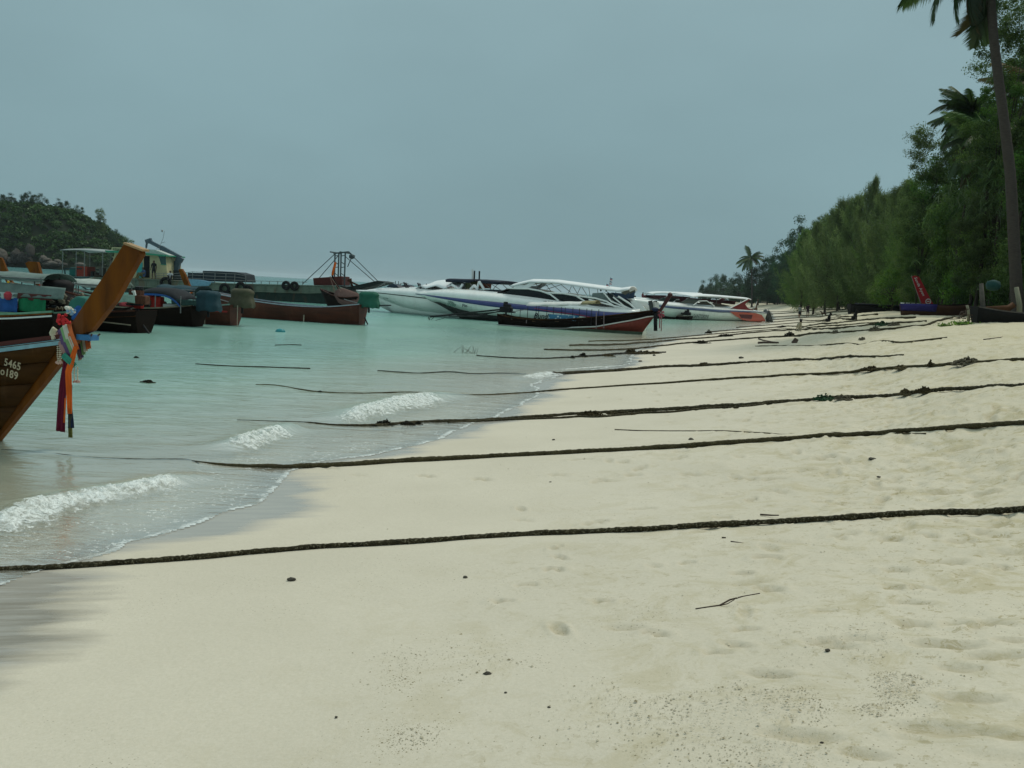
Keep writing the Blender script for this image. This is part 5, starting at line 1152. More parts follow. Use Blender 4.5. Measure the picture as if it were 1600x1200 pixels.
# ================================================================== far island on the left
IY = 420.
ipx = [(-420, 330), (-300, 312), (-180, 318), (-80, 306), (0, 306), (40, 304), (75, 309), (100, 317), (130, 331), (150, 349), (175, 371), (197, 391), (212, 406), (222, 419)]
ih = [(Dp(x, y, IY).x, max(0, Dp(x, y, IY).z-2.2)) for x, y in ipx]
nx, ny = 150, 40; X = np.linspace(ih[0][0]-60, ih[-1][0]+6, nx); Yv = np.linspace(IY-34, IY+70, ny); XX, YY = np.meshgrid(X, Yv, indexing='ij')
hx = np.interp(XX, [a for a, _ in ih], [b for _, b in ih]); u = (YY-IY); fy_ = np.where(u < 0, np.clip(1-(u/-30)**2, -.1, 1), np.clip(1-(u/68)**2, -.1, 1))
def isl_h(X_, Y_):
    hx = np.interp(X_, [a for a, _ in ih], [b for _, b in ih]); u = (Y_-IY); f_ = np.where(u < 0, 1-(u/-31)**2.4*1.0, 1-(u/68)**2) if False else np.where(u < 0, 1-np.abs(u/31)**2.2, 1-np.abs(u/68)**2)
    return hx*np.clip(f_, -.15, 1)*(.9+.1*vnoise(X_*.06+3, Y_*.06+9, 61))
ZZ = isl_h(XX, YY)-.4
idx = np.arange(nx*ny).reshape(nx, ny); fq_ = np.stack([idx[:-1, :-1], idx[1:, :-1], idx[1:, 1:], idx[:-1, 1:]], -1).reshape(-1, 4)
isl = link('island_hill', np_mesh('island_hill', np.stack([XX, YY, ZZ], -1).reshape(-1, 3), fq_, True), None, mat('island_ground', (.014, .024, .010), .95, .4, .3)); tag(isl, kind='structure')
# ================================================================== leaves
def leafmat(name, c, c2, tr=.25, rnd=True):
    t = NT(name); b = t.n('ShaderNodeBsdfDiffuse'); tl = t.n('ShaderNodeBsdfTranslucent'); gl_ = t.n('ShaderNodeBsdfGlossy'); gl_.inputs['Roughness'].default_value = .45
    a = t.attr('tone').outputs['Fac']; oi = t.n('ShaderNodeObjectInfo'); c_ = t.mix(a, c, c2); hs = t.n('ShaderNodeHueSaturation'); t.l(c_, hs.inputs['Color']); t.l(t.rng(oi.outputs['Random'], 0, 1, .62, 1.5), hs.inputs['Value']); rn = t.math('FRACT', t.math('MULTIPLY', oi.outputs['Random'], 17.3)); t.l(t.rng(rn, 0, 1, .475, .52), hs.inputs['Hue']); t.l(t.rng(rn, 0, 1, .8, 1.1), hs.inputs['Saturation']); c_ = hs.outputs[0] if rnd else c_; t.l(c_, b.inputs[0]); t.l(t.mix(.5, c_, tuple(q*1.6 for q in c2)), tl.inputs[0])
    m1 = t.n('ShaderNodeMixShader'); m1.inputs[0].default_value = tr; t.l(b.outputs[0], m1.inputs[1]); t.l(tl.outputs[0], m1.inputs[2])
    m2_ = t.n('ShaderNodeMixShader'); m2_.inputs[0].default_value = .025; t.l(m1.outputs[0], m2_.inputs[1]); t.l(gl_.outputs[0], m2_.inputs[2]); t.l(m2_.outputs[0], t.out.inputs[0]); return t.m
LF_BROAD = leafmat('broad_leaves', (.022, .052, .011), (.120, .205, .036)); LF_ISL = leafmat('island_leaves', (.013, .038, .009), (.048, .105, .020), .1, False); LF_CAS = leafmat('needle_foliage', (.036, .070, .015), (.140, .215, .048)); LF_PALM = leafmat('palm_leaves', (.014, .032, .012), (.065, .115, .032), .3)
LF_BRIGHT = leafmat('bright_shrub_leaves', (.030, .075, .012), (.15, .26, .03)); LF_HAZED = leafmat('haze_tinted_leaves', (.016, .046, .022), (.048, .100, .036), .1); LF_YEL = leafmat('old_palm_leaves', (.04, .04, .012), (.11, .09, .03))  # far-tree green is bluer: distance haze tinted into the leaf colour
BARK = mat('bark', (.060, .048, .038), .9, .4, 8, .5); PBARK = mat('palm_bark', (.075, .062, .052), .9, .35, 6, .6, stretch=(1, 1, 5))
def leaf_quads(Cn, size, rg, up=.5, asp=.55, droop=0.):
    n = len(Cn); d = rg.normal(size=(n, 3)); d[:, 2] = d[:, 2]*.6-droop; d /= np.linalg.norm(d, axis=1)[:, None]
    nn = rg.normal(size=(n, 3)); nn[:, 2] += up; s_ = np.cross(d, nn); s_ /= np.linalg.norm(s_, axis=1)[:, None]+1e-9
    sz = size*rg.uniform(.6, 1.35, n)[:, None]; a = Cn-d*sz*.5; b = Cn+s_*sz*asp*.5; c_ = Cn+d*sz*.5; e = Cn-s_*sz*asp*.5
    V_ = np.stack([a, b, c_, e], 1).reshape(-1, 3); F_ = np.arange(4*n).reshape(-1, 4); return V_, F_
def mesh_leaves(name, V_, F_, tone):
    me = np_mesh(name, V_, F_); fattr(me, 'tone', np.repeat(tone, F_.shape[1])); return me
def crown_broad(seed, ncl=34, per=230, rx=1., rz=.8, leaf=.07, clr=.20, gap=.35, kind='broad'):
    """unit crown centred at 0 (radius about 1)"""
    rg = np.random.default_rng(seed); Cs = []
    while len(Cs) < ncl:
        p = rg.uniform(-1, 1, 3); r_ = np.linalg.norm(p)
        if r_ < 1 and r_ > gap*rg.random()**.3 and p[2] > -.8: Cs.append(p*np.array([rx, rx, rz]))
    Cs = np.array(Cs); cr = clr*rg.uniform(.6, 1.5, ncl)
    pts = []; tn = []
    for c_, r_ in zip(Cs, cr):
        q = rg.normal(size=(per, 3)); q /= np.linalg.norm(q, axis=1)[:, None]; q *= (rg.random(per)**.75*1.15)[:, None]; q *= np.array([r_*1.25, r_*1.25, r_*.75])
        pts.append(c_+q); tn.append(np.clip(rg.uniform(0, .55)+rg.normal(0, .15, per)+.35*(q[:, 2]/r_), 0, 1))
    pts = np.concatenate(pts); tn = np.concatenate(tn); V_, F_ = leaf_quads(pts, leaf, rg); return V_, F_, tn, Cs
def crown_cas(seed, nb=70, per=60, leaf=.10, rx=.42):
    """casuarina: ascending feathery plumes in a spiky cone, unit height 0..1"""
    rg = np.random.default_rng(seed); Vs = []; Fs = []; tn = []; n0 = 0
    for i in range(nb):
        t_ = (i+.5)/nb; z0 = .06+.86*t_**.9; a = rg.uniform(0, 6.28); Lb = rx*(1.05-t_)**.95*rg.uniform(.5, 1.25)+.02
        upw = rg.uniform(.35, 1.0)*Lb+.05*t_; s_ = rg.random(per)**.6
        base = np.stack([np.cos(a)*Lb*s_, np.sin(a)*Lb*s_, z0-.03+upw*s_**1.5], 1)+rg.normal(0, .018, (per, 3))*np.array([1, 1, .8])
        d = np.stack([np.cos(a)*np.full(per, .5), np.sin(a)*np.full(per, .5), rg.uniform(-.7, .8, per)], 1)+rg.normal(0, .5, (per, 3)); d /= np.linalg.norm(d, axis=1)[:, None]
        L_ = leaf*rg.uniform(.5, 1.3, per)[:, None]; s2 = np.cross(d, rg.normal(size=(per, 3))); s2 /= np.linalg.norm(s2, axis=1)[:, None]; w_ = leaf*.075
        V_ = np.stack([base-s2*w_, base+s2*w_, base+d*L_], 1).reshape(-1, 3); Vs.append(V_); Fs.append(np.arange(3*per).reshape(-1, 3)+n0); n0 += 3*per
        tn.append(np.clip(rg.uniform(0, 1)**1.6+rg.normal(0, .12, per), 0, 1))
    return np.concatenate(Vs), np.concatenate(Fs), np.concatenate(tn)
def trunk_mesh(pts, r0, r1, seg=8, limbs=()):
    b_ = MB(); n = len(pts); b_.tube(pts, [lerp(r0, r1, i/(n-1)) for i in range(n)], seg)
    for a, c_ in limbs:
        a = Vector(a); c_ = Vector(c_); m_ = a.lerp(c_, .5)+Vector((0, 0, (c_-a).length*.1)); b_.tube([a, m_, c_], [r0*.45, r0*.3, r0*.1], 5)
    return b_
def make_broad(seed, **k):
    rg = random.Random(seed); V_, F_, tn, Cs = crown_broad(seed, **k)
    lo_z = .5 if 'low' in PROTO else .60; cm = mesh_leaves('crown', V_*np.array([.5, .5, .62 if 'low' in PROTO else .5])+np.array([0, 0, lo_z]), F_, tn)
    pts = [(0, 0, -.05), (rg.uniform(-.03, .03), rg.uniform(-.03, .03), .2), (rg.uniform(-.06, .06), rg.uniform(-.06, .06), .42), (rg.uniform(-.08, .08), 0, .62)]
    limbs = [(pts[1+(i % 2)], tuple(Cs[i]*.5*.9+np.array([0, 0, .60]))) for i in range(0, min(9, len(Cs)))]
    tm = trunk_mesh(pts, .028, .012, 8, limbs).mesh('trunk', True); return tm, cm
def make_cas(seed, **k):
    V_, F_, tn = crown_cas(seed, **k); cm = mesh_leaves('crown', V_, F_, tn)
    tm = trunk_mesh([(0, 0, -.04), (.01, 0, .3), (0, .01, .65), (.0, 0, .95)], .018, .003, 7, [((0, 0, .2+.07*i), (.25*math.cos(i*2.4)*(1-i*.07), .25*math.sin(i*2.4)*(1-i*.07), .3+.08*i)) for i in range(8)]).mesh('trunk', True); return tm, cm
PROTO = {}
def proto(kind, v):
    if (kind, v) in PROTO: return PROTO[(kind, v)]
    if kind == 'cas': r_ = make_cas(100+v, nb=130, per=170, leaf=.040, rx=.40); ml = LF_CAS
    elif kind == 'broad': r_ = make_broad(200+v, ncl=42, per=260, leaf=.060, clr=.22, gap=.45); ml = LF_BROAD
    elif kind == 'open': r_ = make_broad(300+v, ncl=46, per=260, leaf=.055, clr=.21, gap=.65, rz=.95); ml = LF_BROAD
    elif kind == 'far': PROTO['low'] = 1; r_ = make_broad(400+v, ncl=30, per=230, leaf=.070, clr=.25, gap=.4, rz=.75); ml = LF_HAZED
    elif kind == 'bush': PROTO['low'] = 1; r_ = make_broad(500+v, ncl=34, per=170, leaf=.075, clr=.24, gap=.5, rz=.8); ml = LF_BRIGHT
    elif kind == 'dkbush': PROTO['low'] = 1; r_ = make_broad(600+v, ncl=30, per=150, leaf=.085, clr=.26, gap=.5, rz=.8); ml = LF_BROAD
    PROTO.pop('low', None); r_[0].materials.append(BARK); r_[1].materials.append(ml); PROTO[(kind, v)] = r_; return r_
NAMEK = {'cas': 'casuarina_tree', 'broad': 'broadleaf_tree', 'open': 'broadleaf_tree', 'far': 'broadleaf_tree', 'bush': 'shrub', 'dkbush': 'shrub'}
CATK = {'cas': 'casuarina tree', 'broad': 'tree', 'open': 'tree', 'far': 'tree', 'bush': 'shrub', 'dkbush': 'shrub'}
def tree(px, top, y, wpx, kind, v, label, group, sink=0., zb=None, crown_low=None):
    p = Dp(px, top, y); zg = float(terr(p.x, y)) if zb is None else zb; zg = max(zg, .3) if zb is None else zg
    h = (p.z-zg)/1.02; wd = wpx/FPX*y; tm, cm = proto(kind, v)
    r_ = empty(NAMEK[kind], (p.x, y, zg-sink), (px*.7+v) % 6.28, label, CATK[kind], group)
    base_w = .50 if kind == 'cas' else 1.15
    r_.scale = (wd/base_w, wd/base_w, h/ (1.0 if kind == 'cas' else 1.02))
    a = bpy.data.objects.new('trunk', tm); C.objects.link(a); a.parent = r_; 
    if kind == 'cas':
        b_ = bpy.data.objects.new('crown', cm); C.objects.link(b_); b_.parent = r_; return r_
    hc = min(h, 1.15*wd); n_ = max(1, math.ceil((h-hc)/(hc*.62)+.001)+(1 if h-hc > .12*h else 0)) if h > hc*1.02 else 1
    rq = random.Random(int(px*13+top*7+v)); floor_ = 0 if kind in ('bush', 'dkbush', 'far') else .12
    for i in range(n_):
        u = 0 if n_ == 1 else i/(n_-1); zc = (1-u)*(h-hc)+u*floor_*h*.0; b_ = bpy.data.objects.new('crown', cm); C.objects.link(b_); b_.parent = r_
        s2 = rq.uniform(.75, 1.05) if i else 1.; b_.scale = (s2, s2, hc/h*s2); b_.location = (rq.uniform(-.22, .22)*(i > 0), rq.uniform(-.22, .22)*(i > 0), zc/h*1.0); b_.rotation_euler = (0, 0, rq.uniform(0, 6.28))
    return r_
# island forest: one mass, plus the trees that stand out
rg = np.random.default_rng(77); n = 2600; cx_ = rg.uniform(X[0], X[-1]-2, n); cy_ = rg.uniform(IY-29, IY+25, n); ch_ = isl_h(cx_, cy_); k_ = ch_ > 2.6; cx_, cy_, ch_ = cx_[k_], cy_[k_], ch_[k_]
pts = []; tn = []
for a, b_, c_ in zip(cx_, cy_, ch_):
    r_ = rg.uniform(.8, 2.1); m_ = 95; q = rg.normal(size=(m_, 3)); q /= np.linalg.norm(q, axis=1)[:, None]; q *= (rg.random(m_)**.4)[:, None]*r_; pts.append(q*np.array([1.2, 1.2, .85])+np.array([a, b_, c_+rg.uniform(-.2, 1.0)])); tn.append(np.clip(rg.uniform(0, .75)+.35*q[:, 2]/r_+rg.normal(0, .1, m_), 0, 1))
V_, F_ = leaf_quads(np.concatenate(pts), .85, rg, .4, .7); o = link('island_forest', mesh_leaves('island_forest', V_, F_, np.concatenate(tn)), None, LF_ISL); tag(o, 'dense dark green forest covering the island', 'forest', None, 'stuff')
def itree(px, top, w_, kind, v, label):
    p = Dp(px, top, IY); zg = float(isl_h(np.array([p.x]), np.array([IY]))[0])-1; r_ = tree(px, top, IY, w_, kind, v, label, 'trees standing out on the island', zb=zg); return r_
itree(157, 324, 17, 'open', 0, 'lone spindly tree standing above the island slope'); itree(43, 297, 24, 'far', 0, 'highest round tree on the island ridge'); itree(62, 301, 26, 'far', 1, 'round tree just right of the highest on the island ridge')
itree(97, 309, 24, 'far', 0, 'tree on the island shoulder, where the slope begins'); itree(122, 320, 20, 'far', 1, 'small open tree halfway between island shoulder and lone spindly tree'); itree(180, 357, 24, 'far', 1, 'tree on the lower island slope above the cabin'); itree(200, 369, 20, 'open', 0, 'open-crowned tree at the low right end of the island'); itree(12, 300, 30, 'far', 0, 'wide tree on the island ridge at the picture edge')
def rock_mesh(seed, sub=3, rough=.32):
    bm = bmesh.new(); bmesh.ops.create_icosphere(bm, subdivisions=sub, radius=1)
    for v in bm.verts:
        q = v.co*1.3+Vector((seed*7.1, seed*3.3, 0)); v.co *= 1+rough*mnoise.noise(q)+rough*.45*mnoise.noise(q*2.7)+.12*mnoise.noise(q*6)
        v.co.z *= .8
    me = bpy.data.meshes.new('boulder'); bm.to_mesh(me); bm.free(); return me
ROCK = mat('island_rock', (.060, .056, .048), .9, .5, .3, .8, col2=(.022, .022, .020)); ROCKP = mat('pale_rock', (.13, .12, .10), .9, .5, .3, .8, col2=(.05, .046, .04))
RM = [rock_mesh(i) for i in range(4)]
lab = ['big pointed grey boulder at the left end of the island shore', 'tallest grey cliff boulder above the island shore', 'rounded pale boulder low on the island shore', 'long flat brown rock shelf right of the orange prow', 'dark boulder between two pale ones at the picture edge', 'grey boulder sloping down behind the orange prow', 'small pale boulder on top of the brown shelf', 'brown boulder where the shelf meets the forest', 'narrow upright rock standing in the trees', 'low dark rock at the waterline near the shelf', 'squat boulder beside the tallest cliff boulder', 'pale slab below the forest edge', 'broken rock at the right end of the shelf', 'small brown rock behind the shelter posts']
spec = [(2, 396, 12, 20, 1), (25, 398, 10, 24, 0), (20, 405, 12, 10, 1), (80, 411, 22, 8, 1), (6, 406, 9, 12, 0), (42, 404, 12, 14, 0), (74, 405, 6, 6, 1), (68, 404, 8, 12, 1), (47, 389, 6, 20, 0), (56, 413, 12, 6, 0), (34, 400, 8, 18, 0), (90, 408, 8, 7, 1), (98, 412, 8, 5, 0), (125, 413, 12, 7, 1)]
for i, (px_, py_, w_, h_, pl) in enumerate(spec):
    me = RM[i % 4].copy(); me.materials.clear(); me.materials.append(ROCKP if pl else ROCK); o = bpy.data.objects.new('boulder', me); C.objects.link(o); p = Dp(px_, py_+h_*.1, IY-33+i % 3); o.location = (p.x, p.y, max(p.z, .5)); o.scale = (w_/2*.27*1.1, 3.0, h_/2*.27*1.1); o.rotation_euler = (0, 0, 0); tag(o, lab[i], 'boulder', 'boulders along the island shore')
# ================================================================== forest behind the beach
G1 = 'casuarina trees behind the beach'
T = [(1262, 352, 165, 46, 'cas', 0, 'shortest casuarina, at the far left end of the row'), (1283, 338, 155, 50, 'cas', 1, 'second casuarina from the far end of the row'), (1303, 318, 148, 56, 'cas', 2, 'third casuarina, rising just right of the dark hill tree'),
     (1324, 302, 142, 60, 'cas', 0, 'casuarina with paired tips left of the tallest spire'), (1345, 294, 138, 60, 'cas', 1, 'casuarina touching the left side of the tallest spire'), (1367, 266, 132, 46, 'cas', 2, 'tallest casuarina with a sharp spire'),
     (1387, 292, 126, 60, 'cas', 0, 'casuarina filling the notch right of the tallest spire'), (1407, 280, 118, 66, 'cas', 1, 'broad casuarina right of the notch'), (1426, 270, 112, 70, 'cas', 2, 'last tall casuarina before the big broadleaf trees'), (1446, 288, 100, 70, 'cas', 0, 'casuarina partly hidden by the feathery tree')]
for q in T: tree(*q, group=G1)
GB = 'broadleaf trees behind the beach'
T = [(1264, 331, 300, 66, 'far', 0, 'tall dark round-topped tree on the hill, left of the casuarinas'), (1288, 333, 290, 34, 'open', 1, 'thin open crown right of the dark hill tree'), (1240, 362, 310, 56, 'far', 1, 'lower dark tree leaning left of the hill tree'), (1222, 382, 330, 50, 'far', 0, 'small dark crown on the slope left of the hill tree'),
     (1205, 396, 350, 40, 'far', 1, 'rounded crown just right of the small distant palm'), (1190, 408, 360, 50, 'far', 0, 'rounded green crown below the small distant palm'), (1160, 428, 420, 46, 'far', 1, 'low crown left of the small distant palm'), (1143, 423, 540, 38, 'far', 0, 'round tree near the tip of the headland'), (1122, 427, 560, 36, 'far', 1, 'green round tree second from the headland tip'), (1104, 436, 570, 26, 'far', 0, 'tree at the very tip of the headland'), (1096, 446, 575, 12, 'far', 1, 'smallest crown hanging over the sea at the headland tip'),
     (1458, 188, 76, 84, 'open', 0, 'feathery tree sticking out towards the sky'), (1495, 225, 76, 110, 'broad', 0, 'dense tree behind the feathery one'), (1448, 262, 86, 54, 'open', 1, 'small open tree above the casuarinas'), (1540, 190, 66, 120, 'broad', 1, 'dense tree behind the big leaning palm'), (1592, -60, 52, 110, 'open', 2, 'tall loose tree at the right picture edge, upper leaves'), (1600, 60, 58, 90, 'broad', 0, 'dense tree at the right picture edge, lower crown'), (1575, 240, 55, 110, 'broad', 1, 'dark tree behind the palm trunk'), (1630, 150, 48, 120, 'broad', 2, 'dark tree just outside the right picture edge'), (1520, 290, 64, 120, 'broad', 2, 'dark tree above the long-leaved plants')]
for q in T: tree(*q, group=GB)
lb = 'one of the many small crowns filling the slope behind the shore trees'
for (px_, tp, y_, w_) in ((1215, 415, 340, 60), (1245, 405, 320, 60), (1180, 432, 400, 50), (1205, 436, 380, 50), (1235, 430, 330, 60), (1262, 400, 290, 60), (1160, 442, 450, 50), (1135, 440, 520, 44), (1112, 446, 560, 34), (1190, 448, 400, 50), (1220, 450, 340, 56), (1250, 445, 300, 56), (1175, 455, 430, 40), (1150, 455, 480, 40)): tree(px_, tp, y_, w_, 'far', px_ % 2, lb, 'small crowns filling the headland slope')
lb = 'dark green shrub filling the foot of the tree row'
rr = random.Random(2)
for i in range(46):
    px_ = 1255+i*8.2; y_ = np.interp(px_, [1250, 1298, 1345, 1438, 1526, 1600, 1700], [255, 190, 138, 98, 60, 44, 38])*1.03+rr.uniform(0, 5)
    hm = np.interp(px_, [1250, 1400, 1480, 1700], [428, 415, 400, 370])+rr.uniform(-22, 22); tree(px_, hm, y_, np.interp(px_, [1250, 1600], [40, 80]), 'dkbush', i % 3, lb, 'dark shrubs at the foot of the trees')
T = [(1500, 300, 68, 90, 'dense dark tree filling the gap under the leaning palm'), (1545, 300, 62, 90, 'dense dark tree between the palm trunks'), (1590, 290, 56, 90, 'dense dark tree right of the tall palm trunk'), (1620, 330, 52, 80, 'dense dark tree reaching out of the picture at right'), (1465, 330, 80, 70, 'dense dark tree where casuarinas give way to palms'), (1530, 400, 58, 70, 'low dark tree right behind the bent post'), (1580, 400, 51, 70, 'low dark tree right behind the pale post')]
for i, q in enumerate(T): tree(q[0], q[1], q[2], q[3], 'dkbush', i % 3, q[4], 'dark trees filling the palm grove')
for i, (px_, tp, y_, w_) in enumerate(((1665, 60, 47, 150), (1705, 240, 42, 130), (1745, 90, 50, 170), (1790, 260, 40, 140), (1835, 120, 46, 180), (1890, 230, 38, 160), (1950, 100, 44, 200), (2010, 220, 38, 180), (2090, 120, 42, 220), (1680, 380, 38, 90), (1760, 400, 35, 100), (1850, 400, 33, 110), (1940, 390, 32, 120), (2040, 380, 31, 130))): tree(px_, tp, y_, w_, 'broad' if tp < 350 else 'dkbush', i % 3, 'broadleaf tree growing beyond the right edge of the palm grove', 'trees beyond the right picture edge')
lb2 = 'one of the casuarina plumes filling the middle of the row'
for i in range(16):
    px_ = 1270+i*13; y_ = np.interp(px_, [1250, 1298, 1345, 1438, 1526], [240, 185, 136, 96, 62])*1.02; tree(px_, np.interp(px_, [1270, 1470], [378, 340])+rr.uniform(-15, 15), y_, 52, 'cas', i % 3, lb2, 'casuarina plumes in front of the tall ones')
T = [(1398, 420, 93, 70, 'bush', 0, 'bright green shrub with lit leaves left of the red banner'), (1378, 440, 98, 50, 'bush', 1, 'lower bright green shrub farther left of the red banner'), (1425, 438, 88, 40, 'bush', 1, 'bright shrub touching the top of the red banner'), (1300, 425, 165, 36, 'bush', 0, 'bright shrub at the foot of the casuarinas near the walkers'), (1325, 440, 150, 40, 'bush', 1, 'green shrub behind the small dogs'),
     (1505, 345, 63, 90, 'bush', 0, 'large-leaved shrub with yellowish leaves above the blue boat'), (1545, 340, 54, 100, 'bush', 1, 'wide large-leaved shrub left of the palm trunk'), (1515, 400, 60, 70, 'bush', 1, 'drooping large-leaved shrub right of the red banner'), (1590, 370, 49, 70, 'bush', 0, 'shrub at the right picture edge above the posts'), (1478, 415, 70, 60, 'dkbush', 1, 'weeping grey-green shrub right of the red banner')]
for q in T: tree(*q, group='leafy shrubs at the beach edge')
# ---- palms
def frond(L, droop, seed, nl=46, lw=.045, ll=.62, hang=.5):
    """one feather frond along +x from the origin, unit metres"""
    rg = np.random.default_rng(seed); V_ = []; F_ = []; n0 = 0
    def pos(s): return np.array([L*(math.sin(s*droop)/max(droop, .01)), 0, L*(1-math.cos(s*droop))/max(droop, .01)*-1])
    for i in range(nl):
        s = .12+.88*i/nl; p = pos(s); t_ = pos(min(s+.02, 1.02))-p; t_ /= np.linalg.norm(t_)
        le = ll*math.sin(math.pi*min(.97, (s*.9+.08)))**.6*rg.uniform(.85, 1.1)
        for sd_ in (1, -1):
            d = t_*.55+np.array([0, sd_*.8, -hang*rg.uniform(.6, 1.5)]); d /= np.linalg.norm(d); sidev = np.cross(d, [0, 0, 1.]); sidev /= np.linalg.norm(sidev)+1e-9
            q = p+d*le*.55; e = p+d*le+np.array([0, 0, -le*.22]); wv = t_*lw
            V_ += [p-wv*.5, p+wv*.5, q+wv*.6, q-wv*.6, e]; F_ += [(n0, n0+1, n0+2, n0+3), (n0+3, n0+2, n0+4, n0+4)]; n0 += 5
    b_ = MB(); b_.v = [tuple(v) for v in V_]; b_.f = [f[:4] if f[2] != f[3] else f[:3] for f in F_]; b_.mi = [0]*len(b_.f)
    b_.cur = 0; b_.tube([tuple(pos(k/10)) for k in range(11)], [.035*(1-k/12) for k in range(11)], 5); me = b_.mesh('frond')
    fattr(me, 'tone', np.clip(rg.uniform(.1, .8)+np.zeros(len(me.vertices)), 0, 1)); return me
FR_ = [frond(1., d_, i, ll=.26, lw=.022, hang=h_) for i, (d_, h_) in enumerate(((.5, .35), (1.0, .5), (1.5, .8), (1.9, 1.1), (.8, .6)))]
for m_ in FR_: m_.materials.append(LF_PALM)
FRY = [m_.copy() for m_ in FR_]
for m_ in FRY: m_.materials.clear(); m_.materials.append(LF_YEL)
def palm(root_pts, r0, r1, L, label, fr_list, nme='coconut_palm'):
    """fr_list: (azimuth, pitch, droop index, scale, old)"""
    base = Vector(root_pts[0]); r_ = empty(nme, base, 0, label, 'palm tree', 'palm trees')
    pts = [Vector(p)-base for p in root_pts]; fine = []
    for i in range(len(pts)-1):
        for k in range(8): fine.append(pts[i].lerp(pts[i+1], k/8))
    fine.append(pts[-1]); n = len(fine)
    for _ in range(3): fine = [fine[0]]+[(fine[i-1]+fine[i]*2+fine[i+1])/4 for i in range(1, n-1)]+[fine[-1]]
    rad_ = [lerp(r0, r1, (i/(n-1))**.7)*(1+.05*(i % 2)) for i in range(n)]; rad_[0] *= 1.35
    MB().tube(fine, rad_, 12).build('trunk', PBARK, r_, smooth=True)
    for az, pi_, di, sc, old in fr_list:
        o = bpy.data.objects.new('frond', (FRY if old else FR_)[di]); C.objects.link(o); o.parent = r_; o.location = pts[-1]; o.rotation_euler = (0, -pi_, az); o.scale = (L*sc,)*3
    return r_
y0 = 40.
tp = [(1592, 502), (1587, 430), (1583, 350), (1579, 275), (1571, 205), (1561, 130), (1553, 65), (1548, 0), (1546, -62)]
tpw = [Dp(a, b, y0+.2*i) for i, (a, b) in enumerate(tp)]; tpw[0].z = float(terr(tpw[0].x, tpw[0].y))-.1
rr = random.Random(12); fl = []
for k in range(19): fl.append((k*2*math.pi/17+rr.uniform(-.1, .1), rr.uniform(.1, 1.1), rr.choice((1, 2, 4)), rr.uniform(.85, 1.05), False))
for az, pi_, di, sc, old in ((3.05, -.25, 3, .78, False), (3.4, -.62, 3, .88, False), (2.8, -.75, 2, .80, True), (3.9, -1.25, 1, .86, False), (4.6, -1.35, 1, .9, False), (5.4, -1.2, 2, .85, True), (.2, -1.0, 2, .8, False), (3.14, .05, 3, .95, False)): fl.append((az, pi_, di, sc, old))
palm(tpw, .25, .16, 3.9, 'tall coconut palm at the right edge with crown above the picture', fl)
# stocky dark palm behind the trunk
def crown_fl(seed, n, lo=-.5, hi=1.25, old=.1):
    rr = random.Random(seed); return [(k*2*math.pi/n*1.618+rr.uniform(-.2, .2), rr.uniform(lo, hi), rr.choice((0, 1, 2, 4)), rr.uniform(.8, 1.1), rr.random() < old) for k in range(n)]
def palm_px(base, top, y, r_, L, label, seed, n, lo=-.5, old=.1):
    b0 = Dp(*base, y); t0 = Dp(*top, y); b0.z = max(float(terr(b0.x, y))-.2, .2); m_ = b0.lerp(t0, .5)+Vector((.3, 0, 0)); return palm([b0, m_, t0], r_, r_*.6, L, label, crown_fl(seed, n, lo, 1.25, old))
palm_px((1560, 495), (1540, 215), 62, .2, 3.2, 'bushy dark palm crown left of the tall palm trunk', 21, 34, -.8, .15); palm_px((1545, 495), (1520, 176), 66, .2, 2.9, 'round tufted palm crown highest on the left of the trunk', 22, 60, -.9, 0)
palm_px((1625, 495), (1622, 130), 56, .2, 3.0, 'palm crown with yellowing fronds at the right picture edge', 23, 26, -.9, .5); palm_px((1176, 462), (1173, 403), 350, .35, 5.6, 'small distant coconut palm on the headland', 24, 20, -.7, .05)
palm_px((1580, 495), (1572, 250), 60, .18, 2.8, 'palm crown hanging behind the middle of the tall trunk', 25, 24, -.9, .3)
# ---- pandanus / strap-leaved plants
def strap_plant(seed, n=90, L=1.0):
    rg = np.random.default_rng(seed); V_ = []; F_ = []; tn = []; n0 = 0
    for i in range(n):
        hc = np.array([rg.normal(0, .35), rg.normal(0, .35), rg.uniform(-.2, .6)]); a = rg.uniform(0, 6.28); e = rg.uniform(.2, 1.3); le = L*rg.uniform(.6, 1.1); d = np.array([math.cos(a)*math.cos(e), math.sin(a)*math.cos(e), math.sin(e)]); s_ = np.array([-math.sin(a), math.cos(a), 0])*.02
        for k in range(6):
            u = k/5; p = hc+d*le*u+np.array([0, 0, -le*.85*u**2.2]); w_ = (1-u*.85); V_ += [p-s_*w_, p+s_*w_]
        for k in range(5): F_.append((n0+2*k, n0+2*k+1, n0+2*k+3, n0+2*k+2))
        n0 += 12; tn += [float(np.clip(rg.normal(.4, .25), 0, 1))]*12
    me = np_mesh('leaves', np.array(V_), np.array(F_)); fattr(me, 'tone', np.array(tn)); me.materials.append(leafmat('strap_leaves', (.03, .065, .022), (.12, .18, .07)) if 'strap' not in PROTO else PROTO['strap']); PROTO['strap'] = me.materials[0]; return me
SM = [strap_plant(1), strap_plant(2), strap_plant(3)]
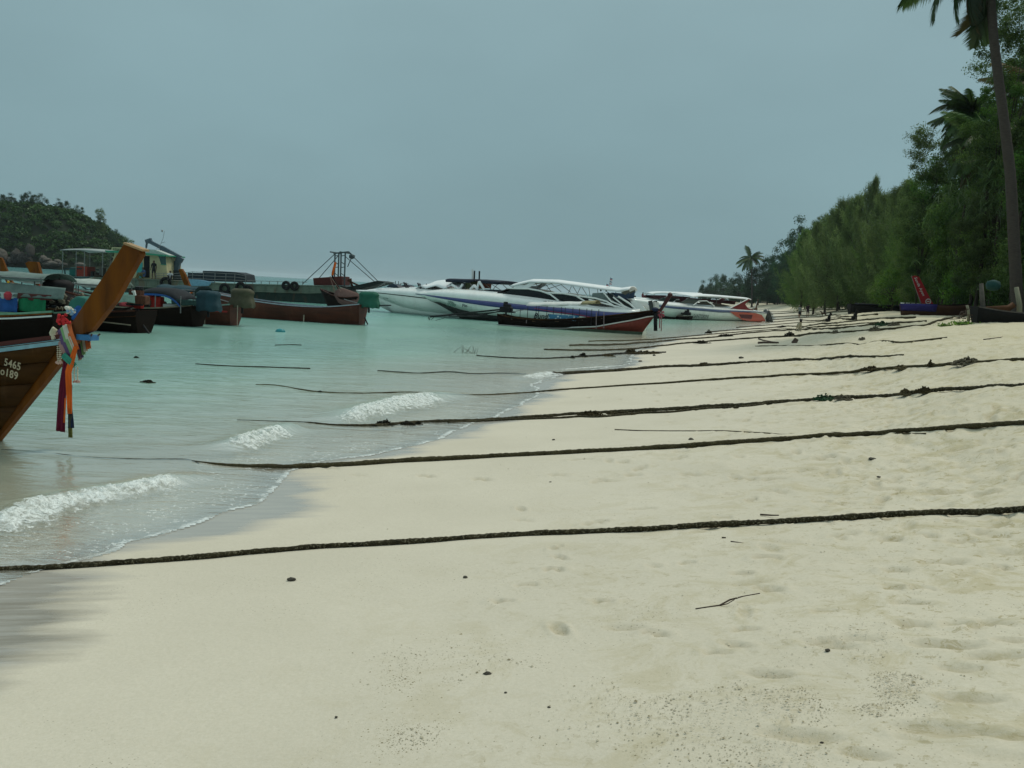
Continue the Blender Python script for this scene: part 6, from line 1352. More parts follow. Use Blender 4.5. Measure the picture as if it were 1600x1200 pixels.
for i, (px_, py_, y_, s_, l_) in enumerate([(1545, 262, 52, 1.8, 'long-leaved screw pine high beside the palm trunk'), (1570, 285, 50, 1.6, 'screw pine with pale leaves touching the palm trunk'), (1508, 320, 60, 1.8, 'screw pine tuft left of the hanging dead leaves'), (1530, 335, 55, 1.6, 'screw pine tuft in the middle of the thicket'), (1482, 355, 66, 1.8, 'screw pine at the left side of the thicket'), (1560, 330, 50, 1.5, 'screw pine with hanging dead leaves by the trunk'), (1596, 330, 47, 1.4, 'screw pine at the right picture edge'), (1497, 430, 63, 1.5, 'screw pine low behind the blue boat'), (1470, 425, 70, 1.5, 'screw pine right behind the red banner')]):
    p = Dp(px_, py_, y_); zg = float(terr(p.x, y_)); r_ = empty('screw_pine', (p.x, p.y, zg), i*1.3, l_, 'screw pine', 'screw pines in the thicket')
    MB().tube([(0, 0, -.2), (.2, .1, (p.z-zg)*.5), (0, 0, p.z-zg)], [.1, .09, .07], 6).build('stem', BARK, r_)
    o = bpy.data.objects.new('leaves', SM[i % 3]); C.objects.link(o); o.parent = r_; o.location = (0, 0, p.z-zg); o.scale = (s_*1.1,)*3
# ================================================================== ROPES, WEED AND SMALL THINGS ON THE BEACH
def ropemat(name, c, c2, fl):
    t = NT(name); b = t.n('ShaderNodeBsdfPrincipled'); t.l(b.outputs[0], t.out.inputs[0]); ob = t.coord('Object')
    n1 = t.noise(9, 5, .6, ob); n2 = t.noise(70, 4, .75, ob); c_ = t.mix(t.rng(n1, .35, .65), c, c2); c_ = t.mix(t.rng(n2, .54, .66, 0, .8), c_, fl); t.l(c_, b.inputs['Base Color']); b.inputs['Roughness'].default_value = .9
    b.inputs['Specular IOR Level'].default_value = .1; t.l(t.bump(n2, 1, .012), b.inputs['Normal']); return t.m
RP1 = ropemat('weedy_rope', (.020, .018, .010), (.050, .042, .022), (.26, .235, .16)); RP2 = ropemat('plain_old_rope', (.040, .034, .018), (.068, .058, .030), (.15, .13, .07)); RP3 = ropemat('dark_wet_rope', (.012, .012, .010), (.025, .024, .018), (.06, .06, .05))
def rope(label, pts, r_, mt, seed=0, step=None, lift=.35, wob=.01, grow=None, sag=None):
    w_ = [G(*p) for p in pts]; dm = w_[len(w_)//2].length; step = step or max(.022, r_*.9)
    # smooth spline through the points
    fine = []
    for i in range(len(w_)-1):
        p0, p1, p2, p3 = w_[max(i-1, 0)], w_[i], w_[i+1], w_[min(i+2, len(w_)-1)]; n = max(2, int((p2-p1).length/step))
        for k in range(n):
            t_ = k/n; fine.append(.5*((2*p1)+(p2-p0)*t_+(2*p0-5*p1+4*p2-p3)*t_*t_+(3*p1-p0-3*p2+p3)*t_**3))
    fine.append(w_[-1]); n = len(fine); rg = np.random.default_rng(seed)
    q = np.array([[v.x, v.y] for v in fine]); s_ = np.arange(n)*step
    q[:, 1] += (vnoise(s_*.9, s_*0+seed, 70)-.5)*wob*6+(vnoise(s_*4, s_*0+seed, 71)-.5)*wob*1.5
    z = terr(q[:, 0], q[:, 1])+(vnoise(q[:, 0]*3.1, q[:, 1]*3.1, 1)-.5)*.02*sstep(2.2, 6.5, (q[:, 0]-xs(q[:, 1])))
    z = np.maximum(z, .0)+r_*lift+.006
    rad_ = r_*(1+.30*(vnoise(s_*6, s_*0, seed)-.5)+(.30 if mt is RP1 else .22)*(rg.random(n)-.5))
    if grow is not None: rad_ = rad_*np.interp(np.linspace(0, 1, n), grow[0], grow[1])
    o = MB().tube([(a[0], a[1], c_) for a, c_ in zip(q, z)], list(rad_), 8).build('mooring_rope', mt, None, smooth=True); tag(o, label, 'rope', 'mooring ropes across the beach'); return o
rope('nearest thick weedy rope, running right across the lower beach', [(-60, 902), (0, 894), (150, 884), (300, 873), (470, 860), (640, 850), (760, 842), (900, 834), (1060, 826), (1200, 820), (1330, 813), (1470, 804), (1600, 797), (1680, 791)], .020, RP1, 1, .016, .5)
rope('second rope from the viewer, evenly thick from the swash to the right edge', [(300, 722), (345, 728), (400, 731), (470, 731), (560, 727), (640, 722), (770, 715), (900, 709), (1010, 703), (1100, 697), (1230, 688), (1350, 680), (1480, 671), (1600, 663), (1680, 658)], .026, RP2, 2, .022, .5, grow=([0, .04, .1, 1], [.12, .5, 1.15, .9]))
rope('thin end of the second rope trailing into the shallow water', [(0, 704), (60, 708), (150, 717), (230, 719), (290, 719), (310, 725)], .008, RP3, 3, .05, .1)
rope('third rope, doubled and knotted with weed where it meets the water', [(370, 658), (430, 660), (480, 662), (520, 666), (560, 667), (600, 666), (650, 662), (720, 660), (800, 655), (860, 651), (900, 648), (1000, 643), (1050, 641), (1110, 637), (1170, 634), (1230, 629), (1330, 622), (1420, 616), (1510, 609), (1600, 604), (1680, 599)], .030, RP1, 4, .03, .4, grow=([0, .06, .12, .2, .4, .55, 1], [.12, .2, .7, 1, .8, 1.15, .8]))
rope('loose second strand lying along the third rope', [(700, 661.5), (760, 659), (830, 656), (880, 654), (905, 652), (940, 652), (1000, 646), (1050, 644.5), (1110, 638), (1160, 636.5), (1200, 631)], .020, RP1, 5, .04, .3, wob=.02)
rope('fourth rope, thin and straight, passing under the net heap at right', [(400, 602), (430, 603), (470, 610), (500, 614), (560, 616), (640, 614), (700, 617), (760, 618), (850, 612), (960, 604), (1030, 600), (1100, 595), (1200, 589), (1280, 585), (1350, 580), (1450, 573), (1530, 568), (1600, 563), (1680, 559)], .028, RP2, 6, .04, .4, grow=([0, .1, .2, .5, .8, 1], [.25, .5, .4, .7, 1, 1.2]))
rope('fifth rope, ending in a blunt stub beside the small foam patch', [(864, 585), (900, 584), (950, 581), (1000, 577), (1040, 574), (1100, 572), (1150, 569), (1180, 567), (1250, 563), (1350, 559), (1412, 556)], .042, RP1, 7, .05, .4, wob=.03, grow=([0, .1, .25, .5, .8, 1], [1.3, 1.1, 1.1, .8, .7, .4]))
rope('dark rope floating in the water in front of the anchored boats', [(305, 570), (350, 573), (420, 575), (485, 577)], .022, RP3, 8, .1, .2); rope('piece of rope surfacing in broken loops in the shallows', [(590, 580), (620, 582), (655, 584), (700, 582), (740, 585), (780, 584), (822, 585)], .018, RP3, 9, .08, .2)
rope('sixth rope, weed-covered, lying low on the wet sand', [(745, 556), (790, 560), (840, 561), (880, 560), (930, 557), (985, 553), (1040, 551)], .04, RP3, 10, .06, .4, wob=.05, grow=([0, .4, .7, 1], [.4, .7, 1.2, .7]))
rope('seventh rope, rising at right to the stranded post by the blue boat', [(850, 547), (900, 548.5), (975, 547), (1060, 538), (1120, 533), (1180, 529), (1240, 525.5), (1300, 521), (1370, 516), (1420, 511), (1465, 503), (1510, 494)], .04, RP1, 11, .08, .4, wob=.05)
rope('eighth rope, passing just beneath the red boat bow', [(890, 540.5), (950, 540), (1010, 536), (1060, 531), (1110, 528), (1170, 521), (1230, 517), (1300, 514), (1380, 507), (1450, 503)], .045, RP1, 12, .1, .4, wob=.06)
rope('ninth rope, thin, just above the eighth', [(920, 534), (1000, 532), (1060, 527.5), (1110, 523), (1160, 519), (1220, 515), (1290, 510), (1370, 505)], .035, RP2, 13, .1, .4, wob=.06)
rope('tenth rope, running past the pale dog', [(1110, 519), (1150, 516), (1200, 513), (1230, 510), (1290, 506), (1360, 500), (1430, 497)], .045, RP1, 14, .12, .4, wob=.08)
for i, (pts, l_) in enumerate([([(1150, 512), (1200, 508.5), (1260, 504), (1330, 500)], 'far rope below the paired walkers'), ([(1205, 504), (1250, 500.5), (1310, 496), (1370, 492.5)], 'far rope passing the feet of the walkers'), ([(1206, 500), (1250, 497), (1300, 493), (1340, 490.5)], 'far rope reaching towards the dark beached hull'), ([(1206, 496), (1240, 494), (1290, 490), (1335, 487)], 'farther rope crossing behind the walkers'), ([(1203, 491), (1250, 488), (1320, 484)], 'second farthest rope across the narrow beach'), ([(1202, 487.5), (1250, 485), (1310, 481)], 'farthest rope near the trees')]): rope(l_, pts, .05+.012*i, RP2, 20+i, .3, .4, wob=.1)
rope('thin half-buried cord between the first and second ropes at right', [(960, 671), (1050, 674), (1150, 675), (1300, 677), (1450, 679)], .006, RP2, 31, .04, .1, wob=.02); rope('half-buried cord above the fifth rope', [(1180, 541), (1250, 540.5), (1340, 538), (1400, 535), (1480, 528)], .02, RP2, 32, .1, .1, wob=.05)
rope('dark rope crossing the gap behind the anchored boats', [(430, 540), (450, 539.5), (471, 540)], .02, RP3, 33, .1, .2)
# weed heaps and tangled nets: many short bent strands
def heap(label, px, py, w_, h_, mt, n=60, r_=.012, seed=0, nme='seaweed_clump', cat='seaweed', group='weed and net heaps on the ropes', depth=.5):
    c_ = G(px, py); d = c_.length; sx_ = w_/FPX*d/2; sz_ = h_/FPX*d; rr = random.Random(seed); b_ = MB()
    for k in range(n):
        a = rr.uniform(0, 6.28); q = rr.random()**.6; x = math.cos(a)*q*sx_; y = math.sin(a)*q*sx_*depth; top = sz_*(1-q**2)*rr.uniform(.4, 1.15); L_ = sx_*rr.uniform(.15, .5); b2 = rr.uniform(0, 6.28)
        pts = [Vector((x+math.cos(b2+.5*j)*L_*(j/3-.5), y+math.sin(b2+.5*j)*L_*depth*(j/3-.5), max(.002, top*(1-.8*abs(j/3-.5)*rr.random()*2))+rr.uniform(-.01, .01))) for j in range(4)]; b_.tube(pts, [r_*.5, r_, r_*.9, r_*.4], 5)
    core = []
    for i in range(7):
        ph = i/6; core.append([(math.cos(2*math.pi*k/12)*sx_*.9*math.sin(ph*1.57+.02)*(1+.2*math.sin(k*2.3+seed)), math.sin(2*math.pi*k/12)*sx_*.9*depth*math.sin(ph*1.57+.02), sz_*.45*math.cos(ph*1.57)*(1+.2*math.sin(k*3.1+i))) for k in range(12)])
    b_.grid(core, close=True); o = b_.build(nme, mt, None, smooth=True); c_.z = max(float(terr(c_.x, c_.y)), 0); o.location = c_; return tag(o, label, cat, group)
WD_ = ropemat('dark_weed', (.010, .011, .008), (.022, .020, .012), (.06, .055, .03)); WB = ropemat('brown_weed', (.035, .028, .014), (.06, .048, .022), (.14, .11, .06)); NG = ropemat('green_net', (.02, .05, .025), (.05, .07, .035), (.02, .14, .07)); NGR = ropemat('grey_net', (.10, .09, .065), (.15, .13, .09), (.05, .045, .03)); WT = ropemat('tan_net', (.085, .068, .035), (.12, .10, .06), (.05, .04, .02))
H_ = [('largest black weed knot where the third rope leaves the water', 600, 665, 30, 10, WD_, 'seaweed_clump', 'seaweed'), ('middle black weed knot on the third rope', 636, 665, 26, 7, WD_, 'seaweed_clump', 'seaweed'), ('small black weed knot right of the middle one', 654, 664, 12, 7, WD_, 'seaweed_clump', 'seaweed'), ('loop of weed left of the largest knot', 584, 667, 14, 4, WD_, 'seaweed_clump', 'seaweed'),
      ('broad brown weed tangle hanging on the third rope', 925, 650, 44, 9, WB, 'seaweed_clump', 'seaweed'), ('trailing weed at the right of the brown tangle', 975, 648, 50, 5, WB, 'seaweed_clump', 'seaweed'), ('green and grey net heap on the third rope', 1290, 626, 40, 11, NG, 'net_heap', 'fishing net'), ('grey end of the green net heap', 1318, 625, 28, 7, NGR, 'net_heap', 'fishing net'), ('tan net bundle at the left of the arched bundle', 1415, 618, 24, 10, WT, 'net_heap', 'fishing net'), ('arched brown bundle on the third rope at right', 1444, 615, 30, 10, WB, 'net_heap', 'fishing net'),
      ('olive weed on the fourth rope, left of the round coil', 1362, 579, 32, 6, WB, 'seaweed_clump', 'seaweed'), ('small tan weed on the fourth rope', 1410, 577, 26, 6, WT, 'seaweed_clump', 'seaweed'), ('round coil of brown rope on the fourth rope', 1455, 573, 12, 9, WB, 'rope_coil', 'rope coil'), ('big grey net heap on the fourth rope at the right', 1512, 571, 44, 13, NGR, 'net_heap', 'fishing net'),
      ('small weed tuft on the fifth rope', 1100, 572, 18, 6, WB, 'seaweed_clump', 'seaweed'), ('brown weed mound at the middle of the sixth rope', 986, 553, 22, 9, WB, 'seaweed_clump', 'seaweed'), ('long weed mat right of the brown mound', 1012, 553, 52, 5, WB, 'seaweed_clump', 'seaweed'), ('dark weed lump at the water end of the sixth rope', 911, 558, 16, 7, WD_, 'seaweed_clump', 'seaweed'), ('small dark weed lump left of it on the sixth rope', 894, 560, 8, 5, WD_, 'seaweed_clump', 'seaweed'), ('low weed between the dark lump and the brown mound', 950, 557, 24, 4, WB, 'seaweed_clump', 'seaweed'),
      ('black weed ball at the water edge beyond the red bow', 1107, 521, 11, 6, WD_, 'seaweed_clump', 'seaweed'), ('dark weed mat on the ninth rope', 1135, 526, 26, 5, WD_, 'seaweed_clump', 'seaweed'), ('dark weed mat on the seventh rope', 1098, 537, 30, 5, WD_, 'seaweed_clump', 'seaweed'), ('big dark weed clump in front of the pale dog', 1234, 526, 18, 8, WD_, 'seaweed_clump', 'seaweed'), ('grey-green net mound far right on the tenth rope', 1378, 509, 24, 7, NG, 'net_heap', 'fishing net'), ('grey net mound beside the grey-green one', 1398, 509, 20, 6, NGR, 'net_heap', 'fishing net'), ('dark tangle on the seventh rope at right', 1367, 517, 18, 7, NGR, 'net_heap', 'fishing net'), ('pair of grey stones tied in weed on the seventh rope', 1306, 521, 12, 6, NGR, 'net_heap', 'fishing net'), ('grey flat rock-like lump on the sand', 1347, 531, 12, 4, NGR, 'net_heap', 'fishing net'), ('weed on the far rope behind the pale dog', 1222, 512, 18, 3, WD_, 'seaweed_clump', 'seaweed'),
      ('dark weed floating left of the ribbon boat reflections', 231, 599, 24, 4, WD_, 'seaweed_clump', 'seaweed'), ('tiny dark weed floating off the anchored sterns', 213, 560, 7, 3, WD_, 'seaweed_clump', 'seaweed'), ('small weed knot on the fourth rope in the water', 500, 614, 12, 4, WD_, 'seaweed_clump', 'seaweed')]
for i, (l_, px_, py_, w_, h_, mt, nm, ct) in enumerate(H_): heap(l_, px_, py_, w_, h_, mt, 90 if w_ > 15 else 40, .011 if py_ > 600 else .02, i, nm, ct)
# plants creeping near the stranded boats
for i, (px_, py_, w_, h_, l_) in enumerate(((1505, 507, 22, 6, 'low green creeper beside the stranded hull'), (1480, 510, 18, 4, 'small brown-green creeper on the sand below the blue boat'))):
    c_ = G(px_, py_); d = c_.length; rg = np.random.default_rng(i); pts = rg.normal(0, .35, (260, 3))*np.array([w_, w_*.5, h_])/FPX*d; pts[:, 2] = np.abs(pts[:, 2]); V_, F_ = leaf_quads(pts, .09, rg); o = link('creeper', mesh_leaves('creeper', V_, F_, rg.random(260)), None, LF_BRIGHT); o.location = c_; tag(o, l_, 'plant')
# sticks
STK = mat('dead_wood', (.085, .060, .045), .85, .4, 12, .5)
def stick(label, pts, r_, twigs=(), mt=STK, nme='stick', cat='stick', z=0):
    root = [G(*p) for p in pts]; b_ = MB(); b_.tube([(p.x, p.y, p.z+r_*.6+z) for p in root], [r_*(1-.6*i/len(root)) for i in range(len(root))], 7)
    for tw in twigs: q = [G(*p) for p in tw]; b_.tube([(p.x, p.y, p.z+r_*.5+.012*i) for i, p in enumerate(q)], [r_*.55*(1-.5*i/len(q)) for i in range(len(q))], 5)
    return tag(b_.build(nme, mt, None, smooth=True), label, cat)
stick('thin forked stick lying on the sand below the nearest rope', [(1087, 953), (1105, 950), (1124, 947), (1140, 938), (1160, 933), (1187, 928)], .0055, [[(1124, 947), (1136, 948), (1147, 945)]])
stick('short straight twig below the nearest rope', [(1142, 847), (1158, 849), (1170, 852)], .005); stick('short dark twig between the first and second ropes', [(1188, 805), (1205, 806), (1217, 806)], .007); stick('slender stick on the upper beach at right', [(1537, 531), (1552, 529), (1567, 527)], .012); stick('dark twig pieces lying next to the far-right footprints', [(1128, 841), (1134, 841)], .006)
stick('curved driftwood branch on the sand below the seventh rope', [(1185, 537), (1193, 536.5), (1206, 536), (1216, 536.5)], .05, [[(1185, 530), (1193, 533), (1206, 536)]])
b_ = MB(); a = G(1240, 537); e = Dp(1245, 529.5, a.y); b_.tube([a, e], [.10, .08], 7); tag(b_.build('wooden_stub', STK, None), 'short wooden stub standing tilted in the sand', 'stub')
# branch sticking out of the water
b_ = MB(); c_ = P(728, 552); rr = random.Random(6)
for k in range(13):
    a = rr.uniform(-1, 1); L_ = rr.uniform(.12, .38); p0 = c_+Vector((rr.uniform(-.4, .35), rr.uniform(-.2, .2), 0)); b_.tube([p0, p0+Vector((a*L_*.5, 0, L_*.3)), p0+Vector((a*L_, rr.uniform(-.1, .1), L_*.35+rr.uniform(0, .2)))], [.007, .005, .003], 5)
tag(b_.build('bare_branch', STK, None), 'bare twiggy branch sticking out of the shallow water', 'branch')
# stones, shells and grit
STN = mat('beach_stone', (.10, .09, .07), .9, .4, 20, .6); SHL = mat('shell_white', (.55, .52, .44), .6, .2)
sm = [rock_mesh(10+i, 2, .4) for i in range(3)]
for i, (px_, py_, s_, l_) in enumerate([(455, 907, 7, 'angular brown stone below the nearest rope at left'), (727, 903, 4.5, 'small grey stone below the nearest rope'), (762, 1054, 6.5, 'brown shell-shaped stone in the lower middle'), (525, 1121, 3, 'tiny dark pebble low on the left'), (1293, 1017, 4.5, 'dark pebble on the sand at lower right'), (1080, 688, 5, 'grey stone right above the second rope'), (1363, 719, 6, 'flat grey stone above the nearest rope at right'), (1373, 746, 3, 'small dark pebble below the flat grey stone'), (865, 688, 3, 'dark pebble right below the second rope'), (858, 1106, 3, 'dark pebble at the lower centre'), (790, 1083, 3, 'small dark pebble right of the shell-shaped stone'), (1284, 1161, 3, 'dark pebble near the bottom at right'), (860, 754, 2.6, 'dark pebble between first and second ropes'), (1158, 560, 4, 'brown stone between the fifth and sixth ropes'), (1022, 556, 3, 'small dark stone below the brown weed mound'), (1000, 565, 3, 'small pebble left of the fifth rope')]):
    g = G(px_, py_); d = g.length; s2 = s_/FPX*d; me = sm[i % 3]
    if not me.materials: me.materials.append(STN)
    o = bpy.data.objects.new('stone', me); C.objects.link(o); o.location = g+Vector((0, 0, s2*.25)); o.scale = (s2, s2*.8, s2*.6); o.rotation_euler = (0, 0, i*1.7); tag(o, l_, 'stone', 'stones on the sand')
rg = np.random.default_rng(5)
def grit(name, label, blobs, size, mt, seed):
    rg = np.random.default_rng(seed); P_ = []
    for (px_, py_, sx_, sy_, n) in blobs:
        for k in range(n):
            x, y = rg.normal(px_, sx_), rg.normal(py_, sy_)
            if y > 1235: continue
            q = ray(x, y); P_.append((x, y))
    D_ = np.array([ray(x, y) for x, y in P_]); D_ /= np.linalg.norm(D_, axis=1)[:, None]; t_ = 1.7/-D_[:, 2]
    for _ in range(6): X_ = D_[:, 0]*t_; Y_ = D_[:, 1]*t_; t_ = (H-terr(X_, Y_))/-D_[:, 2]
    X_ = D_[:, 0]*t_; Y_ = D_[:, 1]*t_; Z_ = terr(X_, Y_); n = len(X_)
    Z_ = Z_+((vnoise(X_*3.1, Y_*3.1, 1)-.5)*.05+(vnoise(X_*7.3, Y_*7.3, 2)-.5)*.03+(vnoise(X_*1.2, Y_*1.2, 3)-.5)*.05)*sstep(2.2, 6.5, (X_-xs(Y_))*.97)+(vnoise(X_*1.5, Y_*1.5, 4)-.5)*.010*sstep(.2, 2, (X_-xs(Y_))*.97)
    s_ = size*rg.lognormal(0, .45, n); V_ = []
    a = rg.uniform(0, 6.28, n)
    for k in range(4):
        V_.append(np.stack([X_+np.cos(a+k*1.57)*s_*rg.uniform(.5, 1, n), Y_+np.sin(a+k*1.57)*s_*rg.uniform(.4, .9, n), Z_+.0005], 1))
    V_.append(np.stack([X_, Y_, Z_+s_*.6], 1)); V_ = np.stack(V_, 1).reshape(-1, 3); i5 = np.arange(n)[:, None]*5; F_ = np.concatenate([i5+np.array([[0, 1, 4]]), i5+np.array([[1, 2, 4]]), i5+np.array([[2, 3, 4]]), i5+np.array([[3, 0, 4]])])
    o = link(name, np_mesh(name, V_, F_), None, mt); return tag(o, label, 'grit', None, 'stuff')
BLB = [(650, 1060, 38, 22, 420), (670, 1100, 42, 18, 330), (640, 1140, 34, 20, 260), (620, 1185, 30, 20, 160), (760, 1020, 70, 18, 150), (880, 1000, 60, 22, 180), (990, 1080, 50, 22, 230), (1040, 1120, 60, 34, 240), (1120, 1100, 70, 26, 160), (1180, 1130, 80, 36, 240), (1240, 1080, 50, 24, 320), (1330, 1100, 60, 16, 360), (1400, 1070, 36, 18, 360), (1390, 1035, 40, 14, 200), (1350, 1000, 50, 12, 130), (1200, 1180, 70, 20, 260), (1120, 1040, 60, 20, 150), (980, 980, 60, 20, 120), (1180, 1000, 90, 40, 200), (900, 1150, 120, 40, 260), (950, 790, 90, 12, 160), (1250, 760, 200, 40, 400), (1450, 760, 90, 30, 260), (1100, 900, 200, 40, 260), (1400, 900, 120, 60, 240)]
grit('sand_grit', 'scattered dark shell grit and coarse grains on the sand', BLB, .0023, mat('grit_dark', (.33, .285, .18), .9, .4, 30, 0), 1); grit('shell_grit', 'scattered pale shell fragments on the sand', BLB, .003, mat('grit_pale', (.50, .46, .34), .8, .3, 30, 0), 2)
grit('coarse_grit', 'sparse larger dark grains on the sand', [(x, y, a*1.3, b*1.3, n//25) for x, y, a, b, n in BLB]+[(1300, 620, 200, 40, 260), (1000, 700, 200, 40, 100)], .0042, mat('grit_dark', (.33, .285, .18), .9, .4, 30, 0), 3)
# small floats
o = MB().lathe((0, 0, 0), [(.05, -.1), (.17, -.06), (.19, .02), (.14, .10), (.04, .13)], 14).build('mooring_float', mat('teal_float', (.02, .22, .24), .4, .2), None, smooth=True); o.location = P(438, 519); tag(o, 'small teal float on the water in front of the long red-brown boat', 'float')
# ================================================================== stranded boats and posts on the right
def GYp(px, y):
    p = Dp(px, 500, y); return Vector((p.x, y, float(terr(p.x, y))))
def beach_frame(px, py, ang):
    g = G(px, py) if py > 200 else GYp(px, py); return Frame((g.x, g.y, g.z), ang)
def beached(label, px, py, ang, L, B, zs, zm, zb, mt, rails, rake=.5):
    f = beach_frame(px, py, ang); r_ = empty(HULLN, f.W(0, 0, .0), f.a, label, 'longtail boat', 'longtail boats'); secs = hull_sections(L, B, zs, zm, zb, rake=rake, n=14)
    secs = [[(x, y, z+.12) for x, y, z in row] for row in secs]; build_hull(r_, secs, mt, rails); return f, r_, secs
f, r_, secs = beached('black hull drawn up under the trees behind the dogs', 1326, 95, .05, 5.6, 1.5, .85, .8, .95, mat('black_hull', (.008, .008, .008), .8), [(WOODDK, 0, .06, .05)])
MB().box((2.8, 0, .95), (4.4, 1.1, .3)).build('hull_cover', TARPBK, r_, bevel=.1)
f, r_, secs = beached('blue-bowed longtail boat pulled onto the sand under the trees', 1508, 49, math.pi-.1, 3.1, 1.1, .45, .34, .28, mat('rust_brown_hull', (.075, .035, .022), .7), [(WOODDK, 0, .05, .04)], .2)
for s2 in (1, -1): MB().grid([[(x, (y+.035)*s2, z) for x, y, z in row[3:]] for row in secs[7:]]).build('blue_bow_panel', mat('deep_blue_paint', (.035, .028, .16), .5, .3), r_, smooth=True, solid=.03)
b_ = MB()
for k in range(5): MB().box((2.1+k*.24, .30-k*.05, .44+.0*k), (.16, .12, .06)).build('white_cleat', PWHITE, r_)
o = MB().lathe((0, 0, 0), [(.05, 0), (.25, .05), (.28, .3), (.20, .42), (.05, .45)], 12).build('teal_tub', mat('teal_blue_plastic', (.02, .12, .16), .6, .3), None, smooth=True); o.location = GYp(1432, 50.5); tag(o, 'teal-blue tub standing at the foot of the red banner', 'tub')
# leaning red banner
bf = Frame(tuple(GYp(1452, 50.5)), 0); bz = GYp(1452, 50.5).z; yb = bf.O.y; 
def BP(px_, py_): p = Dp(px_, py_, yb); return p-Vector((bf.O.x, yb, bz))
bn = empty('advertising_banner', (bf.O.x, yb, bz), 0, 'leaning red banner with white lettering and a round emblem', 'banner')
cr_ = [(1425, 432), (1430, 430.5), (1436, 433), (1442, 444), (1450, 460), (1459, 477), (1443, 481), (1437, 466), (1431, 450)]
pl = [BP(*q) for q in cr_]; MB().prism([(p.x, p.z) for p in pl], -.02, .02).build('banner_cloth', cloth('banner_red', (.36, .022, .028)), bn)
MB().tube([tuple(BP(1443, 484)-Vector((0, -.05, 0))), tuple(BP(1425, 431)+Vector((0, .05, 0)))], .03, 6).build('banner_pole', STEEL, bn)
WH = cloth('print_white', (.60, .60, .55)); a0 = BP(1431, 434); a1 = BP(1447, 468); dv = (a1-a0); an = math.atan2(dv.z, dv.x)
o = text_mesh('Sunda Ayun', .19, WH, bn, (a0.x-.10, -.03, a0.z), (R(90), -an, 0), 'lettering', .003, .25, 1.15, 'LEFT', 1.0)
c_ = BP(1450, 471); b_ = MB(); rows = []
for i in range(19): a = 2*math.pi*i/18; rows.append([(c_.x+math.cos(a)*r2, -.028, c_.z+math.sin(a)*r2) for r2 in (.10, .145)])
b_.grid(rows).build('round_emblem', WH, bn, solid=.006); MB().box((c_.x, -.028, c_.z), (.12, .006, .05)).build('emblem_bar', WH, bn)
# stranded dark hull, posts, rusty cylinder at the right edge
f, r_, secs = beached('low black hull lying at the foot of the grey posts at the right edge', 1522, 505, -.05, 4.2, 1.0, .42, .30, .42, mat('black_hull', (.008, .008, .008), .8), [(mat('grey_rim', (.10, .09, .08), .8), 0, .05, .04)], .2)
PG = mat('weathered_post', (.26, .25, .17), .9, .3, 8, .5, stretch=(3, 3, .5))
def post_px(label, a, c_, r_, seed=0, mt=PG):
    g = G(*a); t_ = Dp(c_[0], c_[1], g.y); m_ = g.lerp(t_, .5)+Vector((.04*(-1)**seed, 0, 0)); return tag(MB().tube([g-Vector((0, 0, .3)), m_, t_], [r_*1.1, r_, r_*.85], 9).build('wooden_post', mt, None, smooth=True), label, 'post', 'wooden posts at the beach edge')
post_px('pale thick post near the right picture edge', (1594, 502), (1588, 449), .085); post_px('bent grey post left of the rusty pipe', (1541, 504), (1533, 443), .08, 1, mat('grey_post', (.10, .09, .075), .9, .3, 8, .5)); post_px('short stub leaning at the end of the seventh rope', (1513, 502), (1511, 477), .05, 0); 
g = G(1560, 503); a = Dp(1541, 484, g.y+.6); c_ = Dp(1584, 476, g.y+.6); m_ = Dp(1575, 482, g.y+.6); tag(MB().tube([a, m_, c_], [.11, .11, .10], 12).build('rusty_pipe', mat('rusty_pipe', (.10, .042, .015), .8, .4), None, smooth=True), 'bent rusty pipe resting behind the grey posts', 'pipe')
a = Dp(1534, 482, g.y-.3); c_ = Dp(1568, 493, g.y-.3); tag(MB().tube([a, c_], .018, 6).build('white_pole', PWHITE, None), 'thin white pole leaning over the black hull', 'pole')
o = MB().lathe((0, 0, 0), [(.05, -.28), (.26, -.2), (.32, 0), (.26, .2), (.05, .28)], 12).build('green_bundle', cloth('faded_teal', (.012, .055, .05)), None, smooth=True); p = Dp(1552, 446, g.y+2.5); o.location = p; o.scale = (.8, .8, .7); tag(o, 'teal tarpaulin bundle hanging in the shrubs behind the bent post', 'tarpaulin bundle')
b_ = MB(); rr = random.Random(4)
for k in range(40):
    p = Dp(1500+rr.uniform(0, 42), 492+rr.uniform(-8, 8), g.y+rr.uniform(-.3, .6)); q = p+Vector((rr.uniform(-.4, .4), rr.uniform(-.2, .2), rr.uniform(-.25, .25))); b_.tube([p, q], [.02, .008], 5)
tag(b_.build('brushwood_heap', STK, None), 'tangled brushwood heap left of the black hull', 'brushwood', None, 'stuff')
# ================================================================== people and dogs
def skinned(name, joints, bones, mt, parent=None, sub=1):
    me = bpy.data.meshes.new(name); me.from_pydata([j[0] for j in joints], bones, []); o = bpy.data.objects.new('tmp_skin', me); C.objects.link(o)
    sk = o.modifiers.new('s', 'SKIN'); lay = me.skin_vertices[0].data if me.skin_vertices else None
    if lay is None: 
        bm = bmesh.new(); bm.from_mesh(me); bm.verts.layers.skin.verify(); bm.to_mesh(me); bm.free(); lay = me.skin_vertices[0].data
    for i, j in enumerate(joints): lay[i].radius = (j[1], j[2] if len(j) > 2 else j[1]); lay[i].use_root = (i == 0)
    sb_ = o.modifiers.new('u', 'SUBSURF'); sb_.levels = sub; sb_.render_levels = sub
    bpy.context.view_layer.update(); m2_ = bpy.data.meshes.new_from_object(o.evaluated_get(bpy.context.evaluated_depsgraph_get())); bpy.data.objects.remove(o); m2_.name = name
    for p in m2_.polygons: p.use_smooth = True
    return link(name, m2_, parent, mt)
SKIN = mat('skin', (.22, .12, .08), .6, .1, 5, 0); HAIRM = mat('dark_hair', (.012, .010, .010), .6)
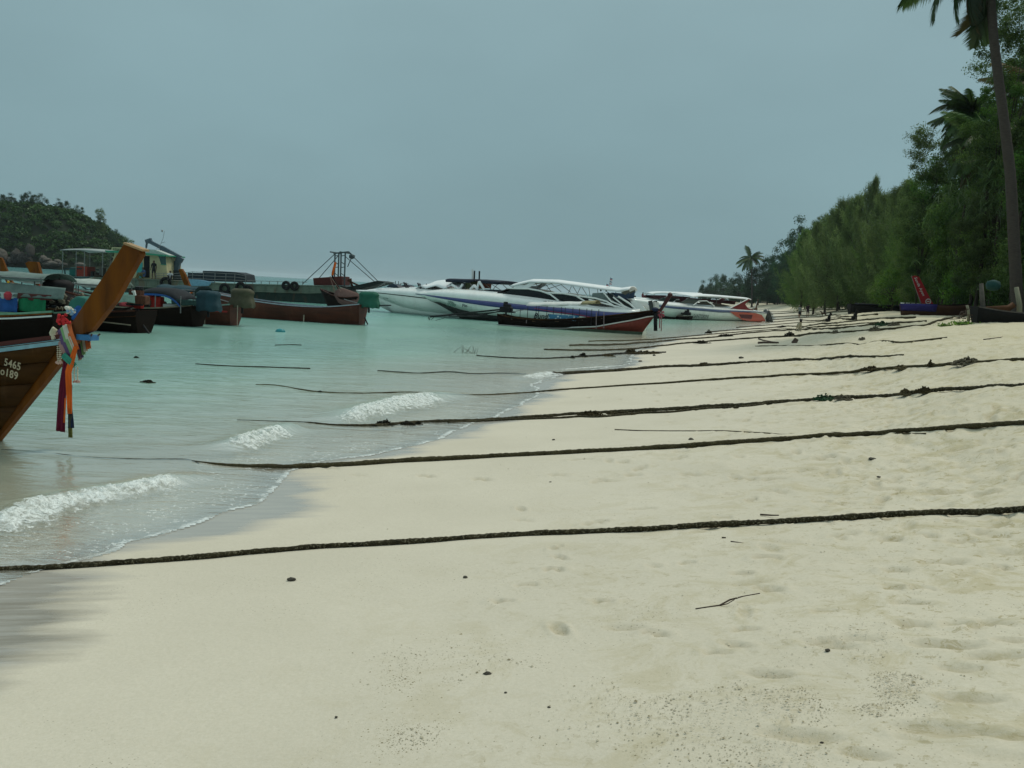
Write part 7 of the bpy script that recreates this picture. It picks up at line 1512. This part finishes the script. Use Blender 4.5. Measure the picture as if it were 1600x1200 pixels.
def garment(body, sel, nme, mt, parent, off=.014):
    me = body.data; keep_ = [p for p in me.polygons if sel(p.center)]; vi = {}; V_ = []; F_ = []
    for p in keep_:
        f_ = []
        for v in p.vertices:
            if v not in vi: vi[v] = len(V_); V_.append(tuple(me.vertices[v].co+me.vertices[v].normal*off))
            f_.append(vi[v])
        F_.append(f_)
    m_ = bpy.data.meshes.new(nme); m_.from_pydata(V_, [], F_); [setattr(p, 'use_smooth', True) for p in m_.polygons]; return link(nme, m_, parent, mt)
def person(label, loc, rz, pose, top, bottom, height=1.68, skin=SKIN):
    r_ = empty('person', loc, rz, label, 'person'); k = height/1.75
    if pose == 'stand': hip, kn, ft, sh = .93, .50, .06, 1.42; legs = [((.10, .02), (.11, .05), (.12, .0), (.12, .16)), ((-.10, -.02), (-.11, .0), (-.11, -.06), (-.11, .10))]
    if pose in ('stand', 'wave', 'lean'):
        J = [((0, 0, .95), .13, .10), ((0, 0, 1.15), .125, .09), ((0, -.01, 1.36), .15, .095), ((0, 0, 1.48), .055), ((0, .01, 1.60), .085, .095), ((0, .015, 1.70), .075, .085)]
        B_ = [(0, 1), (1, 2), (2, 3), (3, 4), (4, 5)]
        for s2, st_ in ((1, .07), (-1, -.10)):
            n = len(J); J += [((.09*s2, 0, .88), .085), ((.10*s2, st_*.6+.02, .49), .058), ((.10*s2, st_, .09), .038), ((.11*s2, st_+.13, .03), .032)]; B_ += [(0, n), (n, n+1), (n+1, n+2), (n+2, n+3)]
            n = len(J)
            if pose == 'wave' and s2 == 1: J += [((.18, 0, 1.40), .05), ((.30, .06, 1.28), .038), ((.22, .14, 1.50), .03), ((.18, .16, 1.58), .028)]
            else: J += [((.18*s2, 0, 1.40), .05), ((.25*s2, -.02, 1.14), .038), ((.27*s2, .06, .90), .028), ((.27*s2, .09, .80), .03)]
            B_ += [(2, n), (n, n+1), (n+1, n+2), (n+2, n+3)]
    else:       # sitting, knees up
        J = [((0, 0, .14), .14, .12), ((0, -.02, .34), .125, .095), ((0, .03, .56), .15, .10), ((0, .05, .68), .055), ((0, .08, .80), .085, .095), ((0, .085, .89), .075, .085)]; B_ = [(0, 1), (1, 2), (2, 3), (3, 4), (4, 5)]
        for s2 in (1, -1):
            n = len(J); J += [((.10*s2, .05, .12), .085), ((.14*s2, .40, .45), .06), ((.13*s2, .55, .08), .04), ((.13*s2, .66, .03), .034)]; B_ += [(0, n), (n, n+1), (n+1, n+2), (n+2, n+3)]
            n = len(J); J += [((.18*s2, .03, .60), .05), ((.24*s2, .15, .42), .038), ((.14*s2, .36, .44), .03), ((.08*s2, .42, .42), .028)]; B_ += [(2, n), (n, n+1), (n+1, n+2), (n+2, n+3)]
    J = [((p[0][0]*k, p[0][1]*k, p[0][2]*k),)+tuple(q*k for q in p[1:]) for p in J]
    body = skinned('body', J, B_, skin, r_, 2); sit = pose == 'sit'; hz = (.92 if sit else 1.72)*k; zw = (.20 if sit else .98)*k; zsh = (.68 if sit else 1.47)*k; zk = (.02 if sit else .58)*k
    garment(body, lambda c_: zw-.03 < c_.z < zsh and (abs(c_.x) < .24*k) and (c_.y < .2*k or not sit), 'shirt', top, r_); garment(body, lambda c_: zk < c_.z <= zw+.02 and abs(c_.x) < .22*k if not sit else (c_.z < zw+.02 or (c_.y > .1*k and c_.z > .1 and abs(c_.x) > .06)), 'shorts', bottom, r_, .012)
    hd = J[4][0]; garment(body, lambda c_: c_.z > hd[2]-.02*k and (c_.y < hd[1]+.04*k or c_.z > hd[2]+.10*k), 'hair', HAIRM, r_, .012)
    return r_
def ground_at(px_, py_): return G(px_, py_)
g = ground_at(1248.5, 497.5); hgt = 20.5/FPX*g.y; person('person in a grey T-shirt and black shorts walking on the beach, seen from behind', g, .2, 'stand', cloth('grey_shirt', (.30, .33, .30)), cloth('black_shorts', (.015, .017, .02)), hgt)
g = ground_at(1261.5, 495.5); hgt = 20.5/FPX*g.y; person('person in a dark swimsuit with one hand raised, right of the one in grey', g, -.2, 'wave', cloth('dark_suit', (.03, .015, .02)), cloth('dark_suit', (.03, .015, .02)), hgt)
p = fB.W(Sb(240, 436, cy+sB*.6)[0], cy+sB*.6, Sb(240, 436.5, cy+sB*.6)[1]); person('person in dark clothes standing at the cabin door on the barge', p, fB.a+math.pi, 'stand', cloth('black_shirt', (.015, .017, .02)), cloth('black_shorts', (.015, .017, .02)), 1.62, mat('dark_skin', (.09, .05, .035), .6))
p = fB.W(Sb(225, 434, cy+sB*.8)[0], cy+sB*.8, Sb(225, 435.8, cy+sB*.8)[1]); person('person in a blue shirt crouching by the turquoise door', p, fB.a+math.pi*.8, 'sit', cloth('blue_shirt', (.05, .09, .19)), cloth('khaki', (.12, .10, .04)), 1.9, mat('dark_skin', (.09, .05, .035), .6))
p = fB.W(Sb(266, 438, cy+sB*.8)[0], cy+sB*.8, Sb(266, 438.2, cy+sB*.8)[1]); person('person in a white shirt sitting on deck left of the crane', p, fB.a+math.pi*1.1, 'sit', cloth('white_shirt', (.5, .52, .52)), cloth('black_shorts', (.015, .017, .02)), 1.6, mat('dark_skin', (.09, .05, .035), .6))
for px_, l_, cl, hh in ((988, 'person in dark clothes sitting at the left on the farther foredeck', 'black_shirt', 1.6), (1003.5, 'person in dark red sitting on the farther foredeck', 'crimson_shirt', 1.7)):
    x, z = fM.S(px_, 465.3, 0); 
    if cl == 'crimson_shirt': cloth('crimson_shirt', (.14, .03, .04))
    person(l_, fM.W(x, 0, z-.1), fM.a+math.pi*.5, 'sit', _mats['cloth_'+cl], _mats['cloth_'+cl], hh, mat('dark_skin', (.09, .05, .035), .6))
def dog(label, loc, rz, sc, mt, pose='stand', face=None):
    r_ = empty('dog', loc, rz, label, 'dog', 'dogs on the beach')
    if pose == 'stand':
        J = [((0, 0, .48), .11, .12), ((.24, 0, .50), .12, .135), ((-.24, 0, .49), .09, .10), ((.38, 0, .60), .07), ((.48, 0, .72), .075), ((.62, 0, .69), .038), ((-.36, 0, .52), .03), ((-.50, 0, .66), .018)]; B_ = [(0, 1), (0, 2), (1, 3), (3, 4), (4, 5), (2, 6), (6, 7)]
        for s2 in (1, -1):
            n = len(J); J += [((.25, .08*s2, .36), .055), ((.24, .08*s2, .18), .03), ((.27, .08*s2, .02), .028)]; B_ += [(1, n), (n, n+1), (n+1, n+2)]
            n = len(J); J += [((-.24, .08*s2, .36), .065), ((-.33, .08*s2, .20), .032), ((-.28, .08*s2, .02), .028)]; B_ += [(2, n), (n, n+1), (n+1, n+2)]
            n = len(J); J += [((.45, .05*s2, .80), .03), ((.44, .065*s2, .86), .012)]; B_ += [(4, n), (n, n+1)]
    else:
        J = [((0, 0, .14), .13, .12), ((.14, 0, .34), .12), ((.20, 0, .50), .07), ((.26, 0, .62), .075), ((.39, 0, .60), .04), ((-.2, 0, .06), .03), ((-.36, .1, .04), .018)]; B_ = [(0, 1), (1, 2), (2, 3), (3, 4), (0, 5), (5, 6)]
        for s2 in (1, -1):
            n = len(J); J += [((.20, .08*s2, .22), .04), ((.21, .08*s2, .02), .03)]; B_ += [(1, n), (n, n+1)]
            n = len(J); J += [((.06, .12*s2, .10), .07), ((.18, .13*s2, .03), .03)]; B_ += [(0, n), (n, n+1)]
            n = len(J); J += [((.24, .05*s2, .71), .028), ((.23, .06*s2, .77), .012)]; B_ += [(3, n), (n, n+1)]
    J = [((p[0][0]*sc, p[0][1]*sc, p[0][2]*sc),)+tuple(q*sc for q in p[1:]) for p in J]
    body = skinned('body', J, B_, mt, r_, 2)
    if face: hd = J[4 if pose == 'stand' else 3][0]; garment(body, lambda c_: c_.z > hd[2]-.08*sc and c_.x > hd[0]-.08*sc, 'dark_face', face, r_, .006)
    return r_
PALE = mat('pale_fur', (.36, .33, .24), .9, .2); BRF = mat('brown_fur', (.06, .035, .02), .9, .3); BKF = mat('black_fur', (.012, .011, .010), .9, .3)
dog('pale dog with a black face walking towards the viewer', G(1248, 518.5), -math.pi/2-.1, 21/FPX*G(1248, 518.5).y/.86, PALE, face=BKF); dog('pale sandy dog left of the brown dog', G(1278, 495.5), math.pi-.2, .85, PALE, face=None); dog('dark brown dog sniffing at the pale sandy dog', G(1287, 495), math.pi+.1, .85, BRF); dog('small black dog lying down below the brown dog', G(1292, 503.5), .3, .75, BKF, 'sit'); dog('small black dog sitting alone at the right of the others', G(1333, 501), .5, .75, BKF, 'sit')
# ================================================================== thin sea air
hb = MB(); hb.box((0, 4000, 22), (24000, 24000, 62)); tz_ = NT('haze'); pv = tz_.n('ShaderNodeVolumePrincipled'); pv.inputs['Color'].default_value = (.80, .92, .96, 1); pv.inputs['Density'].default_value = .00009; pv.inputs['Anisotropy'].default_value = .2
tz_.l(pv.outputs[0], tz_.out.inputs['Volume']); tag(hb.build('haze', tz_.m), kind='stuff')
